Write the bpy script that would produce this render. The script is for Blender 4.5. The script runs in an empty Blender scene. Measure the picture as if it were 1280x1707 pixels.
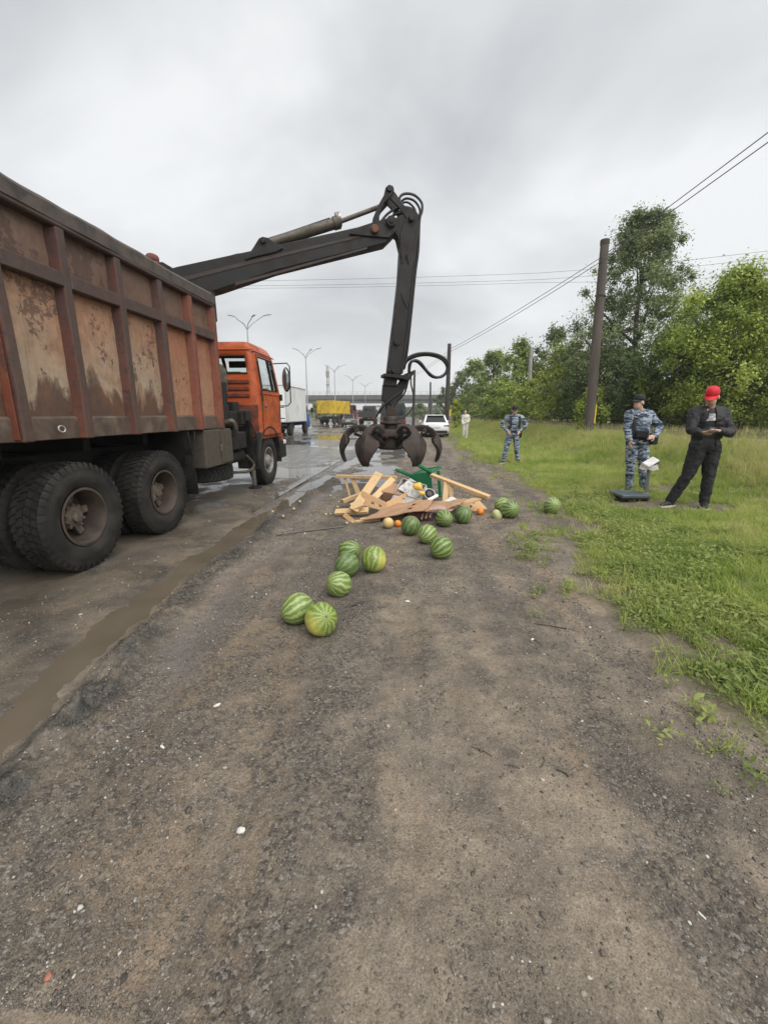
import bpy, bmesh, math, random
import numpy as np
from mathutils import Vector, Matrix, Euler

# ------------------------------------------------------------------ camera, sky, sun, exposure
S = bpy.context.scene
COL = S.collection
F, CX, CY = 700.0, 640.0, 853.5
PITCH = math.atan((CY - 690) / F)
YAW = math.atan(58 * math.cos(PITCH) / F)
CAM = Vector((0, 0, 1.5))
cd = bpy.data.cameras.new('camera')
cam = bpy.data.objects.new('camera', cd)
COL.objects.link(cam)
cam.location = CAM
cam.rotation_euler = (math.pi / 2 - PITCH, 0, YAW)
cd.sensor_fit = 'VERTICAL'
cd.sensor_height = 36
cd.sensor_width = 27
cd.lens = 36 * F / 1707
cd.clip_start = 0.05
cd.clip_end = 6000
S.camera = cam

SUN_EL, SUN_AZ = math.radians(52), math.radians(140)     # azimuth clockwise from +Y
w = bpy.data.worlds.new('World')
S.world = w
w.use_nodes = True
wt = w.node_tree
wt.nodes.clear()
def wn(t, **k):
    n = wt.nodes.new(t)
    for a, b in k.items():
        setattr(n, a, b)
    return n
wo = wn('ShaderNodeOutputWorld')
bg = wn('ShaderNodeBackground')
bg.inputs['Strength'].default_value = 0.1
sky = wn('ShaderNodeTexSky', sky_type='NISHITA', sun_disc=False, sun_elevation=SUN_EL, sun_rotation=SUN_AZ)
tc = wn('ShaderNodeTexCoord')
sep = wn('ShaderNodeSeparateXYZ')
wt.links.new(tc.outputs['Generated'], sep.inputs[0])
def wm(op, a, b=None, c=None):
    n = wn('ShaderNodeMath', operation=op)
    for i, v in enumerate((a, b, c)):
        if v is None:
            continue
        if isinstance(v, (int, float)):
            n.inputs[i].default_value = v
        else:
            wt.links.new(v, n.inputs[i])
    return n.outputs[0]
az = wm('ABSOLUTE', sep.outputs[2])
den = wm('ADD', az, 0.22)
comb = wn('ShaderNodeCombineXYZ')
wt.links.new(wm('DIVIDE', sep.outputs[0], den), comb.inputs[0])
wt.links.new(wm('DIVIDE', sep.outputs[1], den), comb.inputs[1])
comb.inputs[2].default_value = 3.7
n1 = wn('ShaderNodeTexNoise')
n1.inputs['Scale'].default_value = 1.0
n1.inputs['Detail'].default_value = 5
n1.inputs['Roughness'].default_value = 0.5
n1.inputs['Distortion'].default_value = 0.35
wt.links.new(comb.outputs[0], n1.inputs['Vector'])
rmp = wn('ShaderNodeValToRGB')
e = rmp.color_ramp.elements
e[0].position, e[0].color = 0.34, (2.35, 2.43, 2.5, 1)
e[1].position, e[1].color = 0.62, (4.1, 4.14, 4.17, 1)
m_ = rmp.color_ramp.elements.new(0.5)
m_.color = (3.35, 3.4, 3.44, 1)
wt.links.new(n1.outputs[0], rmp.inputs[0])
mixw = wn('ShaderNodeMix', data_type='RGBA')
mixw.inputs[0].default_value = 0.95
wt.links.new(sky.outputs[0], mixw.inputs[6])
wt.links.new(rmp.outputs[0], mixw.inputs[7])
hzn = wn('ShaderNodeMapRange')          # overcast brightens towards the skyline all round
hzn.inputs['From Min'].default_value = 0.0; hzn.inputs['From Max'].default_value = 0.34; hzn.inputs['To Min'].default_value = 0.75; hzn.inputs['To Max'].default_value = 0.0
wt.links.new(az, hzn.inputs['Value'])
mixh = wn('ShaderNodeMix', data_type='RGBA')
wt.links.new(hzn.outputs[0], mixh.inputs[0]); wt.links.new(mixw.outputs[2], mixh.inputs[6]); mixh.inputs[7].default_value = (3.8, 3.87, 3.9, 1)
wt.links.new(mixh.outputs[2], bg.inputs[0])
wt.links.new(bg.outputs[0], wo.inputs[0])

sl = bpy.data.lights.new('sun', 'SUN')
sl.energy = 1.5
sl.angle = math.radians(70)
sl.color = (1.0, 0.965, 0.92)
sun = bpy.data.objects.new('sun', sl)
COL.objects.link(sun)
sd = Vector((math.sin(SUN_AZ) * math.cos(SUN_EL), math.cos(SUN_AZ) * math.cos(SUN_EL), math.sin(SUN_EL)))
sun.rotation_euler = (-sd).to_track_quat('-Z', 'Y').to_euler()
sun.location = (0, 0, 40)

vs = S.view_settings
vs.view_transform = 'Standard'
vs.look = 'None'
vs.gamma = 1
vs.exposure = 1.2
vs.use_curve_mapping = False
S.cycles.use_denoising = True
S.cycles.max_bounces = 6
S.cycles.diffuse_bounces = 3
S.cycles.glossy_bounces = 3
S.cycles.transmission_bounces = 4
S.cycles.transparent_max_bounces = 6

# ------------------------------------------------------------------ surveying helpers
_f = Vector((-math.sin(YAW) * math.cos(PITCH), math.cos(YAW) * math.cos(PITCH), -math.sin(PITCH)))
_r = Vector((math.cos(YAW), math.sin(YAW), 0))
_u = _r.cross(_f)
def ray(x, y):
    return _f + _r * ((x - CX) / F) - _u * ((y - CY) / F)
def AY(x, y, Y):          # point of a sight line at a distance Y along the road
    d = ray(x, y)
    return CAM + d * (Y / d.y)
def AX(x, y, X):          # ... at a sideways offset X
    d = ray(x, y)
    return CAM + d * (X / d.x)
def GZ(x, y, z=0.0):      # ... on a level plane
    d = ray(x, y)
    return CAM + d * ((z - CAM.z) / d.z)

rng = np.random.default_rng(7)
random.seed(11)
_tab = np.random.default_rng(3).random((257, 257))
_tab[256, :] = _tab[0, :]
_tab[:, 256] = _tab[:, 0]
def vnoise(x, y):
    x = np.asarray(x, float); y = np.asarray(y, float)
    xi = np.floor(x); yi = np.floor(y)
    fx = x - xi; fy = y - yi
    fx = fx * fx * (3 - 2 * fx); fy = fy * fy * (3 - 2 * fy)
    a = (xi.astype(int)) % 256; b = (yi.astype(int)) % 256
    return (_tab[a, b] * (1 - fx) * (1 - fy) + _tab[a + 1, b] * fx * (1 - fy) + _tab[a, b + 1] * (1 - fx) * fy + _tab[a + 1, b + 1] * fx * fy)
def fbm(x, y, size, octv=4, seed=0):
    t = 0.0; amp = 1.0; tot = 0.0; f = 1.0 / size
    for k in range(octv):
        t = t + amp * (vnoise(np.asarray(x) * f + seed * 17.3 + k * 5.1, np.asarray(y) * f + seed * 9.7 + k * 8.3) - 0.5)
        tot += amp; amp *= 0.5; f *= 2.03
    return t / tot * 2
def sst(t):
    t = np.clip(t, 0, 1)
    return t * t * (3 - 2 * t)

# ------------------------------------------------------------------ materials
MATS = {}
class NT:
    def __init__(s, name):
        s.m = bpy.data.materials.new(name); s.m.use_nodes = True
        s.t = s.m.node_tree
        s.b = s.t.nodes['Principled BSDF']; s.out = s.t.nodes['Material Output']
        MATS[name] = s.m
    def n(s, t, **k):
        o = s.t.nodes.new(t)
        for a, b in k.items():
            setattr(o, a, b)
        return o
    def l(s, a, b):
        s.t.links.new(a, b)
    def put(s, sock, v):
        if isinstance(v, (int, float)):
            sock.default_value = v
        elif isinstance(v, (tuple, list)):
            sock.default_value = tuple(v) + ((1,) if len(v) == 3 and len(sock.default_value) == 4 else ())
        else:
            s.l(v, sock)
    def coord(s, kind='Object'):
        if kind == 'World':
            return s.n('ShaderNodeNewGeometry').outputs['Position']
        return s.n('ShaderNodeTexCoord').outputs[kind]
    def scale(s, v, sc):
        m = s.n('ShaderNodeVectorMath', operation='MULTIPLY'); s.l(v, m.inputs[0]); m.inputs[1].default_value = sc
        return m.outputs[0]
    def noise(s, v, sc, det=4, rough=0.55, dist=0.0):
        o = s.n('ShaderNodeTexNoise'); s.l(v, o.inputs['Vector'])
        o.inputs['Scale'].default_value = sc; o.inputs['Detail'].default_value = det
        o.inputs['Roughness'].default_value = rough; o.inputs['Distortion'].default_value = dist
        return o.outputs[0]
    def vor(s, v, sc, feat='F1', out='Distance'):
        o = s.n('ShaderNodeTexVoronoi', feature=feat); s.l(v, o.inputs['Vector']); o.inputs['Scale'].default_value = sc
        return o.outputs[out]
    def ramp(s, v, stops, interp='LINEAR'):
        o = s.n('ShaderNodeValToRGB'); s.l(v, o.inputs[0]); c = o.color_ramp; c.interpolation = interp
        while len(c.elements) < len(stops):
            c.elements.new(0.5)
        for e_, (p_, q) in zip(c.elements, stops):
            e_.position = p_
            e_.color = (q, q, q, 1) if isinstance(q, (int, float)) else tuple(q) + (1,)
        return o.outputs[0]
    def mix(s, f, a, b, mode='MIX'):
        o = s.n('ShaderNodeMix', data_type='RGBA', blend_type=mode)
        s.put(o.inputs[0], f); s.put(o.inputs[6], a); s.put(o.inputs[7], b)
        return o.outputs[2]
    def math(s, op, a, b=None, c=None, clamp=False):
        o = s.n('ShaderNodeMath', operation=op, use_clamp=clamp)
        for i, v in enumerate((a, b, c)):
            if v is not None:
                s.put(o.inputs[i], v)
        return o.outputs[0]
    def sepx(s, v):
        o = s.n('ShaderNodeSeparateXYZ'); s.l(v, o.inputs[0]); return o.outputs
    def bump(s, h, st=0.3, dist=0.02, prev=None):
        o = s.n('ShaderNodeBump'); s.l(h, o.inputs['Height']); o.inputs['Strength'].default_value = st; o.inputs['Distance'].default_value = dist
        if prev is not None:
            s.l(prev, o.inputs['Normal'])
        return o.outputs[0]
    def done(s, col=None, rough=None, metal=None, normal=None, spec=None):
        if col is not None: s.put(s.b.inputs['Base Color'], col)
        if rough is not None: s.put(s.b.inputs['Roughness'], rough)
        if metal is not None: s.put(s.b.inputs['Metallic'], metal)
        if normal is not None: s.l(normal, s.b.inputs['Normal'])
        if spec is not None: s.put(s.b.inputs['Specular IOR Level'], spec)
        return s.m

def pm(name, col, rough=0.6, metal=0.0, var=0.25, sc=6.0, dirt=None, dirt_amt=0.35, dirt_sc=3.0, bump=0.0, bump_sc=40.0, stretch=(1, 1, 1), spec=None):
    """painted / plain surface with mottling, grime patches and a little relief"""
    s = NT(name)
    v = s.scale(s.coord(), stretch)
    n = s.noise(v, sc, 5)
    lo = tuple(c * (1 - var) for c in col); hi = tuple(min(1, c * (1 + var)) for c in col)
    c = s.ramp(n, [(0.3, lo), (0.7, hi)])
    r = rough
    if dirt:
        d = s.ramp(s.noise(v, dirt_sc, 7, 0.65, 0.4), [(0.62 - dirt_amt * 0.5, 0.0), (0.75 - dirt_amt * 0.3, 1.0)])
        c = s.mix(s.math('MULTIPLY', d, 0.85), c, dirt)
        r = s.math('MULTIPLY_ADD', d, max(0.0, 0.85 - rough), rough)
    nm = s.bump(s.noise(v, bump_sc, 4), bump, 0.01) if bump else None
    return s.done(c, r, metal, nm, spec)

# ------------------------------------------------------------------ mesh helpers
WLOC = {}
class MB:
    def __init__(s):
        s.v = []; s.f = []; s.mi = []; s.cur = 0
    def add(s, vs_, fs_, mi=None):
        o = len(s.v)
        s.v += [tuple(p) for p in vs_]
        s.f += [tuple(i + o for i in f) for f in fs_]
        s.mi += [s.cur if mi is None else mi] * len(fs_)
        return s
    def mat(s, M, vs_):
        return [M @ Vector(p) for p in vs_]
    def box(s, c, d, R=None, taper=None):
        x, y, z = d[0] / 2, d[1] / 2, d[2] / 2
        vs_ = [(-x, -y, -z), (x, -y, -z), (x, y, -z), (-x, y, -z), (-x, -y, z), (x, -y, z), (x, y, z), (-x, y, z)]
        if taper:
            vs_ = vs_[:4] + [(a * taper[0], b * taper[1], q) for a, b, q in vs_[4:]]
        M = Matrix.Translation(c) @ (R.to_4x4() if R is not None else Matrix())
        return s.add(s.mat(M, vs_), [(0, 3, 2, 1), (4, 5, 6, 7), (0, 1, 5, 4), (1, 2, 6, 5), (2, 3, 7, 6), (3, 0, 4, 7)])
    def beam(s, a, b, wd, ht, up=(0, 0, 1)):
        a = Vector(a); b = Vector(b); d = (b - a)
        L = d.length; d.normalize(); u = Vector(up)
        x = d.cross(u)
        if x.length < 1e-4:
            x = d.cross(Vector((1, 0, 0)))
        x.normalize(); z = x.cross(d)
        R = Matrix((x, d, z)).transposed()
        return s.box((a + b) / 2, (wd, L, ht), R)
    def tube(s, pts, r, n=8, cap=True):
        pts = [Vector(p) for p in pts]
        rs = r if isinstance(r, (list, tuple)) else [r] * len(pts)
        ring = []; up = Vector((0.13, 0.27, 0.95)); vs_ = []
        prev = None
        for i, p in enumerate(pts):
            t = (pts[min(i + 1, len(pts) - 1)] - pts[max(i - 1, 0)])
            if t.length < 1e-9: t = Vector((0, 0, 1))
            t.normalize()
            if prev is None:
                x = t.cross(up)
                if x.length < 1e-3: x = t.cross(Vector((1, 0, 0)))
            else:
                x = prev - t * prev.dot(t)
            x.normalize(); prev = x; y = t.cross(x)
            for k in range(n):
                a = 2 * math.pi * k / n
                vs_.append(p + (x * math.cos(a) + y * math.sin(a)) * rs[i])
        fs = []
        for i in range(len(pts) - 1):
            for k in range(n):
                k2 = (k + 1) % n
                fs.append((i * n + k, i * n + k2, (i + 1) * n + k2, (i + 1) * n + k))
        if cap:
            fs.append(tuple(range(n - 1, -1, -1)))
            fs.append(tuple((len(pts) - 1) * n + k for k in range(n)))
        return s.add(vs_, fs)
    def cyl(s, a, b, r1, r2=None, n=16):
        return s.tube([a, b], [r1, r1 if r2 is None else r2], n)
    def lathe(s, prof, M=None, n=32, close=False):
        """prof: (r, h) pairs, spun about local Z"""
        M = M or Matrix()
        vs_ = []
        for r, h in prof:
            for k in range(n):
                a = 2 * math.pi * k / n
                vs_.append(M @ Vector((r * math.cos(a), r * math.sin(a), h)))
        fs = []
        m = len(prof)
        for i in range(m if close else m - 1):
            j = (i + 1) % m
            for k in range(n):
                k2 = (k + 1) % n
                fs.append((i * n + k, i * n + k2, j * n + k2, j * n + k))
        return s.add(vs_, fs)
    def prism(s, poly, nrm, t0, t1):
        """polygon of 3D points pushed along nrm from t0 to t1"""
        nrm = Vector(nrm); poly = [Vector(p) for p in poly]; n = len(poly)
        vs_ = [p + nrm * t0 for p in poly] + [p + nrm * t1 for p in poly]
        fs = [tuple(range(n - 1, -1, -1)), tuple(range(n, 2 * n))]
        fs += [(i, (i + 1) % n, n + (i + 1) % n, n + i) for i in range(n)]
        return s.add(vs_, fs)
    def sph(s, c, r, n=16, m=10, R=None):
        r = r if isinstance(r, (tuple, list)) else (r, r, r)
        M = Matrix.Translation(c) @ (R.to_4x4() if R is not None else Matrix()) @ Matrix.Diagonal((*r, 1))
        vs_ = [(0, 0, -1)]
        for i in range(1, m):
            t = math.pi * i / m
            for k in range(n):
                a = 2 * math.pi * k / n
                vs_.append((math.sin(t) * math.cos(a), math.sin(t) * math.sin(a), -math.cos(t)))
        vs_.append((0, 0, 1)); top = len(vs_) - 1
        fs = [(0, 1 + (k + 1) % n, 1 + k) for k in range(n)]
        for i in range(m - 2):
            for k in range(n):
                k2 = (k + 1) % n
                fs.append((1 + i * n + k, 1 + i * n + k2, 1 + (i + 1) * n + k2, 1 + (i + 1) * n + k))
        fs += [(top, 1 + (m - 2) * n + k, 1 + (m - 2) * n + (k + 1) % n) for k in range(n)]
        return s.add(s.mat(M, vs_), fs)
    def grid(s, fn, nu, nv):
        vs_ = [fn(i / nu, j / nv) for j in range(nv + 1) for i in range(nu + 1)]
        fs = [(j * (nu + 1) + i, j * (nu + 1) + i + 1, (j + 1) * (nu + 1) + i + 1, (j + 1) * (nu + 1) + i) for j in range(nv) for i in range(nu)]
        return s.add(vs_, fs)

def tag(o, label=None, cat=None, group=None, kind=None):
    if label: o['label'] = label
    if cat: o['category'] = cat
    if group: o['group'] = group
    if kind: o['kind'] = kind
    return o
def thing(name, label, cat, loc=(0, 0, 0), rz=0.0, group=None):
    o = bpy.data.objects.new(name, None); COL.objects.link(o)
    o.empty_display_size = 0.2
    o.location = loc; o.rotation_euler = (0, 0, rz)
    WLOC[o.name] = Vector(loc)
    return tag(o, label, cat, group)
def obj(name, mb, mats, parent=None, bevel=0.0, smooth=False, origin=None, seg=1, ang=35):
    """link the collected shape as one mesh object; coordinates are world ones unless the parent stands at the origin"""
    off = WLOC[parent.name] if parent is not None else Vector(origin or (0, 0, 0))
    me = bpy.data.meshes.new(name)
    me.from_pydata([(p[0] - off[0], p[1] - off[1], p[2] - off[2]) for p in mb.v], [], mb.f)
    for m in (mats if isinstance(mats, (list, tuple)) else [mats]):
        me.materials.append(MATS[m])
    if max(mb.mi, default=0) > 0:
        me.polygons.foreach_set('material_index', mb.mi)
    bm = bmesh.new(); bm.from_mesh(me)
    bmesh.ops.recalc_face_normals(bm, faces=bm.faces[:])
    bm.to_mesh(me); bm.free()
    if smooth:
        me.polygons.foreach_set('use_smooth', [True] * len(me.polygons))
    o = bpy.data.objects.new(name, me); COL.objects.link(o)
    if parent is not None:
        o.parent = parent
        WLOC[o.name] = off
    else:
        o.location = off
        WLOC[o.name] = Vector(off)
    if bevel:
        b = o.modifiers.new('bevel', 'BEVEL'); b.width = bevel; b.segments = seg; b.limit_method = 'ANGLE'; b.angle_limit = math.radians(ang)
    if smooth and smooth != 'all':
        sm = me; 
        try:
            sm.set_sharp_from_angle(angle=math.radians(45))
        except Exception:
            pass
    return o
def npmesh(name, verts, faces, mat, parent=None, attrs=None, smooth=False):
    """faces: int array (n,k)"""
    me = bpy.data.meshes.new(name)
    nv, nf, k = len(verts), len(faces), faces.shape[1]
    me.vertices.add(nv); me.vertices.foreach_set('co', np.ascontiguousarray(verts, np.float32).ravel())
    me.loops.add(nf * k); me.loops.foreach_set('vertex_index', np.ascontiguousarray(faces, np.int32).ravel())
    me.polygons.add(nf); me.polygons.foreach_set('loop_start', np.arange(0, nf * k, k, dtype=np.int32))
    if smooth:
        me.polygons.foreach_set('use_smooth', np.ones(nf, bool))
    me.update(calc_edges=True)
    if mat: me.materials.append(MATS[mat])
    for an, arr in (attrs or {}).items():
        a = me.attributes.new(an, 'FLOAT', 'POINT'); a.data.foreach_set('value', np.ascontiguousarray(arr, np.float32))
    o = bpy.data.objects.new(name, me); COL.objects.link(o)
    if parent is not None:
        o.parent = parent
        WLOC[o.name] = WLOC[parent.name]
    else:
        WLOC[o.name] = Vector((0, 0, 0))
    return o
def copy_tree(o, parent=None):
    c = o.copy(); COL.objects.link(c)
    if parent is not None: c.parent = parent
    for ch in [q for q in bpy.data.objects if q.parent == o]:
        copy_tree(ch, c)
    return c
def arc(c, r, a0, a1, n, ax=Vector((1, 0, 0)), ay=Vector((0, 0, 1))):
    return [Vector(c) + ax * r * math.cos(a0 + (a1 - a0) * i / n) + ay * r * math.sin(a0 + (a1 - a0) * i / n) for i in range(n + 1)]
def spline(pts, n=8):
    """Catmull-Rom through pts"""
    P = [Vector(p) for p in pts]; P = [P[0] * 2 - P[1]] + P + [P[-1] * 2 - P[-2]]
    out = []
    for i in range(1, len(P) - 2):
        for k in range(n):
            t = k / n
            out.append(0.5 * ((2 * P[i]) + (P[i + 1] - P[i - 1]) * t + (2 * P[i - 1] - 5 * P[i] + 4 * P[i + 1] - P[i + 2]) * t * t + (3 * P[i] - P[i - 1] - 3 * P[i + 1] + P[i + 2]) * t ** 3))
    out.append(P[-2])
    return out
# ------------------------------------------------------------------ terrain shape
RUT = np.array([(-4, -1.75), (0.6, -1.9), (1.6, -2.01), (2.06, -2.11), (2.52, -2.19), (2.99, -2.25), (3.5, -2.31), (4.3, -2.29), (5.7, -2.37), (6.8, -2.27), (9, -2.3), (14, -2.1), (20, -1.9), (40, -1.5), (300, -1.5)])
EDGE = np.array([(-4, 2.1), (1.0, 1.78), (1.8, 1.65), (2.1, 1.47), (2.55, 1.49), (3.5, 1.57), (4.4, 1.66), (6, 2.07), (7.8, 2.24), (10.95, 2.36), (13.4, 2.0), (20, 1.6), (28, 2.25), (40, 2.4), (300, 2.4)])
def xr(y): return np.interp(y, RUT[:, 0], RUT[:, 1]) + 0.05 * fbm(y, y * 0 + 3.3, 0.7, 2, 4)
def xg(y): return np.interp(y, EDGE[:, 0], EDGE[:, 1]) + 0.30 * fbm(y, y * 0 + 1.3, 0.8, 4, 5)
def H(x, y):
    x = np.asarray(x, float); y = np.asarray(y, float)
    s = x - xr(y); g = x - xg(y)
    road = sst(-s / 0.5); verge = sst((g + 0.2) / 0.5)
    near = 1 - sst((y - 7) / 5)
    dirt = (1 - road) * (1 - verge)
    z = 0.0
    z = z + dirt * (0.030 * fbm(x, y, 1.5, 3, 1) + 0.014 * fbm(x, y, 0.28, 3, 2) + 0.006 * fbm(x, y, 0.07, 2, 3))
    # wheel tracks pressed in the shoulder
    for x0 in (-0.75, 0.95):
        xx = x - x0 - 0.12 * fbm(y, y * 0, 3.0, 2, 8)
        z = z - dirt * 0.020 * np.exp(-(xx / 0.2) ** 2)
    # road: silt covered asphalt with hollows
    z = z + road * (0.012 + 0.016 * fbm(x, y, 2.2, 3, 6) + 0.004 * fbm(x, y, 0.35, 2, 7))
    # the gully along the edge of the asphalt
    wob = 1 + 0.35 * fbm(y, y * 0 + 7, 0.8, 3, 9)
    z = z - 0.062 * np.exp(-(s / (0.17 * wob)) ** 2) * (0.25 + 0.75 * near)
    clump = np.clip(0.5 + 1.3 * fbm(x, y, 0.11, 3, 10), 0, 1.4)
    z = z + 0.072 * np.exp(-((s - 0.34 * wob) / 0.11) ** 2) * clump * (0.2 + 0.8 * near) * np.clip(1 + 0.9 * fbm(y, y * 0 + 2, 1.3, 2, 12), 0.2, 1.6)
    z = z - 0.030 * np.exp(-((s - 0.62 * wob) / 0.13) ** 2) * near
    z = z + 0.020 * fbm(x, y, 0.16, 3, 19) * np.exp(-(s / 0.45) ** 2) * near
    # boggy far shoulder
    bog = sst((y - 7.5) / 2.5) * (1 - sst((x + 0.9) / 1.0)) * (1 - road) 
    z = z + (1 - road) * (1 - verge) * sst((y - 6) / 3) * 0.045 * fbm(x, y, 0.6, 3, 17)
    z = z - bog * (0.030 - 0.03 * fbm(x, y, 0.9, 3, 14))
    # verge and the bank that carries the tracks
    nb = 1 - sst((y - 8.5) / 4.5)
    z = z + 0.16 * sst(g / 2.6) * (0.25 + 0.75 * nb) * (x > -5)
    z = z + 0.64 * sst((x - 4.6) / 2.3)
    z = z + verge * (0.025 * fbm(x, y, 0.8, 3, 15))
    # median strip
    z = z + 0.10 * sst((1.5 - np.abs(x + 18.5)) / 0.3)
    return z
def hz(x, y):
    return float(H(np.array([x]), np.array([y]))[0])
def GH(px, py):           # sight line meets the ground
    p = GZ(px, py, 0)
    for _ in range(12):
        p = GZ(px, py, hz(p.x, p.y))
    return p

def steps(segs):
    out = []
    for a, b, d in segs:
        out.append(np.arange(a, b - 1e-6, d))
    return np.concatenate(out)
def geo(a, b, d, g=1.12):
    o = [a]
    while o[-1] < b:
        o.append(o[-1] + d); d *= g
    return np.array(o)
gx = np.concatenate([-geo(20.5, 160, 2.0)[::-1], -np.arange(8, 20.4, 0.5)[::-1], steps([(-7.9, -4, 0.09), (-4, -2.8, 0.04), (-2.8, -1.2, 0.016), (-1.2, 2.2, 0.024), (2.2, 5, 0.05), (5, 9, 0.1)]), geo(9, 160, 0.3)])
gy = np.concatenate([np.arange(-6, 0.4, 0.2), steps([(0.4, 3, 0.016), (3, 6, 0.025), (6, 12, 0.05), (12, 30, 0.15)]), geo(30, 320, 0.3, 1.06)])
GX, GY = np.meshgrid(gx, gy)
GHt = H(GX, GY)
verts = np.stack([GX.ravel(), GY.ravel(), GHt.ravel()], 1)
nx, ny = len(gx), len(gy)
ii = (np.arange(ny - 1)[:, None] * nx + np.arange(nx - 1)[None, :])
quads = np.stack([ii, ii + 1, ii + nx + 1, ii + nx], -1)
cxm = (GX[:-1, :-1] + GX[1:, 1:]) / 2; cym = (GY[:-1, :-1] + GY[1:, 1:]) / 2
sm_ = cxm - xr(cym); gm_ = cxm - xg(cym)
zones = {
    'road': (sm_ < 0.0) & (cxm > -17),
    'shoulder': (sm_ >= 0.0) & (gm_ < 0),
    'grass_verge': (gm_ >= 0),
    'median': (cxm <= -17) & (cxm > -20),
    'far_carriageway': (cxm <= -20) & (cxm > -33),
    'far_roadside': cxm <= -33,
}

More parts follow.
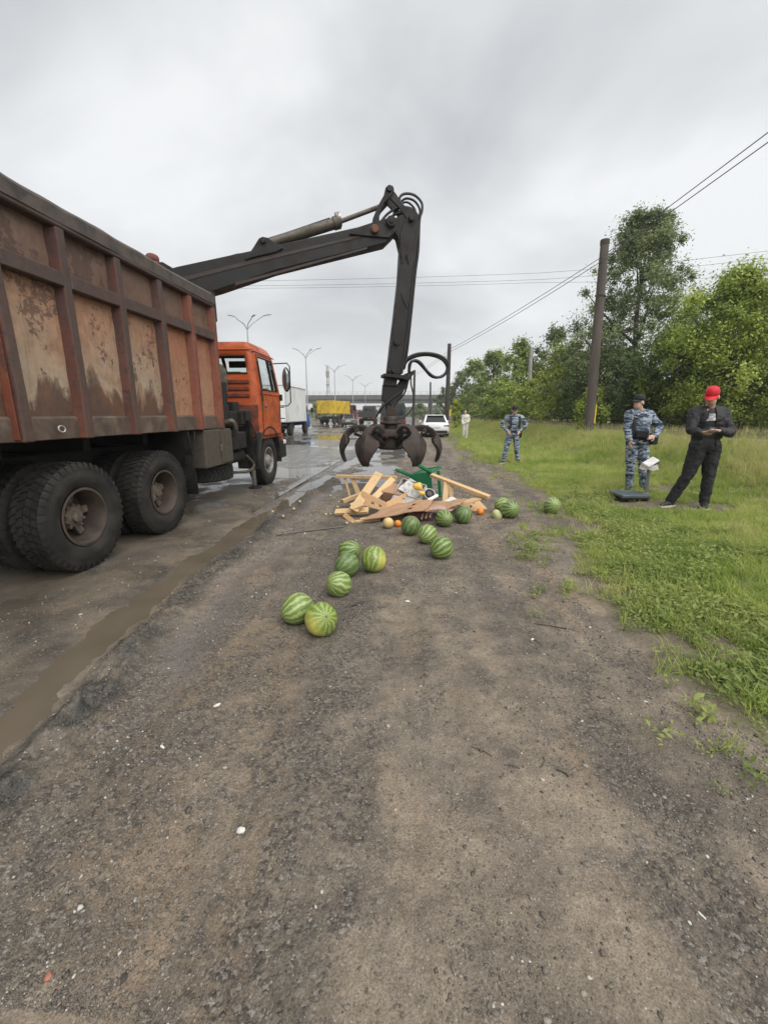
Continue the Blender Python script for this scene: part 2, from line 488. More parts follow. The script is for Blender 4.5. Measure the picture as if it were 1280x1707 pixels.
# ------------------------------------------------------------------ ground materials
def ground_mat(name, kind):
    s = NT(name)
    v = s.coord('World')
    big = s.noise(v, 0.55, 4, 0.55, 0.6)
    mid = s.noise(v, 2.3, 5, 0.6, 0.5)
    fine = s.noise(v, 24, 4, 0.65)
    grain = s.noise(v, 150, 3, 0.7)
    if kind == 'shoulder':
        band = s.noise(s.scale(v, (1.7, 0.16, 1)), 1.0, 4, 0.55, 0.35)
        silt = s.ramp(mid, [(0.36, (0.130, 0.109, 0.088)), (0.62, (0.225, 0.186, 0.142))])
        sand = s.ramp(s.noise(s.scale(v, (1.6, 0.45, 1)), 1.0, 4, 0.6, 0.8), [(0.52, 0.0), (0.66, 1.0)])
        silt = s.mix(s.math('MULTIPLY', sand, 0.7), silt, (0.235, 0.172, 0.112))
        stone = s.vor(v, 85, 'F1', 'Color')
        stb = s.sepx(stone)[0]
        gcol = s.ramp(stb, [(0.0, (0.034, 0.031, 0.028)), (0.55, (0.078, 0.070, 0.061)), (0.86, (0.125, 0.112, 0.096)), (0.96, (0.18, 0.165, 0.143))])
        gmask = s.ramp(s.math('ADD', s.math('ADD', s.math('MULTIPLY', band, 0.5), s.math('MULTIPLY', big, 0.15)), s.math('MULTIPLY', s.noise(v, 4.0, 5, 0.65), 0.4)), [(0.47, 0.0), (0.57, 1.0)])
        gm2 = s.math('MULTIPLY', gmask, s.ramp(fine, [(0.36, 0.15), (0.56, 0.9)]))
        c = s.mix(gm2, silt, gcol)
        c = s.mix(0.8, c, s.ramp(grain, [(0.28, (0.22, 0.22, 0.22)), (0.72, (0.80, 0.80, 0.80))]), 'OVERLAY')
        c = s.mix(0.6, c, s.ramp(fine, [(0.3, (0.32, 0.32, 0.32)), (0.7, (0.68, 0.68, 0.68))]), 'OVERLAY')
        # pale grit lying loose
        sp = s.sepx(s.vor(v, 115, 'F1', 'Color'))[1]
        spd = s.vor(v, 115, 'F1', 'Distance')
        spm = s.math('MULTIPLY', s.ramp(sp, [(0.93, 0.0), (0.94, 1.0)], 'CONSTANT'), s.ramp(spd, [(0.28, 1.0), (0.38, 0.0)]))
        c = s.mix(s.math('MULTIPLY', spm, 0.75), c, (0.30, 0.275, 0.235))
        x, y, z = s.sepx(v)
        # churned black mud beside the gully (soil itself is darker) 
        mudm = s.n('ShaderNodeAttribute', attribute_name='mud').outputs['Fac']
        film = s.n('ShaderNodeAttribute', attribute_name='film').outputs['Fac']
        mudm = s.math('MULTIPLY', mudm, s.ramp(s.noise(v, 26, 5, 0.7), [(0.36, 0.35), (0.55, 1.0)]))
        c = s.mix(s.math('MULTIPLY', film, 0.8), c, (0.160, 0.142, 0.130))
        c = s.mix(s.math('MULTIPLY', mudm, 0.9), c, (0.030, 0.031, 0.028))
        wet = s.math('MAXIMUM', s.math('MAXIMUM', s.math('MULTIPLY', mudm, 0.8), s.math('MULTIPLY', film, 1.2)), s.ramp(s.noise(v, 0.8, 4, 0.6, 0.4), [(0.5, 0.0), (0.62, 0.6)]))
        far = s.ramp(s.math('MULTIPLY', y, 0.02), [(0.14, 0.0), (0.24, 1.0)])
        leftw = s.ramp(s.math('MULTIPLY_ADD', x, 0.2, 0.8), [(0.5, 1.0), (0.75, 0.0)])
        wet = s.math('MAXIMUM', wet, s.math('MULTIPLY', far, leftw))
        c = s.mix(s.math('MULTIPLY', s.math('MULTIPLY', far, leftw), 0.45), c, (0.045, 0.041, 0.036))
        rough = s.math('MULTIPLY_ADD', wet, -0.42, 0.80)
        h = s.math('ADD', s.math('MULTIPLY', s.math('MULTIPLY', s.ramp(s.vor(v, 85), [(0.0, 1.0), (0.6, 0.0)]), gm2), 0.9), s.math('MULTIPLY', grain, 0.35))
        nb = s.bump(h, 0.6, 0.007)
        nb = s.bump(fine, 0.5, 0.02, nb)
        return s.done(c, rough, 0, nb, s.math('MULTIPLY_ADD', wet, 0.3, 0.15))
    if kind == 'road':
        x, y, z = s.sepx(v)
        silt = s.ramp(mid, [(0.35, (0.088, 0.073, 0.056)), (0.65, (0.150, 0.122, 0.090))])
        asp = s.ramp(s.sepx(s.vor(v, 90, 'F1', 'Color'))[0], [(0.0, (0.035, 0.034, 0.033)), (0.8, (0.075, 0.072, 0.068)), (0.95, (0.15, 0.14, 0.13))])
        st = s.noise(s.scale(v, (1.6, 0.12, 1)), 1.0, 5, 0.6, 0.2)
        nearm = s.ramp(s.math('MULTIPLY', y, 0.02), [(0.15, 1.0), (0.27, 0.25)])
        sm = s.math('MULTIPLY', s.ramp(s.math('ADD', s.math('MULTIPLY', st, 0.5), s.math('MULTIPLY', mid, 0.5)), [(0.36, 0.35), (0.55, 1.0)]), nearm)
        c = s.mix(sm, asp, silt)
        sp = s.sepx(s.vor(v, 85, 'F1', 'Color'))[1]
        spm = s.math('MULTIPLY', s.ramp(sp, [(0.86, 0.0), (0.88, 1.0)], 'CONSTANT'), s.ramp(s.vor(v, 85), [(0.3, 1.0), (0.45, 0.0)]))
        c = s.mix(s.math('MULTIPLY', spm, 0.5), c, (0.26, 0.23, 0.19))
        c = s.mix(0.5, c, s.ramp(grain, [(0.3, (0.35, 0.35, 0.35)), (0.7, (0.7, 0.7, 0.7))]), 'OVERLAY')
        wet = s.ramp(s.noise(s.scale(v, (0.9, 0.06, 1)), 1.2, 5, 0.55, 0.3), [(0.34, 0.45), (0.56, 1.0)])
        nearw = s.ramp(s.noise(v, 1.3, 4, 0.6, 0.5), [(0.46, 0.0), (0.6, 0.9)])
        wet = s.mix(nearm, wet, nearw)
        rough = s.math('MULTIPLY_ADD', wet, -0.47, 0.57)
        c = s.mix(s.math('MULTIPLY', wet, 0.4), c, (0.05, 0.044, 0.036))
        h = s.math('ADD', s.math('MULTIPLY', grain, 0.5), s.math('MULTIPLY', s.ramp(s.vor(v, 85), [(0.0, 1.0), (0.5, 0.0)]), 0.5))
        nb = s.n('ShaderNodeBump'); s.l(h, nb.inputs['Height']); nb.inputs['Distance'].default_value = 0.006; s.l(s.math('MULTIPLY_ADD', nearm, 0.3, 0.06), nb.inputs['Strength'])
        return s.done(c, rough, 0, nb.outputs[0], 0.5)
    if kind == 'verge':
        c = s.ramp(mid, [(0.35, (0.130, 0.108, 0.084)), (0.62, (0.180, 0.155, 0.108))])
        c = s.mix(0.6, c, s.ramp(grain, [(0.3, (0.3, 0.3, 0.3)), (0.7, (0.7, 0.7, 0.7))]), 'OVERLAY')
        return s.done(c, 0.9, 0, s.bump(fine, 0.8, 0.03), 0.2)
ground_mat('m_shoulder', 'shoulder'); ground_mat('m_road', 'road'); ground_mat('m_verge', 'verge')
for zn, mk in zones.items():
    q = quads[mk]
    if not len(q): continue
    used, inv = np.unique(q.ravel(), return_inverse=True)
    mn = {'road': 'm_road', 'far_carriageway': 'm_road', 'shoulder': 'm_shoulder'}.get(zn, 'm_verge')
    at_ = None
    if zn in ('shoulder', 'road'):
        vx, vy = verts[used][:, 0], verts[used][:, 1]; sv = vx - xr(vy); nf = 1 - sst((vy - 6.5) / 4)
        wb = 1 + 0.35 * fbm(vy, vy * 0 + 7, 0.8, 3, 9)
        at_ = {'mud': np.exp(-((sv - 0.31 * wb) / 0.15) ** 4) * nf * np.clip(0.75 + 0.9 * fbm(vx, vy, 0.2, 3, 61), 0.2, 1), 'film': np.exp(-((sv - 0.66 * wb) / 0.13) ** 2) * nf * sst((vy - 1.3) / 1.0) * np.clip(0.65 + 0.9 * fbm(vx, vy, 0.5, 3, 63), 0, 1)}
    o = npmesh(zn, verts[used], inv.reshape(-1, 4), mn, smooth=True, attrs=at_)
    tag(o, kind='structure')
fg = MB(); fg.add([(-700, -60, -0.6), (700, -60, -0.6), (700, 1000, -0.6), (-700, 1000, -0.6)], [(0, 1, 2, 3)])
tag(obj('ground', fg, 'm_verge'), kind='structure')

# muddy water standing in the gully and in the hollows of the road
s = NT('m_water')
v = s.coord('World')
s.done(s.ramp(s.noise(v, 1.4, 3), [(0.35, (0.105, 0.086, 0.062)), (0.7, (0.145, 0.120, 0.088))]), 0.045, 0, s.bump(s.noise(s.scale(v, (1, 0.5, 1)), 16, 3), 0.035, 0.01), 0.5)
s.b.inputs['IOR'].default_value = 1.33
s = NT('m_road_water')
v = s.coord('World')
s.done((0.11, 0.105, 0.097), 0.05, 0, s.bump(s.noise(s.scale(v, (1, 0.6, 1)), 9, 3), 0.03, 0.01), 0.5)
s.b.inputs['IOR'].default_value = 1.33
wv = []
for yv in np.arange(-4, 8.6, 0.15):
    c = float(np.interp(yv, RUT[:, 0], RUT[:, 1])); wv.append((c - 0.42, yv)); wv.append((c + 0.30, yv))
m = MB(); m.add([(a, b, -0.030) for a, b in wv], [(2 * i, 2 * i + 1, 2 * i + 3, 2 * i + 2) for i in range(len(wv) // 2 - 1)])
tag(obj('gully_puddle', m, 'm_water'), kind='structure')
m = MB(); m.add([(-16.5, 6.2, 0.0125), (-2.55, 6.2, 0.0125), (-2.45, 90, 0.0125), (-16.5, 90, 0.0125)], [(0, 1, 2, 3)])
tag(obj('road_puddle', m, 'm_road_water'), kind='structure')
m = MB(); m.add([(-2.5, 8.2, -0.026), (-0.25, 8.2, -0.026), (-0.1, 34, -0.026), (-2.4, 34, -0.026)], [(0, 1, 2, 3)])
tag(obj('shoulder_puddle', m, 'm_road_water'), kind='structure')

# ------------------------------------------------------------------ loose gravel (uncountable)
def icosa():
    t = (1 + 5 ** 0.5) / 2
    v = np.array([(-1, t, 0), (1, t, 0), (-1, -t, 0), (1, -t, 0), (0, -1, t), (0, 1, t), (0, -1, -t), (0, 1, -t), (t, 0, -1), (t, 0, 1), (-t, 0, -1), (-t, 0, 1)], float)
    v /= np.linalg.norm(v[0])
    f = np.array([(0, 11, 5), (0, 5, 1), (0, 1, 7), (0, 7, 10), (0, 10, 11), (1, 5, 9), (5, 11, 4), (11, 10, 2), (10, 7, 6), (7, 1, 8), (3, 9, 4), (3, 4, 2), (3, 2, 6), (3, 6, 8), (3, 8, 9), (4, 9, 5), (2, 4, 11), (6, 2, 10), (8, 6, 7), (9, 8, 1)])
    return v, f
s = NT('m_gravel')
at = s.n('ShaderNodeAttribute', attribute_name='tone').outputs['Fac']
c = s.ramp(at, [(0.0, (0.085, 0.075, 0.064)), (0.40, (0.125, 0.110, 0.092)), (0.70, (0.19, 0.168, 0.14)), (0.88, (0.28, 0.25, 0.21)), (0.96, (0.40, 0.375, 0.33)), (1.0, (0.48, 0.45, 0.40))])
s.done(c, 0.65, 0, s.bump(s.noise(s.coord('World'), 200, 2), 0.4, 0.004), 0.35)
def gravel(n, iv, iF, mu, far=7.5, big=0.0):
    K = len(iv)
    yy = 0.7 + far * rng.random(n * 4) ** 1.7
    xx = -3.1 + 5.4 * rng.random(n * 4)
    dens = 0.12 + 0.95 * np.clip(fbm(xx * 2.2, yy * 0.5, 0.9, 4, 21) * 1.6 + 0.12, 0, 1)
    dens = dens * np.where(xx < xr(yy) - 0.05, 0.5, 1) * np.where(np.abs(xx - xr(yy)) < 0.2, 0.12, 1) * np.where(xx > xg(yy) - 0.1, 0.1, 1)
    k = rng.random(n * 4) < dens
    xx, yy = xx[k][:n], yy[k][:n]; n = len(xx)
    r = np.clip(np.exp(rng.normal(mu, 0.45, n)), 0.0016, 0.0095) * (0.85 + 0.12 * yy)
    sh = iv[None] * (1 + 0.36 * rng.normal(size=(n, K, 1)))
    sc = np.stack([r * rng.uniform(0.8, 1.4, n), r * rng.uniform(0.8, 1.2, n), r * rng.uniform(0.45, 0.8, n)], 1)
    P = sh * sc[:, None]
    a = rng.random(n) * 6.28; ca, sa = np.cos(a)[:, None], np.sin(a)[:, None]
    X = P[:, :, 0] * ca - P[:, :, 1] * sa; Y = P[:, :, 0] * sa + P[:, :, 1] * ca
    P = np.stack([X + xx[:, None], Y + yy[:, None], P[:, :, 2] + (H(xx, yy) + sc[:, 2] * 0.25)[:, None]], -1)
    tone = np.clip(big + rng.beta(1.7, 2.4, n) + (rng.random(n) < 0.03) * 0.45, 0, 1)
    fc = (iF[None] + (np.arange(n) * K)[:, None, None]).reshape(-1, 3)
    o = npmesh('gravel', P.reshape(-1, 3), fc, 'm_gravel', attrs={'tone': np.repeat(tone, K)})
    tag(o, 'loose grey gravel strewn over the dirt shoulder' if K == 12 else 'fine grit between the larger gravel', 'gravel', kind='stuff')
OCT = (np.array([(1, 0, 0), (-1, 0, 0), (0, 1, 0), (0, -1, 0), (0, 0, 1), (0, 0, -1)], float), np.array([(0, 2, 4), (2, 1, 4), (1, 3, 4), (3, 0, 4), (2, 0, 5), (1, 2, 5), (3, 1, 5), (0, 3, 5)]))
gravel(14000, *icosa(), -5.6, 12.0, 0.10)
gravel(62000, *OCT, -6.0, 9.0)

# ------------------------------------------------------------------ grass (uncountable)
def leafmat(name, cols, transl=0.35, rough=0.6, wsc=0.6, sat=1.0):
    s = NT(name)
    rnd = s.n('ShaderNodeObjectInfo').outputs['Random']
    nz = s.noise(s.coord('World'), wsc, 4, 0.6)
    f = s.math('ADD', s.math('MULTIPLY', rnd, 0.45), s.math('MULTIPLY_ADD', nz, 1.6, -0.52))
    k = len(cols)
    c = s.ramp(f, [(i / (k - 1), q) for i, q in enumerate(cols)])
    s.done(c, rough, 0, None, 0.3)
    tr = s.n('ShaderNodeBsdfTranslucent'); s.l(c, tr.inputs[0])
    mx = s.n('ShaderNodeMixShader'); mx.inputs[0].default_value = transl
    s.l(s.b.outputs[0], mx.inputs[1]); s.l(tr.outputs[0], mx.inputs[2]); s.l(mx.outputs[0], s.out.inputs[0])
leafmat('m_grass', [(0.17, 0.255, 0.05), (0.31, 0.41, 0.09), (0.46, 0.51, 0.15), (0.58, 0.56, 0.25)], 0.5, wsc=0.9)
leafmat('m_weed', [(0.16, 0.225, 0.06), (0.28, 0.345, 0.105), (0.43, 0.45, 0.16)], 0.45, wsc=1.4)
leafmat('m_drygrass', [(0.23, 0.28, 0.07), (0.37, 0.38, 0.13), (0.52, 0.47, 0.21), (0.60, 0.52, 0.27)], 0.35)
GCOL = {}
def tuft_coll(cn, makers):
    c = bpy.data.collections.new(cn)
    for i, (mb, mt) in enumerate(makers):
        me = bpy.data.meshes.new(cn); me.from_pydata([tuple(p) for p in mb.v], [], mb.f); me.materials.append(MATS[mt])
        o = bpy.data.objects.new('%s_%02d' % (cn, i), me); c.objects.link(o)
    GCOL[cn] = c
def blade(mb, x, y, h, wd, a, lean, R):
    d = Vector((math.cos(a), math.sin(a), 0)); t = Vector((-math.sin(a), math.cos(a), 0))
    b = Vector((x, y, -0.01)); p1 = b + d * lean * 0.3 * h + Vector((0, 0, h * 0.55)); p2 = b + d * lean * h + Vector((0, 0, h * R))
    mb.add([b - t * wd / 2, b + t * wd / 2, p1 - t * wd * 0.4, p1 + t * wd * 0.4, p2], [(0, 1, 3, 2), (2, 3, 4)])
def mk_tuft(n, spread, h, wd, lean=0.7):
    mb = MB()
    for _ in range(n):
        a = random.random() * 6.28; r = spread * random.random() ** 0.6
        blade(mb, r * math.cos(a), r * math.sin(a), h * random.uniform(0.5, 1.15), wd * random.uniform(0.7, 1.3), random.random() * 6.28, lean * random.uniform(0.2, 1.2), random.uniform(0.75, 1.0))
    return mb
def mk_weed(n, spread, h, sz):
    mb = MB()
    for _ in range(n):
        a = random.random() * 6.28; r = spread * random.random() ** 0.5
        c = Vector((r * math.cos(a), r * math.sin(a), h * random.uniform(0.25, 1.0)))
        d = Euler((random.uniform(-0.7, 0.7), random.uniform(-0.7, 0.7), random.random() * 6.28)).to_matrix()
        q = sz * random.uniform(0.6, 1.3)
        mb.add([c + d @ Vector(p) * q for p in ((0, -1, 0), (0.42, -0.1, 0.12), (0, 1, 0), (-0.42, -0.1, 0.12))], [(0, 1, 2, 3)])
        if random.random() < 0.3:
            mb.add([Vector((c.x * 0.5, c.y * 0.5, 0)), Vector((c.x * 0.5 + 0.002, c.y * 0.5, 0)), c], [(0, 1, 2)])
    return mb
def mk_tall(n, spread, h):
    mb = mk_tuft(n, spread, h, 0.007, 0.35)
    for _ in range(max(2, n // 4)):
        a = random.random() * 6.28; r = spread * random.random(); hh = h * random.uniform(1.0, 1.45)
        b = Vector((r * math.cos(a), r * math.sin(a), 0)); l = Vector((random.uniform(-0.2, 0.2), random.uniform(-0.2, 0.2), 1)) * hh
        t = Vector((0.0025, 0, 0)); mb.add([b - t, b + t, b + l], [(0, 1, 2)])
        for k in range(5):
            q = b + l * (0.8 + 0.05 * k); e2 = Euler((random.uniform(-0.8, 0.8), random.uniform(-0.8, 0.8), random.random() * 6)).to_matrix()
            mb.add([q + e2 @ Vector(p) * hh * 0.05 for p in ((0.2, 0, 0), (0, 0, 1), (-0.2, 0, 0))], [(0, 1, 2)])
    return mb
tuft_coll('grass_tuft', [(mk_tuft(22, 0.06, 0.085, 0.0045), 'm_grass') for _ in range(4)] + [(mk_tuft(16, 0.05, 0.13, 0.005, 0.9), 'm_grass') for _ in range(2)])
tuft_coll('weed_tuft', [(mk_weed(26, 0.07, 0.055, 0.014), 'm_weed') for _ in range(3)] + [(mk_weed(20, 0.06, 0.085, 0.019), 'm_weed') for _ in range(2)])
tuft_coll('tall_tuft', [(mk_tall(20, 0.10, 0.42), 'm_drygrass') for _ in range(3)] + [(mk_tall(18, 0.10, 0.36), 'm_grass') for _ in range(2)])
def scatter(name, label, pts, rot, scl, idx, cn):
    me = bpy.data.meshes.new(name); me.vertices.add(len(pts)); me.vertices.foreach_set('co', np.ascontiguousarray(pts, np.float32).ravel())
    a = me.attributes.new('rot', 'FLOAT_VECTOR', 'POINT'); a.data.foreach_set('vector', np.ascontiguousarray(rot, np.float32).ravel())
    a = me.attributes.new('scl', 'FLOAT', 'POINT'); a.data.foreach_set('value', np.ascontiguousarray(scl, np.float32))
    a = me.attributes.new('idx', 'INT', 'POINT'); a.data.foreach_set('value', np.ascontiguousarray(idx, np.int32))
    o = bpy.data.objects.new(name, me); COL.objects.link(o)
    ng = bpy.data.node_groups.new(name, 'GeometryNodeTree')
    ng.interface.new_socket('Geometry', in_out='INPUT', socket_type='NodeSocketGeometry')
    ng.interface.new_socket('Geometry', in_out='OUTPUT', socket_type='NodeSocketGeometry')
    N = ng.nodes; L = ng.links
    gi = N.new('NodeGroupInput'); go = N.new('NodeGroupOutput'); ip = N.new('GeometryNodeInstanceOnPoints')
    ci = N.new('GeometryNodeCollectionInfo'); ci.inputs['Collection'].default_value = GCOL[cn]
    ci.inputs['Separate Children'].default_value = True; ci.inputs['Reset Children'].default_value = True
    ip.inputs['Pick Instance'].default_value = True
    def na(t, nm):
        q = N.new('GeometryNodeInputNamedAttribute'); q.data_type = t; q.inputs['Name'].default_value = nm; return q.outputs['Attribute']
    L.new(gi.outputs[0], ip.inputs['Points']); L.new(ci.outputs[0], ip.inputs['Instance'])
    L.new(na('INT', 'idx'), ip.inputs['Instance Index'])
    er = N.new('FunctionNodeEulerToRotation'); L.new(na('FLOAT_VECTOR', 'rot'), er.inputs[0]); L.new(er.outputs[0], ip.inputs['Rotation'])
    L.new(na('FLOAT', 'scl'), ip.inputs['Scale'])
    L.new(ip.outputs[0], go.inputs[0])
    md = o.modifiers.new('scatter', 'NODES'); md.node_group = ng
    tag(o, label, 'grass', kind='stuff')
    return o
def field(n, x0, x1, y0, y1, pw=1.0):
    return x0 + (x1 - x0) * rng.random(n), y0 + (y1 - y0) * rng.random(n) ** pw
def plant(name, label, xx, yy, smin, smax, cn, nk, tilt=0.2):
    n = len(xx)
    pts = np.stack([xx, yy, H(xx, yy)], 1)
    rot = np.stack([rng.normal(0, tilt, n), rng.normal(0, tilt, n), rng.random(n) * 6.28], 1)
    scatter(name, label, pts, rot, rng.uniform(smin, smax, n), rng.integers(0, nk, n), cn)
def keepgrass(xx, yy, bias=0.0):
    g = xx - xg(yy)
    p = sst((g + 0.1) / 0.8) * np.clip(0.75 + 1.3 * fbm(xx, yy, 0.5, 4, 31) + 0.25 * sst(g / 2.5), 0.05, 1)
    for fx_, fy_, fr_ in ((3.85, 6.55, 0.36), (4.30, 6.42, 0.36), (4.45, 8.0, 0.26), (4.7, 8.03, 0.26), (3.45, 6.8, 0.42), (2.72, 13.3, 0.3), (3.15, 13.3, 0.3)):
        p = p * np.where(np.hypot(xx - fx_, yy - fy_) < fr_, 0.04, 1)
    p = np.where(g < 0.0, np.where(g > -0.7, 0.12 * np.clip(fbm(xx, yy, 0.4, 3, 33) * 3, 0, 1), 0), p)
    return rng.random(len(xx)) < p
xx1, yy1 = field(11000, 1.2, 5.2, 1.2, 6.5); k1 = keepgrass(xx1, yy1)
xx2, yy2 = field(14000, 1.6, 6.5, 6.0, 14.0); k2 = keepgrass(xx2, yy2)
xx3, yy3 = field(16000, 1.3, 9.0, 13.0, 60.0, 1.4); k3 = keepgrass(xx3, yy3)
plant('short_grass', 'short green grass covering the verge', np.concatenate([xx1[k1], xx2[k2]]), np.concatenate([yy1[k1], yy2[k2]]), 0.6, 1.3, 'grass_tuft', 6)
plant('meadow_grass', 'green meadow grass beyond the standing people', xx3[k3], yy3[k3], 1.2, 2.4, 'grass_tuft', 6)
xx, yy = field(16000, 0.9, 5.0, 1.3, 8.0, 1.1)
k = keepgrass(xx, yy) & (fbm(xx, yy, 0.8, 3, 41) + 0.75 * np.exp(-((xx - xg(yy) - 0.5) / 0.7) ** 2) > 0.30)
plant('ground_cover_weeds', 'low broad leaved weeds along the dirt edge', xx[k], yy[k], 0.6, 1.35, 'weed_tuft', 5)
xx, yy = field(15000, 3.2, 10.5, 3.0, 40.0, 1.3)
pt = (0.10 + 0.9 * sst((xx - 4.9 - 0.6 * fbm(xx, yy, 1.5, 2, 51)) / 1.4)) * np.where((xx > 7.9), 0.35, 1)
k = (rng.random(len(xx)) < pt) & (np.hypot(xx - 4.1, yy - 6.3) > 1.3) & (np.hypot(xx - 4.5, yy - 7.6) > 1.0) & (np.hypot(xx - 2.9, yy - 13) > 1.5)
plant('tall_dry_grass', 'tall straw coloured grass on the bank under the trees', xx[k], yy[k], 0.38, 0.85, 'tall_tuft', 5, 0.12)
# ------------------------------------------------------------------ truck materials
def rusty(name, top, mid, rust, dark, low1, low2, zlo=1.75, seed=0.0, chips=1.0):
    """weathered paint: warm at the top, greyed lower down, chipped in clusters, bare brown steel at the foot"""
    s = NT(name)
    w_ = s.coord('World')
    v = s.n('ShaderNodeVectorMath', operation='ADD'); s.l(w_, v.inputs[0]); v.inputs[1].default_value = (seed, seed * 2, 0); v = v.outputs[0]
    z = s.sepx(w_)[2]
    soft_ = s.noise(v, 1.7, 6, 0.62, 0.3)
    zz = s.math('ADD', z, s.math('MULTIPLY_ADD', soft_, 1.0, -0.5))
    base = s.mix(s.ramp(s.math('MULTIPLY_ADD', zz, 1.0, -1.75), [(0.05, 0.0), (0.75, 1.0)]), mid, top)
    base = s.mix(0.55, base, s.ramp(s.noise(v, 13, 7, 0.7), [(0.3, (0.33, 0.33, 0.33)), (0.7, (0.66, 0.66, 0.66))]), 'OVERLAY')
    streak = s.noise(s.scale(v, (4, 14, 0.8)), 2.0, 6, 0.65)
    base = s.mix(s.ramp(streak, [(0.52, 0.0), (0.75, 0.6)]), base, rust)
    stain = s.ramp(s.noise(v, 2.6, 6, 0.65, 0.5), [(0.52, 0.0), (0.68, 0.7)])
    c = s.mix(stain, base, rust)
    cluster = s.ramp(s.noise(s.scale(v, (1, 1, 0.7)), 2.3, 4, 0.6), [(0.46, 0.0), (0.62, 1.0)])
    ch = s.math('ADD', s.noise(v, 17, 8, 0.75), s.math('MULTIPLY', cluster, 0.16 * chips))
    chm = s.ramp(ch, [(0.625, 0.0), (0.66, 1.0)])
    c = s.mix(s.math('MULTIPLY', chm, 0.8), c, dark)
    low = s.math('SUBTRACT', s.math('MULTIPLY_ADD', s.noise(s.scale(v, (1.3, 1.3, 0.45)), 2.2, 9, 0.66, 0.3), 1.5, zlo - 0.75), z)
    lowm = s.ramp(low, [(0.0, 0.0), (0.05, 0.55), (0.13, 1.0)])
    lowc = s.mix(s.ramp(s.noise(v, 4, 7, 0.7), [(0.42, 0.0), (0.66, 1.0)]), low1, low2)
    c = s.mix(s.math('MULTIPLY', lowm, 0.95), c, lowc)
    h = s.math('ADD', s.math('MULTIPLY', chm, -0.6), s.math('MULTIPLY', s.noise(v, 45, 5, 0.7), 0.5))
    return s.done(c, s.ramp(s.noise(v, 5, 5), [(0.3, 0.42), (0.7, 0.75)]), 0.0, s.bump(h, 0.45, 0.006), 0.4)
rusty('m_panel', (0.335, 0.185, 0.112), (0.355, 0.275, 0.197), (0.22, 0.10, 0.058), (0.105, 0.062, 0.046), (0.085, 0.052, 0.040), (0.145, 0.068, 0.040), 1.72, 0.0)
rusty('m_panel_warm', (0.31, 0.130, 0.072), (0.35, 0.195, 0.122), (0.26, 0.095, 0.050), (0.12, 0.06, 0.045), (0.20, 0.125, 0.085), (0.28, 0.15, 0.10), 1.15, 5.3, 0.5)
rusty('m_panel_top', (0.165, 0.105, 0.077), (0.135, 0.084, 0.064), (0.115, 0.062, 0.047), (0.085, 0.050, 0.040), (0.10, 0.06, 0.045), (0.15, 0.07, 0.04), 1.0, 9.1, 1.4)
rusty('m_rib', (0.075, 0.050, 0.043), (0.088, 0.057, 0.047), (0.085, 0.045, 0.035), (0.055, 0.038, 0.033), (0.085, 0.055, 0.043), (0.115, 0.068, 0.05), 1.5, 2.2, 0.6)
rusty('m_rib_red', (0.17, 0.062, 0.040), (0.20, 0.070, 0.042), (0.22, 0.045, 0.020), (0.085, 0.045, 0.036), (0.12, 0.05, 0.035), (0.24, 0.055, 0.024), 1.6, 3.7, 1.2)
rusty('m_rib_flank', (0.075, 0.038, 0.031), (0.105, 0.043, 0.032), (0.13, 0.036, 0.022), (0.06, 0.034, 0.028), (0.085, 0.042, 0.032), (0.17, 0.050, 0.026), 1.6, 6.7, 1.3)
pm('m_toprail', (0.055, 0.050, 0.047), 0.7, 0, 0.5, 8, (0.11, 0.085, 0.07), 0.5, 4, 0.5, 30)
pm('m_lip', (0.135, 0.098, 0.072), 0.65, 0, 0.3, 5, (0.065, 0.045, 0.035), 0.5, 4, 0.3, 30)
pm('m_cab', (0.52, 0.098, 0.022), 0.34, 0, 0.15, 4, (0.20, 0.055, 0.025), 0.30, 3, 0.0, spec=0.5)
pm('m_cab_dark', (0.30, 0.055, 0.024), 0.55, 0, 0.3, 4, (0.05, 0.03, 0.024), 0.55, 3, 0.1, 30)
pm('m_frame', (0.008, 0.0076, 0.0072), 0.66, 0, 0.5, 9, (0.022, 0.019, 0.016), 0.35, 5, 0.3, 40)
pm('m_blackplastic', (0.011, 0.011, 0.011), 0.5, 0, 0.3, 9, (0.030, 0.027, 0.023), 0.35, 5)
pm('m_crane', (0.0095, 0.009, 0.0092), 0.55, 0, 0.35, 5, (0.026, 0.021, 0.019), 0.36, 4, 0.25, 35, spec=0.4)
pm('m_grapple', (0.024, 0.0195, 0.018), 0.45, 0.1, 0.4, 7, (0.062, 0.043, 0.034), 0.45, 5, 0.45, 40)
pm('m_toolbox', (0.080, 0.067, 0.050), 0.6, 0, 0.2, 5, (0.055, 0.046, 0.037), 0.4, 5, 0.2, 30)
pm('m_steel', (0.42, 0.40, 0.37), 0.32, 0.9, 0.2, 8, (0.12, 0.10, 0.085), 0.35, 6)
pm('m_oldcyl', (0.115, 0.10, 0.075), 0.42, 0.3, 0.35, 5, (0.05, 0.042, 0.035), 0.4, 5, 0.15, 30)
pm('m_rust', (0.20, 0.085, 0.042), 0.8, 0, 0.4, 10, (0.09, 0.045, 0.03), 0.5, 8, 0.5, 50)
pm('m_rim', (0.045, 0.032, 0.027), 0.6, 0.1, 0.45, 7, (0.085, 0.062, 0.046), 0.5, 5, 0.3, 30)
pm('m_hub', (0.14, 0.115, 0.09), 0.65, 0.1, 0.4, 12, (0.07, 0.055, 0.045), 0.4, 9, 0.4, 50)
pm('m_rim_pale', (0.40, 0.38, 0.35), 0.5, 0.2, 0.3, 7, (0.10, 0.08, 0.065), 0.45, 7)
pm('m_tyre', (0.011, 0.0105, 0.010), 0.62, 0, 0.35, 9, (0.032, 0.028, 0.023), 0.38, 5, 0.25, 60)
pm('m_hose', (0.014, 0.014, 0.014), 0.42, 0, 0.2, 9)
